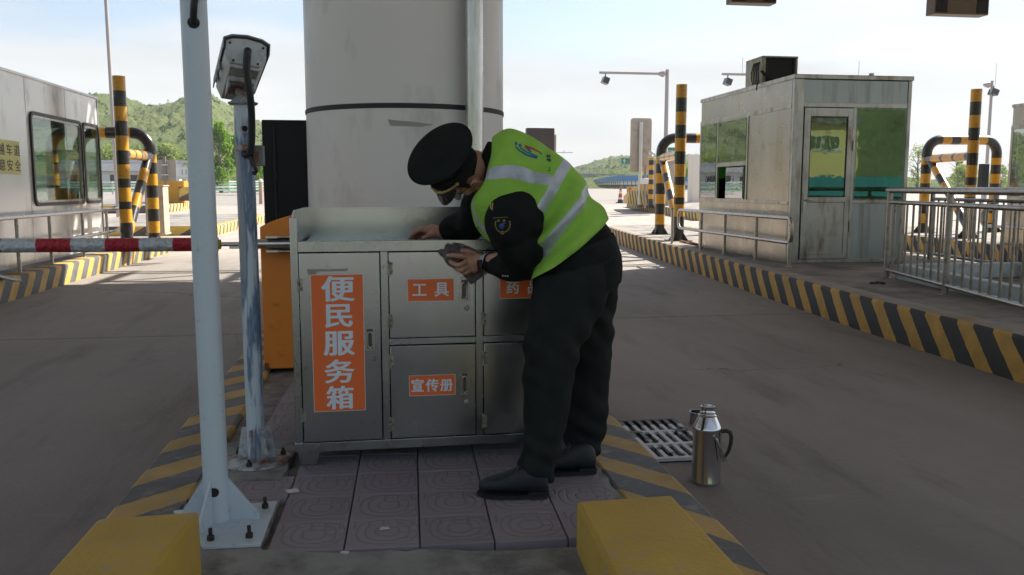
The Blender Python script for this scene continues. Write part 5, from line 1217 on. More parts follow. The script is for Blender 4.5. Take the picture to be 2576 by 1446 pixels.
mb = MB(); tp = [.85, 1.55, 1.68, 1.70, 1.64, 1.56, 1.5]
fp = [Vector((x + 1.2, y + 3.5, 1.05)) for x, y in bcv]; fine = []; tops = []
for i in range(len(fp) - 1):
    for k in range(14): fine.append(fp[i].lerp(fp[i + 1], k / 14)); tops.append(tp[i] + (tp[i + 1] - tp[i]) * k / 14)
for i in range(len(fine) - 1):
    a, b = fine[i] + Vector((0, .05 * (i % 2), 0)), fine[i + 1] + Vector((0, .05 * ((i + 1) % 2), 0)); q = Vector((0, .02, 0))
    mb.hexa([a, b, b + q, a + q, a + Z * (tops[i]), b + Z * (tops[i + 1]), b + Z * (tops[i + 1]) + q, a + Z * (tops[i]) + q])
mb.build('sheets', M_blue, bf, weld=False)
# overpass
M_br = mat('bridge concrete', (.30, .29, .28), .85, var=.15, vs=.4)
ov = thing('overpass', 'grey concrete road overpass with railing crossing far behind the man', 'bridge', (70, 175, 0))
a, b = at(1380, 178), at(1590, 172)
mb = MB(); mb.hexa([(a[0], a[1], 3.0), (b[0], b[1], 2.6), (b[0], b[1] + 9, 2.6), (a[0], a[1] + 9, 3.0), (a[0], a[1], 4.3), (b[0], b[1], 3.9), (b[0], b[1] + 9, 3.9), (a[0], a[1] + 9, 4.3)]); mb.build('deck', M_br, ov)
for t_ in (.12, .42, .55):
    mb = MB(); xx = a[0] + (b[0] - a[0]) * t_; mb.box((xx, 178, 0), (xx + 1.2, 185, 3.0)); mb.build('pier', M_br, ov)
mb = MB()
for k in range(25):
    xx = a[0] + (b[0] - a[0]) * k / 24; zz = 4.3 - .4 * k / 24; mb.box((xx, 178.2, zz), (xx + .08, 178.3, zz + 1.3))
mb.hexa([(a[0], 178.2, 5.5), (b[0], 178.2, 5.1), (b[0], 178.3, 5.1), (a[0], 178.3, 5.5), (a[0], 178.2, 5.6), (b[0], 178.2, 5.2), (b[0], 178.3, 5.2), (a[0], 178.3, 5.6)]); mb.build('railing', M_br, ov, weld=False)
# green direction signs
M_grn = mat('green sign face', (.012, .20, .085), .4, var=.05); M_wl = plain('white sign lettering', (.75, .75, .72), .5)
Yg = 140; a, b = aY(1561, 414, Yg), aY(1646, 397, Yg)
gs = thing('road_sign', 'green direction sign with white arrow, half hidden by the tall grey sign back', 'road sign', (b.x, Yg, gz(Yg)))
mb = MB(); mb.box((a.x, Yg, a.z), (b.x, Yg + .15, b.z)); bd = mb.build('board', M_grn, gs)
mb = MB(); frame_bars(mb, (0, Yg, 0), (1, 0, 0), (0, -1, 0), a.x + .04, b.x - .04, a.z + .04, b.z - .04, .05, .01, .01); cz_ = (a.z + b.z) / 2
ax_ = aY(1570, 405, Yg).x; mb.prism([(ax_ - .09, Yg - .01, cz_ - .38), (ax_ + .09, Yg - .01, cz_ - .38), (ax_ + .09, Yg - .01, cz_ + .05), (ax_ + .30, Yg - .01, cz_ - .02), (ax_, Yg - .01, cz_ + .42), (ax_ - .30, Yg - .01, cz_ - .02), (ax_ - .09, Yg - .01, cz_ + .05)], (0, -.01, 0))
letters(mb, [('石家庄', (aY(1606, 400, Yg).x, Yg - .02, cz_ + .18), .62, 1.25), ('Shijiazhuang', (aY(1604, 410, Yg).x, Yg - .02, cz_ - .32), .42, 1.0)], (1, 0, 0), (0, 0, 1), (0, -1, 0), .03); mb.build('lettering', M_wl, bd, weld=False)
mb = MB(); mb.cyl((b.x - 1.0, Yg + .3, 0), (b.x - 1.0, Yg + .3, b.z), .18, 10); mb.build('pole', M_sgal, gs)
Yg = 62; a, b = aY(1671, 390, Yg), aY(1722, 371, Yg)
gs = thing('road_sign', 'green direction sign showing through the striped hoop beside the steel booth', 'road sign', (b.x, Yg, gz(Yg)))
mb = MB(); mb.box((a.x, Yg, a.z), (b.x, Yg + .12, b.z)); bd = mb.build('board', M_grn, gs)
mb = MB(); letters(mb, [('石太 太原', ((a.x + b.x) / 2, Yg - .012, (a.z + b.z) / 2 - .05), .34, .98)], (1, 0, 0), (0, 0, 1), (0, -1, 0), .03); mb.build('lettering', M_wl, bd, weld=False)
mb = MB(); mb.cyl((b.x - .12, Yg + .2, 0.5), (b.x - .12, Yg + .2, b.z), .09, 10); mb.build('pole', M_sgal, gs)
# message board seen from behind
M_sb = mat('sun bleached sign back', (.46, .40, .33), .6, .2, var=.08, vs=1.5, dirt=((.32, .26, .20), .3, 4))
Yb = 37.5; a, b = aY(1586, 432, Yb), aY(1641, 297, Yb); zc_, xc_ = (a.z + b.z) / 2, (a.x + b.x) / 2
mbd = thing('sign_panel', 'tall rounded sign panel seen from behind, mounted on a grey pole at far right', 'sign', (xc_, Yb, gz(Yb)))
mb = MB(); mb.prism([(xc_ + u_, Yb + .15, zc_ + v_) for u_, v_ in rrect(b.x - a.x, b.z - a.z, .12)], (0, -.06, 0)); mb.build('panel', M_sb, mbd)
for k in range(7):
    z_ = a.z + .25 + k * (b.z - a.z - .45) / 6; mb = MB(); mb.box((xc_ - .36, Yb + .055, z_), (xc_ + .36, Yb + .085, z_ + .035)); mb.build('rib', M_sb, mbd)
mb = MB(); mb.cyl((xc_ - .04, Yb, gz(Yb) + .3), (xc_ - .04, Yb, b.z - .18), .085, 14); mb.build('pole', M_sgal, mbd)
# island nose in front of it
def wedge(label, cx0, cx1, y0, y1, z0, h, m_side):
    t = thing('island_nose', label, 'concrete nose', ((cx0 + cx1) / 2, y0, z0), 'yellow island noses')
    mb = MB(); k = 8; pr = [(y0, z0)] + [(y1, z0)] + [(y1 - (y1 - y0) * .0, z0 + h * .35)] + [(y0 + (y1 - y0) * (1 - i / k), z0 + h * (.35 + .65 * math.sin(math.pi / 2 * i / k))) for i in range(1, k + 1)]
    mb.prism([(cx0, y, z) for y, z in pr], (cx1 - cx0, 0, 0)); mb.build('body', M_yel, t, bev=.01)
    mb = MB(); mb.box((cx0 - .02, y0 - .02, z0), (cx0 + .012, y1 - .9, z0 + h * .62)); mb.build('striped_side', m_side, t); return t
xn = at(1612, 38.5)[0]; wedge('curved yellow island nose with striped flank by the traffic cones', xn - .35, xn + 1.2, 36.4, 40.2, gz(38) + .30, 1.0, M_kF)
xn = at(440, 42)[0]; wedge('yellow island nose with striped flank left of the white post', xn - .75, xn + .62, 41, 44.5, gz(42) + .30, 1.0, M_kF)
mb = MB(); a, b = aY(452, 505, 40.9), aY(478, 470, 40.9); mb.box((a.x, 40.8, a.z), (b.x, 40.98, b.z)); 
tag(mb.build('warning_board', [M_kF]), 'striped yellow and brown panel leaning on the left yellow island nose', 'warning panel')
# back of a small sign by the left nose
Yb = 40.5; a, b = aY(394, 455, Yb), aY(441, 402, Yb)
t = thing('sign_panel', 'square grey sign seen from behind on a post right of the striped hoop', 'sign', ((a.x + b.x) / 2, Yb, gz(Yb)))
mb = MB(); mb.box((a.x, Yb + .06, a.z), (b.x, Yb + .09, b.z)); mb.build('panel', mat('grey sign back', (.34, .31, .27), .6, .2, var=.08), t)
mb = MB(); xc_ = aY(416, 450, Yb).x; mb.box((xc_ - .05, Yb - .04, gz(Yb) + .3), (xc_ + .05, Yb + .04, b.z + .15)); mb.build('post', mat('brown post', (.22, .19, .16), .7), t)
for z_ in (a.z + .25, b.z - .25):
    mb = MB(); mb.box((xc_ - .16, Yb - .05, z_), (xc_ + .16, Yb + .058, z_ + .05)); mb.build('clamp', M_sgal, t)
# reddish bollard with white cap, cones, water barrier
p = gslope(657, 513); t = thing('bollard', 'weathered reddish bollard with white cap left of the black control cabinet', 'bollard', p)
mb = MB(); mb.cyl(p, p + Z * 1.15, .11, 12); mb.build('post', mat('faded red paint', (.45, .30, .24), .7, var=.15, vs=6), t)
mb = MB(); mb.ball(p + Z * 1.24, .12, 10); mb.build('cap', M_wht, t)
mb = MB(); e_ = p + Vector((-3.2, .4, .5)); mb.tube([p + Z * .55, p.lerp(e_, .5) + Z * .22, e_], .02, 6); mb.build('chain', M_sgal, t)
M_co, M_cw, M_cbk = mat('cone orange', (.62, .10, .03), .5), plain('cone white', (.72, .72, .72), .45), mat('cone black', (.03, .028, .028), .6)
def cone(label, px, py, s=1.15):
    p = gslope(px, py); t = thing('traffic_cone', label, 'traffic cone', p, 'traffic cones on the plaza')
    mb = MB(); mb.box((p.x - .19 * s, p.y - .19 * s, p.z), (p.x + .19 * s, p.y + .19 * s, p.z + .05)); mb.build('base', M_cbk, t, bev=.01)
    mb = MB(); H_ = .80 * s; rr = lambda u: .145 * s * (1 - u) + .03 * s * u
    for u0, u1, mi in ((0, .18, 2), (.18, .30, 1), (.30, .55, 0), (.55, .75, 1), (.75, 1, 0)): mb.tube([p + Z * (.05 + H_ * u0), p + Z * (.05 + H_ * u1)], [rr(u0), rr(u1)], 16, mi, caps=(u1 == 1))
    mb.build('cone', [M_co, M_cw, M_cbk], t); return t
cone('orange and white traffic cone standing farthest left on the sunlit plaza', 1560, 511)
cone('orange and white traffic cone beside the yellow island nose', 1584, 507, 1.1)
p = gslope(1596, 507); mb = MB(); t = thing('water_barrier', 'red and white plastic barrier with a yellow top behind the traffic cones', 'barrier', p)
for i in range(4):
    for j in range(3): mb.box((p.x - .42 + i * .22, p.y, p.z + j * .22), (p.x - .20 + i * .22, p.y + .3, p.z + .22 + j * .22), (i + j) % 2)
mb.build('body', [M_co, M_cw], t, weld=False); mb = MB(); mb.box((p.x - .44, p.y - .02, p.z + .662), (p.x + .48, p.y + .32, p.z + .9)); mb.build('top', M_yel, t, bev=.03)
# striped bollard with lamp ball, meter box and brown post on the right island
p = aY(1636, 507, 34.5); p.z = gz(34.5) + .3; t = thing('striped_bollard', 'slim black and yellow bollard topped by a silver ball beside the sign pole', 'bollard', p)
mb = MB(); banded(mb, [p, p + Z * 2.05], .105, [(.36, 1)] + [(.2, i % 2) for i in range(12)], 14); gussets(mb, p, p.z, .105); mb.build('post', [M_yel, M_blk], t)
mb = MB(); mb.lathe([(.16, 0), (.16, .03), (.03, .04), (.03, .1)], p + Z * 2.05, 14); mb.ball(p + Z * 2.24, .12, 14); mb.build('ball_lamp', M_sgal, t)
p = aY(1621, 507, 34.0); p.z = gz(34) + .3; t = thing('meter_post', 'brown post with small white box in front of the yellow island nose', 'post', p)
mb = MB(); mb.cyl(p, p + Z * 1.75, .05, 8); mb.build('post', mat('brown steel', (.26, .20, .15), .6), t)
mb = MB(); mb.box((p.x - .18, p.y - .1, p.z + .98), (p.x + .12, p.y + .1, p.z + 1.22)); mb.build('box', M_wht, t, bev=.02)
p = aY(1650, 500, 36); p.z = gz(36) + .3; t = thing('equipment_cabinet', 'pale tan equipment cabinet behind the striped hoop on the right', 'cabinet', p)
mb = MB(); mb.box((p.x - .1, p.y, p.z), (p.x + .8, p.y + .6, p.z + 1.9)); mb.build('body', M_sb, t, bev=.02)
mb = MB(); mb.box((p.x - .14, p.y - .04, p.z + 1.9), (p.x + .84, p.y + .64, p.z + 1.98)); mb.build('cap', M_sb, t, bev=.01)
# camera masts
M_mast = mat('grey mast', (.40, .37, .36), .5, .4, var=.06)
def mast(label, px, Y, ztop, arm_px, r, cam_=True, rod=0):
    x = at(px, Y)[0]; z0 = gz(Y); t = thing('camera_mast', label, 'mast', (x, Y, z0), 'tall camera masts')
    mb = MB(); mb.tube([(x, Y, z0 - .1), (x, Y, ztop)], [r, r * .75], 14); mb.build('pole', M_mast, t)
    if arm_px:
        xa_ = at(arm_px, Y)[0]; za_ = ztop - .28; mb = MB(); mb.box((xa_, Y - .07, za_ - .07), (x, Y + .07, za_ + .07)); mb.lathe([(.09, 0), (.2, .25), (.2, .4)], (x - .62, Y, za_), 8, axis=(1, 0, 0)); mb.build('arm', M_mast, t)
        xc_ = xa_ + (.4 if xa_ < x else -.4); mb = MB(); mb.cyl((xc_, Y, za_ - .07), (xc_, Y, za_ - .3), .04, 6)
        o_ = Matrix.Translation((xc_, Y, za_ - .5)) @ Matrix.Rotation(.35, 4, 'Y'); vs = [o_ @ Vector(v) for v in [(-.2, -.3, -.2), (.2, -.3, -.2), (.2, .3, -.2), (-.2, .3, -.2), (-.2, -.3, .2), (.2, -.3, .2), (.2, .3, .2), (-.2, .3, .2)]]; mb.hexa(vs); mb.build('camera', M_blk, t)
        if rod: mb = MB(); mb.cyl((x - rod, Y, za_), (x - rod, Y, za_ + 1.1), .014, 5); mb.build('lightning_rod', M_mast, t)
    return t
zt_ = aY(1676, 175, 55).z
mast('tall mast with a long arm and camera rising behind the striped hoop', 1672, 55, zt_, 1504, .16)
mast('mast behind the roof unit of the steel booth, only its arm and camera showing', 1960, 55, aY(1850, 180, 55).z + .1, 1808, .14, True, 2.9)
t = mast('slim bent mast with a dome camera behind the tall striped post on the right', 2478, 55, aY(2480, 203, 55).z, 2470, .12)
mb = MB(); x_ = at(2486, 55)[0]; mb.cyl((x_, 55, aY(2480, 205, 55).z - .3), (x_, 55, aY(2485, 158, 55).z), .014, 5); mb.build('lightning_rod', M_mast, t)
mb = MB(); a, b = aY(2468, 478, 30), aY(2489, 412, 30); mb.box((a.x, 30, a.z), (b.x, 30.25, b.z)); t2 = thing('junction_box', 'dark grey box on a pole right of the tall striped post', 'junction box', ((a.x + b.x) / 2, 30.1, gz(30)))
mb.build('box', M_black, t2, bev=.01); mb = MB(); mb.cyl(((a.x + b.x) / 2, 30.1, gz(30)), ((a.x + b.x) / 2, 30.1, a.z), .05, 8); mb.build('pole', M_mast, t2)
x_ = at(294, 34)[0]; mb = MB(); mb.tube([(x_, 34, gz(34)), (at(291, 34)[0], 34, 11)], [.075, .065], 12); tag(mb.build('mast', M_mast), 'thin pale mast rising directly behind the left striped post', 'mast')
x_ = at(2146, 60)[0]; mb = MB(); mb.cyl((x_, 60, 0.6), (x_, 60, aY(2146, 152, 60).z), .018, 5); tag(mb.build('lightning_rod', M_mast), 'thin upright rod above the middle of the steel booth roof', 'rod')
# dark board behind the man
Yb = 30; a, b = aY(1325, 430, Yb), aY(1395, 322, Yb)
t = thing('message_board', 'large dark brown display board seen from behind over the man\'s back', 'sign', ((a.x + b.x) / 2, Yb, gz(Yb)))
mb = MB(); mb.box((a.x, Yb, 1.4), (b.x, Yb + .35, b.z)); mb.build('case', mat('dark board back', (.05, .04, .038), .55, var=.2), t, bev=.02)
mb = MB(); mb.box((b.x + .003, Yb + .12, 1.5), (b.x + .08, Yb + .33, aY(1395, 338, Yb).z)); mb.build('side_cover', M_sb, t)
mb = MB(); mb.cyl(((a.x + b.x) / 2, Yb + .2, gz(Yb)), ((a.x + b.x) / 2, Yb + .2, 1.4), .1, 12); mb.build('post', M_sgal, t)
mb = MB(); q0, q1 = aY(1334, 364, Yb - .02), aY(1349, 352, Yb - .02); mb.box((q0.x, Yb - .03, q0.z), (q1.x, Yb - .003, q1.z)); mb.build('green_plate', M_grn, t)
mb = MB(); z_ = aY(1420, 383, Yb).z; mb.cyl((b.x + .08, Yb + .2, z_), (aY(1444, 383, Yb).x, Yb + .2, z_), .018, 6); mb.cyl((aY(1421, 383, Yb).x, Yb + .2, z_ - .06), (aY(1421, 383, Yb).x, Yb + .2, z_ + .1), .012, 6); mb.build('antenna', M_sgal, t)
# low yellow barrier and pale box far right of the striped post
p = gslope(1742, 520); mb = MB(); t = thing('equipment_cabinet', 'pale box on the plaza just left of the steel booth', 'cabinet', (aY(1752, 480, 40).x, 40, gz(40)))
a, b = aY(1740, 455, 40), aY(1775, 388, 40); mb.box((a.x, 40, gz(40) + .3), (b.x, 40.6, b.z)); mb.build('body', M_wht, t, bev=.02)
mb = MB(); mb.box((a.x - .04, 39.95, gz(40)), (b.x + .04, 40.65, gz(40) + .3)); mb.build('plinth', M_conc, t)
# ================================================================== THE MAN
from mathutils.bvhtree import BVHTree
def fuse(mb, voxel, iters=6, fac=.5):
    """union of overlapping closed shapes into one continuous smooth surface"""
    me = mb.mesh('tmp'); o = bpy.data.objects.new('tmp', me); COL.objects.link(o)
    r_ = o.modifiers.new('r', 'REMESH'); r_.mode = 'VOXEL'; r_.voxel_size = voxel
    if iters: s_ = o.modifiers.new('s', 'SMOOTH'); s_.iterations = iters; s_.factor = fac
    out = bpy.data.meshes.new_from_object(o.evaluated_get(bpy.context.evaluated_depsgraph_get()))
    bpy.data.objects.remove(o); bpy.data.meshes.remove(me); return out
def folds(me, fn):
    """push every vertex along its normal by fn(point, normal)"""
    vs = me.vertices; no = [v.normal.copy() for v in vs]
    for v, n in zip(vs, no): v.co += n * fn(v.co, n)
    me.update()
def link(me, name, m, parent):
    og = root_loc(parent); me.name = name
    me.transform(Matrix.Translation(-og)); me.materials.clear()
    for q in (m if isinstance(m, (list, tuple)) else [m]): me.materials.append(q)
    finish(me, 180); o = bpy.data.objects.new(name, me); COL.objects.link(o); o.parent = parent; return o
def cat(P, t):
    n = len(P) - 1; i = min(int(t * n), n - 1); u = t * n - i
    p0, p1, p2, p3 = P[max(i - 1, 0)], P[i], P[i + 1], P[min(i + 2, n)]
    return [0.5 * (2 * b + (c - a) * u + (2 * a - 5 * b + 4 * c - d) * u * u + (3 * b - a - 3 * c + d) * u ** 3) for a, b, c, d in zip(p0, p1, p2, p3)]
def sect(A, B, Y, b):      # a body section from its front and back outline points at depth Y, half depth b
    a, c = aY(*A, Y), aY(*B, Y); return [*a, *c, b]
def loft(mb, secs, n=36, k=40, cap=True, e=2.3, tilt=None):
    vs = []
    for i in range(k):
        s = cat(secs, i / (k - 1)); a, c, b = Vector(s[0:3]), Vector(s[3:6]), s[6]
        m = (a + c) / 2; h = (c - a) / 2
        for j in range(n):
            an = 2 * math.pi * j / n; ca, sa = math.cos(an), math.sin(an)
            ca = math.copysign(abs(ca) ** (2 / e), ca); sa = math.copysign(abs(sa) ** (2 / e), sa)
            vs.append(m + h * ca + Vector((-.13, -1, 0)) * (b * sa))
    fs = [(i * n + j, (i + 1) * n + j, (i + 1) * n + (j + 1) % n, i * n + (j + 1) % n) for i in range(k - 1) for j in range(n)]
    if cap: fs += [tuple(range(n)), tuple(range((k - 1) * n, k * n))[::-1]]
    mb.add(vs, fs); return mb
def limb(mb, pts, n=20, sub=6):    # pts: (vector, radius[, depth flattening])
    P = [[*p[0], p[1]] for p in pts]; k = (len(P) - 1) * sub + 1
    q = [cat(P, i / (k - 1)) for i in range(k)]
    mb.tube([Vector(s[:3]) for s in q], [s[3] for s in q], n)
    mb.ball(P[0][:3], P[0][3] * .99, 14); mb.ball(P[-1][:3], P[-1][3] * .99, 14); return mb
man = thing('person', 'man in dark uniform, peaked cap and lime vest bending over the cabinet with a cloth', 'person', (.62, 3.25, .2))

# ---- head frame
E_ = aY(1190, 429, 3.33); hu = Vector((-.943, -.314, .14)).normalized(); hf = Vector((-.27, .62, -.73)); hf = (hf - hu * hf.dot(hu)).normalized(); hs_ = hf.cross(hu)
if hs_.y > 0: hs_ = -hs_
hx = Matrix(((hs_.x, hf.x, hu.x, E_.x), (hs_.y, hf.y, hu.y, E_.y), (hs_.z, hf.z, hu.z, E_.z), (0, 0, 0, 1)))
hp = lambda s, f, u: hx @ Vector((s, f, u))
h3 = hx.to_3x3()
nb_ = aY(1238, 402, 3.32)              # neck root
sh_n, el_n, wr_n = aY(1295, 552, 3.17), aY(1326, 655, 3.21), aY(1222, 657, 3.49)
sh_f, el_f, wr_f = aY(1235, 480, 3.50), aY(1196, 560, 3.70), aY(1118, 584, 3.86)
hip_n, hip_f = aY(1447, 690, 3.18), aY(1480, 690, 3.38)
kn_n, kn_f = aY(1380, 900, 3.15), aY(1490, 900, 3.40)
an_n, an_f = aY(1352, 1160, 3.14), aY(1466, 1110, 3.42)
b = MB()
OF = .035
b.ball(hp(0, -.004, .045 + OF * .6), 1, 20, sq=(.074, .091, .078), rot=h3); b.ball(hp(0, -.015, .01), 1, 18, sq=(.066, .070, .075), rot=h3)
b.ball(hp(0, .035, -.030 + OF), 1, 18, sq=(.062, .062, .075), rot=h3); b.ball(hp(0, .062, -.078 + OF), 1, 14, sq=(.040, .034, .030), rot=h3); b.ball(hp(0, .078, -.088 + OF), .020, 10)
for s in (-1, 1):
    b.ball(hp(s * .040, .062, -.025 + OF), .026, 10); b.ball(hp(s * .052, .020, -.062 + OF), .028, 10); b.ball(hp(s * .028, .083, .020 + OF), 1, 10, sq=(.022, .012, .010), rot=h3)
    b.ball(hp(s * .074, -.004, .000), 1, 12, sq=(.010, .015, .026), rot=h3); limb(b, [(hp(s * .078, .008, .012), .0042), (hp(s * .085, .004, .028), .0048), (hp(s * .090, -.012, .032), .0050), (hp(s * .093, -.024, .018), .0050), (hp(s * .088, -.020, -.008), .0048), (hp(s * .080, -.004, -.026), .0068)], 8, 4)
limb(b, [(hp(0, .090, .012 + OF), .009), (hp(0, .104, -.012 + OF), .0105), (hp(0, .114, -.026 + OF), .013)], 10, 3)
for s in (-1, 1): b.ball(hp(s * .011, .100, -.030 + OF), .009, 8)
b.ball(hp(0, .090, -.050 + OF), 1, 10, sq=(.022, .010, .006), rot=h3); b.ball(hp(0, .088, -.062 + OF), 1, 10, sq=(.020, .010, .007), rot=h3)
limb(b, [(hp(0, -.012, -.01), .060), (hp(0, -.022, -.06), .053), (nb_, .054)], 18, 4)
sp_ = [(nb_, .054), (aY(1310, 450, 3.31), .105), (aY(1370, 520, 3.31), .125), (aY(1430, 600, 3.30), .12), (aY(1462, 670, 3.28), .12)]
limb(b, sp_, 20, 4)
limb(b, [(aY(1310, 485, 3.31), .08), (sh_n, .058), (sh_n.lerp(el_n, .5), .046), (el_n, .040), (el_n.lerp(wr_n, .45), .041), (wr_n, .027)], 16, 4)
limb(b, [(aY(1290, 452, 3.33), .08), (sh_f, .055), (el_f, .040), (el_f.lerp(wr_f, .45), .040), (wr_f, .027)], 16, 4)
for hp_, kn, an, toe in ((hip_n, kn_n, an_n, gp(1240, 1238, .235)), (hip_f, kn_f, an_f, gp(1415, 1178, .235))):
    limb(b, [(aY(1462, 660, 3.28), .09), (hp_, .082), (hp_.lerp(kn, .5), .066), (kn, .050), (kn.lerp(an, .35), .050), (an, .034), (Vector((an.x, an.y, .262)), .030)], 18, 4)
# near (left) hand laid on the cloth, back towards us; fingers to the left
H = lambda x, y, Y: aY(1005.9 + x * .1304, 534.4 + y * .1304, Y)
limb(b, [(wr_n, .027), (H(1560, 930, 3.515), .029), (H(1440, 945, 3.535), .031)], 14, 3)
pal = [H(1480, 940, 3.53), H(1330, 860, 3.533), H(1330, 960, 3.533), H(1370, 1050, 3.535), H(1430, 1090, 3.535)]
for p in pal[1:]: limb(b, [(pal[0], .027), (p, .0185)], 12, 3)
fing = [((1300, 850, 3.530), (1150, 838, 3.522), (1030, 826, 3.535), (930, 830, 3.545), .0108),
        ((1300, 950, 3.528), (1140, 1015, 3.512), (1040, 990, 3.528), (975, 955, 3.545), .0108),
        ((1330, 1040, 3.528), (1200, 1105, 3.514), (1120, 1100, 3.530), (1085, 1085, 3.545), .0102),
        ((1390, 1100, 3.530), (1300, 1155, 3.518), (1235, 1165, 3.532), (1205, 1165, 3.545), .0088)]
for a, c, d, e, r_ in fing: limb(b, [(H(*a), r_ * 1.15), (H(*c), r_ * 1.05), (H(*d), r_ * .95), (H(*e), r_ * .80)], 12, 4)
limb(b, [(H(1500, 880, 3.535), .020), (H(1400, 790, 3.545), .014), (H(1290, 745, 3.55), .012), (H(1200, 735, 3.555), .0095)], 12, 4)
# far (right) hand resting on its finger tips in the tray
limb(b, [(wr_f, .027), (H(760, 380, 3.875), .029), (H(620, 350, 3.885), .030)], 14, 3)
for p, Yk in (((470, 330), 3.87), ((480, 335), 3.895), ((500, 345), 3.92), ((530, 360), 3.943)): limb(b, [(H(650, 370, 3.885), .026), (H(*p, Yk), .0165)], 12, 3)
for a, c, d, e, r_ in (((470, 325, 3.868), (340, 355, 3.868), (255, 415, 3.872), (192, 490, 3.878), .0108), ((480, 330, 3.893), (355, 365, 3.895), (300, 430, 3.90), (262, 500, 3.905), .0108),
                       ((500, 340, 3.917), (390, 380, 3.92), (345, 440, 3.925), (318, 500, 3.93), .0100), ((530, 360, 3.940), (440, 400, 3.944), (405, 450, 3.948), (385, 500, 3.95), .0088)):
    limb(b, [(H(*a), r_ * 1.15), (H(*c), r_ * 1.05), (H(*d), r_ * .95), (H(*e), r_ * .82)], 12, 4)
limb(b, [(H(680, 420, 3.872), .020), (H(580, 445, 3.858), .0145), (H(510, 470, 3.852), .012), (H(445, 492, 3.852), .0098)], 12, 4)
def skin_mat():
    m, nt, N, L, bb = nodes('skin'); p = wpos(N)
    c = mixc(N, L, nzn(N, L, p, 26, 5), (.47, .25, .165), (.58, .33, .235)); c = mixc(N, L, mth(N, L, 'MULTIPLY', nzn(N, L, p, 9, 3, .5, None, .5, .7), .45), c, (.42, .15, .10))
    L.new(c, bb.inputs['Base Color']); bb.inputs['Roughness'].default_value = .5; bb.inputs['Subsurface Weight'].default_value = .12; bb.inputs['Subsurface Radius'].default_value = (.01, .004, .002); bb.inputs['Subsurface Scale'].default_value = .6
    bump(N, L, bb, nzn(N, L, p, 220, 4), .15, .002); return m
M_skin = skin_mat()
body_o = link(fuse(b, .0028, 3, .5), 'body', M_skin, man)
# nails
M_nail = plain('finger nail', (.62, .42, .36), .3)
for e, pv in ((fing[0][3], fing[0][2]), (fing[1][3], fing[1][2])):
    t_, q_ = H(*e), H(*pv); d = (t_ - q_).normalized(); mb = MB(); x_ = d; y_ = Vector((0, -1, 0)); y_ = (y_ - x_ * y_.dot(x_)).normalized(); z_ = x_.cross(y_)
    mb.ball(t_ - d * .002 + y_ * .0062, 1, 10, sq=(.0065, .0022, .0048), rot=Matrix((x_, y_, z_)).transposed()); mb.build('nail', M_nail, man)
# ---- hair: a close shell on the back of the skull
M_hair = mat('short black hair', (.012, .011, .010), .7, var=.4, vs=120, bmp=.6, bs=300)
bm = bmesh.new(); bmesh.ops.create_icosphere(bm, subdivisions=5, radius=1)
for v in bm.verts:
    d = v.co.copy(); v.co = Vector((d.x * .0775, -.004 + d.y * .097, .045 + OF * .6 + d.z * .080)) * (1 + .012 * mnoise.noise(d * 14))
def hair_keep(c):
    if c.y > .036: return c.z > .118
    if c.z < -.062: return False
    edge = .046 if c.y > -.022 else max(-.06, .046 + (c.y + .022) * 3.2)
    if c.y > .016 and c.y < .034: edge = .022
    return c.z > edge
bmesh.ops.delete(bm, geom=[f for f in bm.faces if not hair_keep(f.calc_center_median())], context='FACES')
bmesh.ops.transform(bm, matrix=hx, verts=bm.verts); me = bpy.data.meshes.new('hair'); bm.to_mesh(me); bm.free(); link(me, 'hair', M_hair, man)
for s in (-1, 1):
    mb = MB(); mb.ball(hp(s * .070, .024, .036), 1, 10, sq=(.006, .010, .018), rot=h3); mb.build('sideburn', M_hair, man)
    mb = MB(); mb.ball(hp(s * .030, .092, .024 + OF), 1, 8, sq=(.018, .004, .004), rot=h3); mb.build('eyebrow', M_hair, man)
# eyes and glasses
M_eye = plain('eye white', (.6, .57, .53), .3)
for s in (-1, 1):
    mb = MB(); mb.ball(hp(s * .030, .082, .004 + OF), .0115, 12); ey = mb.build('eye', M_eye, man)
    mb = MB(); mb.ball(hp(s * .030, .0905, .002 + OF), .0052, 10); mb.build('iris', M_hair, ey)
gl = MB()
for s in (-1, 1):
    ring = [hp(s * .033 + .025 * math.cos(a), .108, OF + .018 * math.sin(a)) for a in [2 * math.pi * i / 20 for i in range(21)]]; gl.tube(ring, .0011, 6, caps=False)
    gl.tube([hp(s * .058, .107, .004 + OF), hp(s * .071, .06, .004 + OF), hp(s * .079, .004, .022)], .0009, 6)
gl.tube([hp(-.009, .110, .004 + OF), hp(0, .113, .006 + OF), hp(.009, .110, .004 + OF)], .0016, 6)
glo = gl.build('glasses', M_gask, man, weld=False)
for s in (-1, 1):
    mb = MB(); mb.add([hp(s * .033 + .0245 * math.cos(a), .108, OF + .0175 * math.sin(a)) for a in [2 * math.pi * i / 20 for i in range(20)]], [tuple(range(20))]); mb.build('lens', M_cg, glo)
# ---- cap
def felt(name, col, var=.25):
    m, nt, N, L, bb = nodes(name); p = coords(N)
    c = mixc(N, L, nzn(N, L, p, 8, 6), tuple(x * (1 - var) for x in col), tuple(x * (1 + var) for x in col)); L.new(c, bb.inputs['Base Color'])
    bb.inputs['Roughness'].default_value = .85; bb.inputs['Specular IOR Level'].default_value = .12
    bump(N, L, bb, nzn(N, L, p, 900, 2), .2, .001); return m
M_felt = felt('dark green cap cloth', (.014, .0175, .0155)); M_cloth = felt('dark uniform cloth', (.0115, .0140, .0130))
M_patent = mat('patent leather', (.010, .010, .011), .22, var=.2, coat=.5); M_gold = mat('gold braid', (.52, .36, .11), .42, .6, var=.3, vs=90)
cn = (hu * math.cos(R(36)) - hf * math.sin(R(36))).normalized(); cf = (hf - cn * hf.dot(cn)).normalized(); cs_ = cn.cross(cf)
cc0 = aY(1105, 386, 3.30)
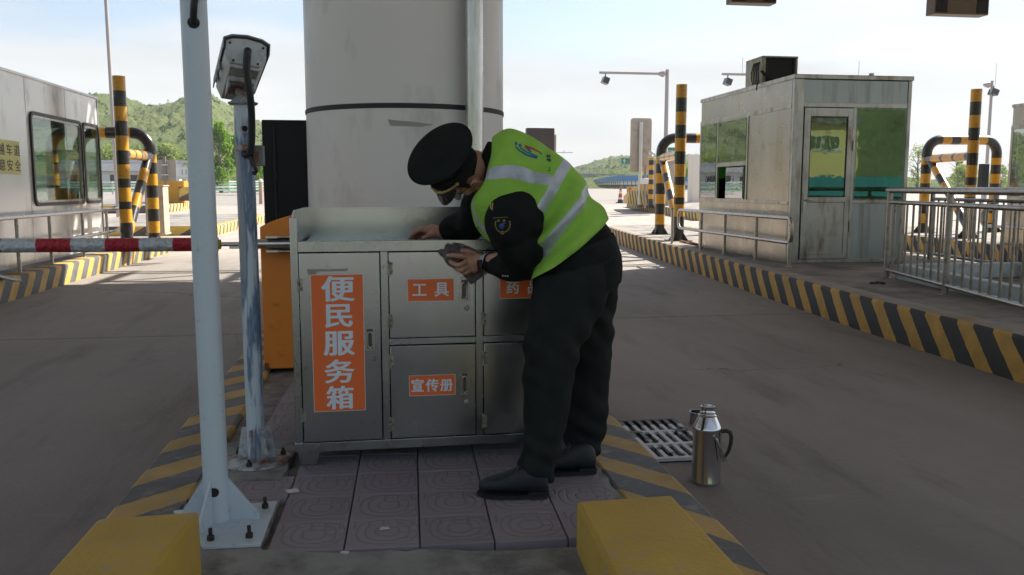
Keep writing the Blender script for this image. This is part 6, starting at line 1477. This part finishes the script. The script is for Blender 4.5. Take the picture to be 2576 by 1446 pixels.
capr = MB(); n = 56
def ell(c, f, s, rf, rs): return [c + f * (rf * math.cos(2 * math.pi * j / n)) + s * (rs * math.sin(2 * math.pi * j / n)) for j in range(n)]
bf_ = (hf + hu * .38).normalized()
b0 = hp(0, .004, .080); bt = hp(0, -.006, .108)
rings = [ell(b0, bf_, hs_, .108, .084), ell(bt, bf_, hs_, .110, .087)]
for h, r_ in ((-.045, .098), (-.028, .118), (-.012, .135), (-.003, .1405), (.003, .1395), (.007, .130), (.012, .10), (.0145, .06), (.0155, .02)):
    c = cc0 + cn * h; c = c + (bt - (cc0 + cn * -.05)) * max(0, (-h - .012) / .06); rings.append(ell(c, cf, cs_, r_ * 1.02, r_ * .97))
def best(r0, r1):   # match ring starts so the skin does not twist
    d = [sum((r0[j] - r1[(j + k) % n]).length for j in range(0, n, 7)) for k in range(n)]; d2 = [sum((r0[j] - r1[(k - j) % n]).length for j in range(0, n, 7)) for k in range(n)]
    if min(d) <= min(d2): k = d.index(min(d)); return [r1[(j + k) % n] for j in range(n)]
    k = d2.index(min(d2)); return [r1[(k - j) % n] for j in range(n)]
for i in range(1, len(rings)): rings[i] = best(rings[i - 1], rings[i])
fs = [(i * n + j, i * n + (j + 1) % n, (i + 1) * n + (j + 1) % n, (i + 1) * n + j) for i in range(len(rings) - 1) for j in range(n)] + [tuple(range((len(rings) - 1) * n, len(rings) * n))]
capr.add([p for r_ in rings for p in r_], fs); capo = capr.build('cap', M_felt, man, sharp=60)
bm = bmesh.new(); bm.from_mesh(capo.data); bmesh.ops.recalc_face_normals(bm, faces=bm.faces); bm.to_mesh(capo.data); bm.free(); finish(capo.data, 60)
mb = MB(); mb.tube([cc0 + cf * (.1418 * 1.02 * math.cos(a)) + cs_ * (.1418 * .97 * math.sin(a)) for a in [2 * math.pi * i / 60 for i in range(61)]], .0028, 8, caps=False); mb.build('piping', M_felt, capo)
mb = MB(); m_ = 24; vs = []
for i in range(m_ + 1):
    a = math.pi * (i / m_ - .5) * .90
    for d, dz in ((.0, .0), (.022, -.010), (.045, -.024), (.062, -.040)):
        k = math.cos(a / .9) ** .6 if abs(a) < 1.41 else 0; r1, r2 = .104 + d * k, .085 + d * k * .75
        vs.append(hp(r2 * math.sin(a), .004 + r1 * math.cos(a), .080 + .040 * math.cos(a) + dz * k))
mb.add(vs, [(i * 4 + j, i * 4 + j + 1, (i + 1) * 4 + j + 1, (i + 1) * 4 + j) for i in range(m_) for j in range(3)])
vo = mb.build('visor', M_patent, capo, sharp=80); so = vo.modifiers.new('t', 'SOLIDIFY'); so.thickness = .003
mb = MB(); cordp = [hp(.0885 * math.sin(a), .004 + .1085 * math.cos(a), .084 + .045 * math.cos(a)) for a in [math.pi * (i / 24 - .5) * .98 for i in range(25)]]
mb.tube(cordp, [.0042 + .0012 * (i % 2) for i in range(25)], 10); mb.ball(cordp[0], .008, 10); mb.ball(cordp[-1], .008, 10); mb.ball(cordp[12], .009, 10); mb.build('chin_cord', M_gold, capo, weld=False)
# ---- trousers
t_ = MB()
near = [sect((1350, 690), (1545, 640), 3.22, .150), sect((1340, 730), (1540, 705), 3.20, .138), sect((1331, 775), (1520, 765), 3.18, .122), sect((1322, 830), (1487, 828), 3.165, .108), sect((1316, 895), (1456, 895), 3.155, .098), sect((1315, 960), (1441, 962), 3.15, .092),
        sect((1316, 1040), (1428, 1044), 3.145, .085), sect((1318, 1100), (1414, 1106), 3.14, .080), sect((1309, 1148), (1400, 1166), 3.14, .080), sect((1301, 1172), (1388, 1211), 3.14, .082)]
far = [sect((1380, 690), (1561, 650), 3.34, .150), sect((1395, 730), (1557, 705), 3.36, .135), sect((1412, 775), (1547, 765), 3.38, .118), sect((1432, 830), (1541, 828), 3.395, .104), sect((1443, 895), (1537, 895), 3.40, .095), sect((1441, 960), (1533, 962), 3.40, .088),
       sect((1424, 1035), (1528, 1040), 3.41, .082), sect((1417, 1082), (1521, 1085), 3.415, .078), sect((1421, 1112), (1512, 1124), 3.42, .078), sect((1430, 1128), (1501, 1146), 3.42, .078)]
loft(t_, near, 40, 60); loft(t_, far, 40, 60); loft(t_, [sect((1352, 720), (1556, 690), 3.28, .19), sect((1358, 680), (1556, 630), 3.28, .185), sect((1362, 640), (1538, 585), 3.28, .18)], 40, 14)
me = fuse(t_, .006, 5)
def tf(p, nrm):
    z = p.z; w = mnoise.noise(Vector((p.x * 7 + z * 5, p.y * 7, z * 11))) * .006
    near_hem = max(0, 1 - (z - .22) / .30); w += math.sin(z * 62 + p.x * 26 + mnoise.noise(p * 6) * 3.0) * .0085 * near_hem
    kn_ = math.exp(-((z - .80) / .13) ** 2); w += math.sin(z * 40 + p.x * 50 + mnoise.noise(p * 5) * 3) * .006 * kn_
    w += mnoise.noise(p * 26) * .002 + mnoise.noise(Vector((p.x * 14 + p.z * 16, p.y * 12, p.z * 5))) * .007; return w
M_trou = felt('dark trouser cloth', (.0185, .0215, .0205)); folds(me, tf); link(me, 'trousers', M_trou, man)
# ---- jacket with both sleeves and collar
j_ = MB()
jk = [sect((1334, 752), (1559, 708), 3.28, .205), sect((1340, 722), (1560, 672), 3.28, .205), sect((1345, 690), (1554, 630), 3.28, .198), sect((1345, 650), (1530, 572), 3.29, .180), sect((1330, 618), (1478, 515), 3.31, .165), sect((1292, 590), (1420, 452), 3.32, .160),
      sect((1250, 560), (1360, 402), 3.32, .160), sect((1220, 520), (1308, 366), 3.32, .150), sect((1215, 478), (1264, 354), 3.32, .125), sect((1214, 446), (1234, 356), 3.32, .085)]
loft(j_, jk, 44, 70)
limb(j_, [(aY(1305, 490, 3.31), .10), (aY(1293, 548, 3.155), .112), (aY(1300, 588, 3.155), .104), (aY(1311, 628, 3.18), .090), (aY(1315, 661, 3.225), .076)], 26, 6)
limb(j_, [(aY(1316, 660, 3.225), .076), (aY(1285, 668, 3.32), .063), (aY(1256, 665, 3.42), .052), (aY(1238, 661, 3.464), .047)], 24, 6)
limb(j_, [(aY(1268, 455, 3.44), .120), (aY(1228, 486, 3.55), .098), (aY(1196, 548, 3.70), .082), (aY(1166, 566, 3.79), .068), (aY(1136, 577, 3.845), .055)], 24, 6)
me = fuse(j_, .0055, 4)
def jf(p, nrm):
    w = mnoise.noise(Vector((p.x * 9, p.y * 9, p.z * 9))) * .007 + mnoise.noise(Vector((p.x * 10 - p.z * 22, p.y * 10, p.z * 8))) * .004
    for c, rad, fr in ((aY(1318, 662, 3.2), .13, 70), (aY(1290, 575, 3.1), .12, 46), (aY(1196, 556, 3.7), .12, 62)):
        d = (p - c).length; w += math.sin((p.x * .8 + p.z * .9) * fr + mnoise.noise(p * 7) * 2.6) * .0062 * math.exp(-(d / rad) ** 2)
    w += mnoise.noise(p * 28) * .0016; return w
folds(me, jf); jac = link(me, 'jacket', M_cloth, man)
mb = MB()     # standing collar round the nape
rg = []
ctr = aY(1231, 404, 3.325); ax1 = (hp(0, -.015, -.05) - aY(1300, 452, 3.31)).normalized(); q1 = Vector((0, -1, 0)); q1 = (q1 - ax1 * q1.dot(ax1)).normalized(); q2 = ax1.cross(q1)
for h, r_ in ((-.045, .085), (-.01, .075), (.024, .070), (.028, .067), (.024, .064), (-.02, .064)):
    rg.append([ctr + ax1 * h + q1 * (r_ * .92 * math.cos(2 * math.pi * j / 36)) + q2 * (r_ * math.sin(2 * math.pi * j / 36)) for j in range(36)])
mb.add([p for r_ in rg for p in r_], [(i * 36 + j, i * 36 + (j + 1) % 36, (i + 1) * 36 + (j + 1) % 36, (i + 1) * 36 + j) for i in range(5) for j in range(36)]); mb.build('collar', M_cloth, jac, sharp=80)
# ---- reflective vest: an open shell over back and chest
def vest_mat():
    m, nt, N, L, bb = nodes('lime vest with silver tape'); p = coords(N); out = N['Material Output']
    nv = N.new('ShaderNodeGroup') if False else None
    c = mixc(N, L, nzn(N, L, p, 7, 5), (.28, .55, .07), (.37, .67, .095)); w = N.new('ShaderNodeTexWave'); w.inputs['Scale'].default_value = 95; w.bands_direction = 'DIAGONAL'; w.inputs['Distortion'].default_value = .6; L.new(p, w.inputs[0])
    c = mixc(N, L, mth(N, L, 'MULTIPLY', w.outputs['Fac'], .22), c, (.09, .30, .03))
    uv = N.new('ShaderNodeTexCoord').outputs['UV']; sx = N.new('ShaderNodeSeparateXYZ'); L.new(uv, sx.inputs[0])
    wob = mth(N, L, 'MULTIPLY_ADD', nzn(N, L, p, 6, 2, .5, None, 0, 1), .10, -.05)
    s_ = mth(N, L, 'ADD', sx.outputs[0], wob); ph = sx.outputs[1]
    f_ = mth(N, L, 'MINIMUM', ph, mth(N, L, 'SUBTRACT', 360.0, ph))
    def band(v, lo, hi): return mth(N, L, 'MULTIPLY', mth(N, L, 'GREATER_THAN', v, lo), mth(N, L, 'LESS_THAN', v, hi))
    k = mth(N, L, 'MAXIMUM', band(s_, 1.05, 1.95), band(s_, 3.0, 3.95))
    d = mth(N, L, 'SUBTRACT', s_, 3.9)
    pc = mth(N, L, 'ADD', 62.0, mth(N, L, 'MULTIPLY', d, mth(N, L, 'MULTIPLY_ADD', d, 1.76, 5.33)))
    k = mth(N, L, 'MAXIMUM', k, mth(N, L, 'MULTIPLY', mth(N, L, 'GREATER_THAN', s_, 3.9), mth(N, L, 'LESS_THAN', mth(N, L, 'ABSOLUTE', mth(N, L, 'SUBTRACT', f_, pc)), 7.0)))
    k = mth(N, L, 'MAXIMUM', k, mth(N, L, 'MULTIPLY', band(s_, 4.6, 8.6), band(f_, 146, 158)))
    t = mixc(N, L, nzn(N, L, p, 14, 5), (.40, .44, .49), (.54, .58, .63)); L.new(mixc(N, L, k, c, t), bb.inputs['Base Color'])
    L.new(mth(N, L, 'MULTIPLY_ADD', k, -.38, .80), bb.inputs['Roughness']); L.new(mth(N, L, 'MULTIPLY', k, .25), bb.inputs['Metallic']); bb.inputs['Specular IOR Level'].default_value = .25
    h = mth(N, L, 'ADD', mth(N, L, 'MULTIPLY', w.outputs['Fac'], mth(N, L, 'MULTIPLY_ADD', k, -.22, .25)), mth(N, L, 'MULTIPLY', mth(N, L, 'MULTIPLY', nzn(N, L, p, 38, 5, .65, (1, 1, .5), .3, .7), k), 3.0))
    bump(N, L, bb, h, .45, .0022); return m
vs_ = [sect((1331, 704), (1524, 549), 3.30, .222), sect((1335, 674), (1482, 485), 3.30, .216), sect((1322, 645), (1467, 460), 3.30, .213), sect((1298, 634), (1431, 419), 3.31, .210), sect((1273, 624), (1408, 401), 3.31, .210), sect((1232, 606), (1370, 369), 3.31, .212),
       sect((1195, 570), (1330, 340), 3.31, .208), sect((1186, 525), (1290, 331), 3.31, .188), sect((1206, 486), (1266, 336), 3.31, .150), sect((1226, 462), (1240, 350), 3.31, .112)]
vb = MB(); NK, NN = 109, 112; loft(vb, vs_, NN, NK, cap=False, e=2.2)
me = vb.mesh('vest', root_loc(man)); me.materials.append(vest_mat())
uvl = me.uv_layers.new(name='UVMap')
for p in me.polygons:
    for li in p.loop_indices:
        vi = me.loops[li].vertex_index; i, j = divmod(vi, NN); jj = j + (NN if (j == 0 and any(me.loops[q].vertex_index % NN == NN - 1 for q in p.loop_indices)) else 0)
        uvl.data[li].uv = (i / (NK - 1) * 9, jj / NN * 360)
me.update()
off = root_loc(man)
def vf(p, nrm):
    q = p + off; w = mnoise.noise(Vector((q.x * 6, q.y * 4, q.z * 6))) * .012 + .004
    c = aY(1390, 560, 3.12); d = (q - c).length; w += math.sin((q.x * .75 - q.z * .65) * 52 + mnoise.noise(q * 5) * 2.2) * .028 * math.exp(-(d / .17) ** 2)
    w += math.sin((q.x * .4 + q.z * .9) * 44 + mnoise.noise(q * 6) * 2) * .005 + mnoise.noise(q * 17) * .004; return w
bm = bmesh.new(); bm.from_mesh(me); bmesh.ops.recalc_face_normals(bm, faces=bm.faces); bm.normal_update(); bm.to_mesh(me); bm.free()
folds(me, vf); finish(me, 180); vest = bpy.data.objects.new('vest', me); COL.objects.link(vest); vest.parent = man
so = vest.modifiers.new('t', 'SOLIDIFY'); so.thickness = .004; so.offset = -1
# marks sewn or printed on the cloth: strokes laid on its surface
def surf(o):
    og = root_loc(o.parent); me = o.data; return BVHTree.FromPolygons([v.co + og for v in me.vertices], [tuple(p.vertices) for p in me.polygons])
def strokes(tree, items, d0=.0022):
    mb = MB()
    for mi_, w, pts in items:
        P = [Vector((x, y)) for x, y in pts]; f = []
        for i in range(len(P) - 1):
            nseg = max(1, int((P[i + 1] - P[i]).length / 4))
            f += [P[i].lerp(P[i + 1], k / nseg) for k in range(nseg)]
        f.append(P[-1]); vs = []; ok = True
        for i, p in enumerate(f):
            d = (f[min(i + 1, len(f) - 1)] - f[max(i - 1, 0)]); d = d.normalized() if d.length else Vector((1, 0)); nn = Vector((-d.y, d.x)); ww = w if not isinstance(w, tuple) else w[0] + (w[1] - w[0]) * i / max(1, len(f) - 1)
            for s in (-.5, .5):
                q = p + nn * ww * s; h = tree.ray_cast(C0, ray(q.x, q.y).normalized())
                if h[0] is None: ok = False; break
                vs.append(h[0] - ray(q.x, q.y).normalized() * d0)
            if not ok: break
        if ok: mb.add(vs, [(2 * i, 2 * i + 1, 2 * i + 3, 2 * i + 2) for i in range(len(f) - 1)], mi_)
    return mb
M_blue2, M_red2, M_navy, M_gd = plain('blue print', (.015, .10, .30), .6), plain('red print', (.45, .03, .03), .6), plain('navy print', (.015, .035, .08), .6), plain('gold thread', (.33, .22, .06), .6)
v6 = lambda x, y: (1194.5 + x * .2608, 314.3 + y * .2608)
tv = surf(vest)
st = [(0, 5, [v6(392, 160), v6(400, 192)]), (0, 6, [v6(428, 182), v6(442, 206)]), (0, (3, 5), [v6(390, 205), v6(425, 245), v6(500, 290), v6(600, 318)]), (0, (3, 4), [v6(432, 214), v6(500, 262), v6(606, 306)]),
      (1, (7, 3), [v6(482, 206), v6(520, 214), v6(580, 238), v6(632, 266)]), (0, (7, 3), [v6(502, 222), v6(540, 262)]), (0, 3, [v6(625, 262), v6(647, 282)])]
for a, c in (((690, 288), (730, 296)), ((686, 298), (728, 310)), ((700, 285), (694, 312)), ((720, 290), (716, 314)), ((694, 322), (736, 338)), ((690, 332), (732, 350)), ((706, 320), (698, 346)), ((724, 326), (716, 354)), ((704, 436), (726, 442)), ((716, 405), (720, 425))): st.append((2, 2.4, [v6(*a), v6(*c)]))
st += [(2, 4, [v6(20, 985), v6(36, 1000)]), (0, 4, [v6(14, 1002), v6(26, 1030), v6(42, 1040)]), (1, 4, [v6(38, 1010), v6(42, 1040)])]
strokes(tv, st[:7]).build('emblem', [M_blue2, M_red2, M_navy], vest, weld=False); strokes(tv, st[7:-3]).build('lettering', [M_blue2, M_red2, M_navy], vest, weld=False); strokes(tv, st[-3:]).build('chest_emblem', [M_blue2, M_red2, M_navy], vest, weld=False)
tj = surf(jac); v7 = lambda x, y: (1005.9 + x * .1304, 534.4 + y * .1304)
sh = [(0, .1, [])] and []
for i in range(9):
    a = R(205 - 14 * i); 
    for sx in (1, -1):
        cx_, cy_ = 1980 + sx * 148 * math.cos(R(180 - (i * 11 - 20))) * -1, 250 + 130 * math.sin(R(i * 13 - 35))
        sh.append((0, 2.2, [v7(cx_ - sx * 14, cy_ - 10), v7(cx_ + sx * 6, cy_ + 10)]))
sh += [(0, 1.6, [v7(1975 + 30 * math.cos(R(t)), 388 + 28 * math.sin(R(t))) for t in range(0, 361, 30)]), (0, 1.4, [v7(1975, 362), v7(1975, 392)]), (0, 1.4, [v7(1958, 404), v7(1975, 390), v7(1992, 404)]),
       (1, 3, [v7(1925, 300), v7(1920, 255), v7(1945, 225), v7(2030, 205)]), (1, 5, [v7(1945, 250), v7(2000, 235)]), (1, 3.5, [v7(1990, 260), v7(1950, 290), v7(1990, 310)]), (2, 3.5, [v7(2008, 262), v7(2018, 268)])]
for gx in (1880, 1985): sh += [(0, 1.5, [v7(gx, 145), v7(gx + 42, 143)]), (0, 1.5, [v7(gx, 160), v7(gx + 42, 160)]), (0, 1.5, [v7(gx + 8, 140), v7(gx + 6, 182)]), (0, 1.5, [v7(gx + 34, 140), v7(gx + 36, 178)])]
for k in range(12): sh.append((0, 1.7, [v7(1800 + k * 24, 108 - k * 1.6), v7(1814 + k * 24, 105 - k * 1.6)]))
strokes(tj, sh, .0016).build('sleeve_badge', [M_gd, M_blue2, M_red2], jac, weld=False)
v3 = lambda x, y: ((1500 + x * .5533) / 1.5906, (400 + y * .5533) / 1.5906)
strokes(tj, [(0, 3, [v3(836, 735), v3(834, 785)]), (0, 3, [v3(850, 742), v3(846, 796)])], .0018).build('shoulder_bars', [M_gold], jac, weld=False)
for k in range(3):
    px, py = 1265 + k * 6, 693.5 + k * .4; h = tj.ray_cast(C0, ray(px, py).normalized())
    if h[0] is not None: mb = MB(); mb.ball(h[0], .0042, 8); mb.build('cuff_button', M_sgal, jac)
# ---- shirt cuffs, watch
M_shirt = plain('white shirt', (.62, .63, .66), .8)
def cuff(a, b_, r): mb = MB(); mb.tube([a, a.lerp(b_, .5), b_], [r * 1.04, r, r * .97], 20, caps=False); o = mb.build('shirt_cuff', M_shirt, man); s_ = o.modifiers.new('t', 'SOLIDIFY'); s_.thickness = .002; return o
cuff(aY(1252, 664, 3.43), aY(1229, 659, 3.482), .041); cuff(aY(1140, 576, 3.84), aY(1120, 583, 3.860), .041)
w0 = aY(1226, 659, 3.484); wd = (wr_n - el_n).normalized(); wy_ = Vector((.1, -1, .05)); wy_ = (wy_ - wd * wy_.dot(wd)).normalized(); wz_ = wd.cross(wy_)
if wz_.z < 0: wz_ = -wz_
mb = MB(); n_ = 28; vs2 = []
for h in (-.009, .009):
    for r_ in (.0315, .0335): vs2 += [w0 + wd * h + wy_ * (r_ * math.cos(2 * math.pi * j / n_)) + wz_ * (r_ * 1.05 * math.sin(2 * math.pi * j / n_)) for j in range(n_)]
fs2 = []
for j in range(n_):
    k = (j + 1) % n_; fs2 += [(j, k, n_ + k, n_ + j), (2 * n_ + j, 3 * n_ + j, 3 * n_ + k, 2 * n_ + k), (n_ + j, n_ + k, 3 * n_ + k, 3 * n_ + j), (j, 2 * n_ + j, 2 * n_ + k, k)]
mb.add(vs2, fs2); wt = mb.build('watch', plain('pale watch strap', (.42, .50, .48), .5), man)
mb = MB(); rr_ = rrect(.036, .042, .010); wc = w0 + wy_ * .0325 - wz_ * .006; wyy = (wy_ - wz_ * .1).normalized()
mb.prism([wc + wd * u_ + wz_ * v_ for u_, v_ in rr_], wyy * .009); mb.build('watch_case', M_patent, wt, bev=.0015)
# ---- shoes
M_shoe = mat('black leather', (.012, .016, .021), .48, var=.3, vs=30, bmp=.3, bs=90); M_lace = plain('dark laces', (.03, .035, .045), .7); M_sole = plain('black sole', (.010, .010, .011), .7)
def shoe(heel, toe):
    d = (toe - heel); L_ = d.length; d.normalize(); s = Vector((-d.y, d.x, 0)); mb = MB(); pr = [(0, .028, .075, 0), (.03, .036, .092, 0), (.12, .039, .112, 0), (.22, .040, .118, 0), (.36, .042, .110, .002), (.5, .047, .088, .003), (.66, .049, .068, .004), (.82, .044, .055, .005), (.93, .031, .044, .007), (1.0, .010, .026, .010)]
    n = 20; vs = []
    for t, w, h, lift in pr:
        for j in range(n):
            a = 2 * math.pi * j / n; x = w * math.copysign(abs(math.cos(a)) ** .8, math.cos(a)); z = math.sin(a); zz = (h * (z * .5 + .5)) if z > 0 else h * .5 + z * (h * .5)
            vs.append(heel + d * (t * L_) + s * x + Z * (.014 + lift + max(zz, 0)))
    k = len(pr); mb.add(vs, [(i * n + j, i * n + (j + 1) % n, (i + 1) * n + (j + 1) % n, (i + 1) * n + j) for i in range(k - 1) for j in range(n)] + [tuple(range(n))[::-1], tuple(range((k - 1) * n, k * n))])
    so_ = mb.build('shoe', M_shoe, man, sharp=80); bm = bmesh.new(); bm.from_mesh(so_.data); bmesh.ops.recalc_face_normals(bm, faces=bm.faces); bm.to_mesh(so_.data); bm.free(); finish(so_.data, 80); sb = so_.modifiers.new('s', 'SUBSURF'); sb.levels = sb.render_levels = 1
    mb = MB(); out = [(t, w + .004) for t, w, h, l in pr[:-1]] + [(1.0, .02), (1.02, .0)]
    ring = [heel + d * (t * L_) + s * w for t, w in out] + [heel + d * (t * L_) - s * w for t, w in out[::-1][1:]]
    mb.prism([(p.x, p.y, .2035) for p in ring], (0, 0, .013)); mb.prism([tuple((heel + d * (t * L_) + s * w).xy) + (.2165,) for t, w in ((-.005, -.034), (.28, -.038), (.28, .038), (-.005, .034))], (0, 0, .010)); mb.build('sole', M_sole, so_)
    mb = MB()
    for t in (.40, .46, .52, .58): p = heel + d * (t * L_) + Z * (.014 + .100 - (t - .36) * .19); mb.tube([p - s * .018 - Z * .004, p + Z * .003, p + s * .018 - Z * .004], .0032, 6)
    p = heel + d * (.38 * L_) + Z * .112
    for sg in (-1, 1): mb.tube([p, p + s * .018 * sg + d * .012 + Z * .010, p + s * .030 * sg + d * .02 - Z * .012], .003, 6)
    mb.build('laces', M_lace, so_)
a0, a1 = gp(1379, 1247, .2), gp(1203, 1245, .2); a0.z = a1.z = .2; shoe(a0, a1)
a0 = gp(1497, 1187, .2); a0.z = .2; shoe(a0, a0 + Vector((-.255, .02, 0)))
# ---- the cloth he wipes with
M_cl = mat('grey microfibre', (.24, .205, .20), .95, var=.35, vs=50, bmp=.7, bs=220)
outl = [(1103, 633), (1112, 627), (1119, 629), (1122, 617), (1131, 612), (1136, 617), (1144, 611), (1158, 613), (1172, 619), (1190, 626), (1208, 640), (1214, 664), (1216, 688), (1208, 700), (1196, 706), (1186, 716), (1178, 709), (1171, 696), (1160, 686), (1146, 672), (1132, 670), (1122, 661), (1118, 650), (1108, 643)]
oc = Vector((1160, 650)); vs3 = []; NR, NT = 26, 120
ang = [(math.atan2(y - oc.y, x - oc.x), math.hypot(x - oc.x, y - oc.y)) for x, y in outl]; ang.sort()
aa = np.array([a[0] for a in ang]); rr3 = np.array([a[1] for a in ang])
for i in range(NR + 1):
    for j in range(NT):
        th = -math.pi + 2 * math.pi * j / NT; R0 = float(np.interp(th, aa, rr3, period=2 * math.pi)); u = i / NR
        x, y = oc.x + R0 * u * math.cos(th), oc.y + R0 * u * math.sin(th); q = Vector((x * .045, y * .045, 3.1))
        rid = (1 - abs(mnoise.noise(q * 1.1))) ** 3 * .55 + (1 - abs(mnoise.noise(q * 2.3 + Vector((9, 3, 1))))) ** 4 * .45
        hgt = .003 + .026 * rid * (1 - u ** 3 * .72) + .004 * mnoise.noise(q * 6)
        vs3.append(tuple(aY(x, y, 3.573 - max(hgt, .001))))
me = bpy.data.meshes.new('cloth'); me.from_pydata(vs3, [], [(i * NT + j, i * NT + (j + 1) % NT, (i + 1) * NT + (j + 1) % NT, (i + 1) * NT + j) for i in range(NR) for j in range(NT)])
bm = bmesh.new(); bm.from_mesh(me); bmesh.ops.remove_doubles(bm, verts=bm.verts, dist=1e-5); bmesh.ops.recalc_face_normals(bm, faces=bm.faces); bm.to_mesh(me); bm.free()
me.materials.append(M_cl); finish(me, 180); co_ = bpy.data.objects.new('cleaning_cloth', me); COL.objects.link(co_); so = co_.modifiers.new('t', 'SOLIDIFY'); so.thickness = .0025
tag(co_, 'crumpled grey cleaning cloth pressed against the cabinet front under the man\'s left hand', 'cloth')
# ================================================================== HAZE: one even body of pale air round everything
mb = MB(); mb.box((-720, -400, -1.2), (720, 640, 60)); hz = kind(mb.build('haze', M_dark), 'stuff')
hm, nt, N, L, b = nodes('haze air'); N.remove(b); pv_ = N.new('ShaderNodeVolumePrincipled'); pv_.inputs['Color'].default_value = (.85, .9, .95, 1); pv_.inputs['Density'].default_value = .00055; L.new(pv_.outputs[0], N['Material Output'].inputs['Volume'])
hz.data.materials.clear(); hz.data.materials.append(hm)
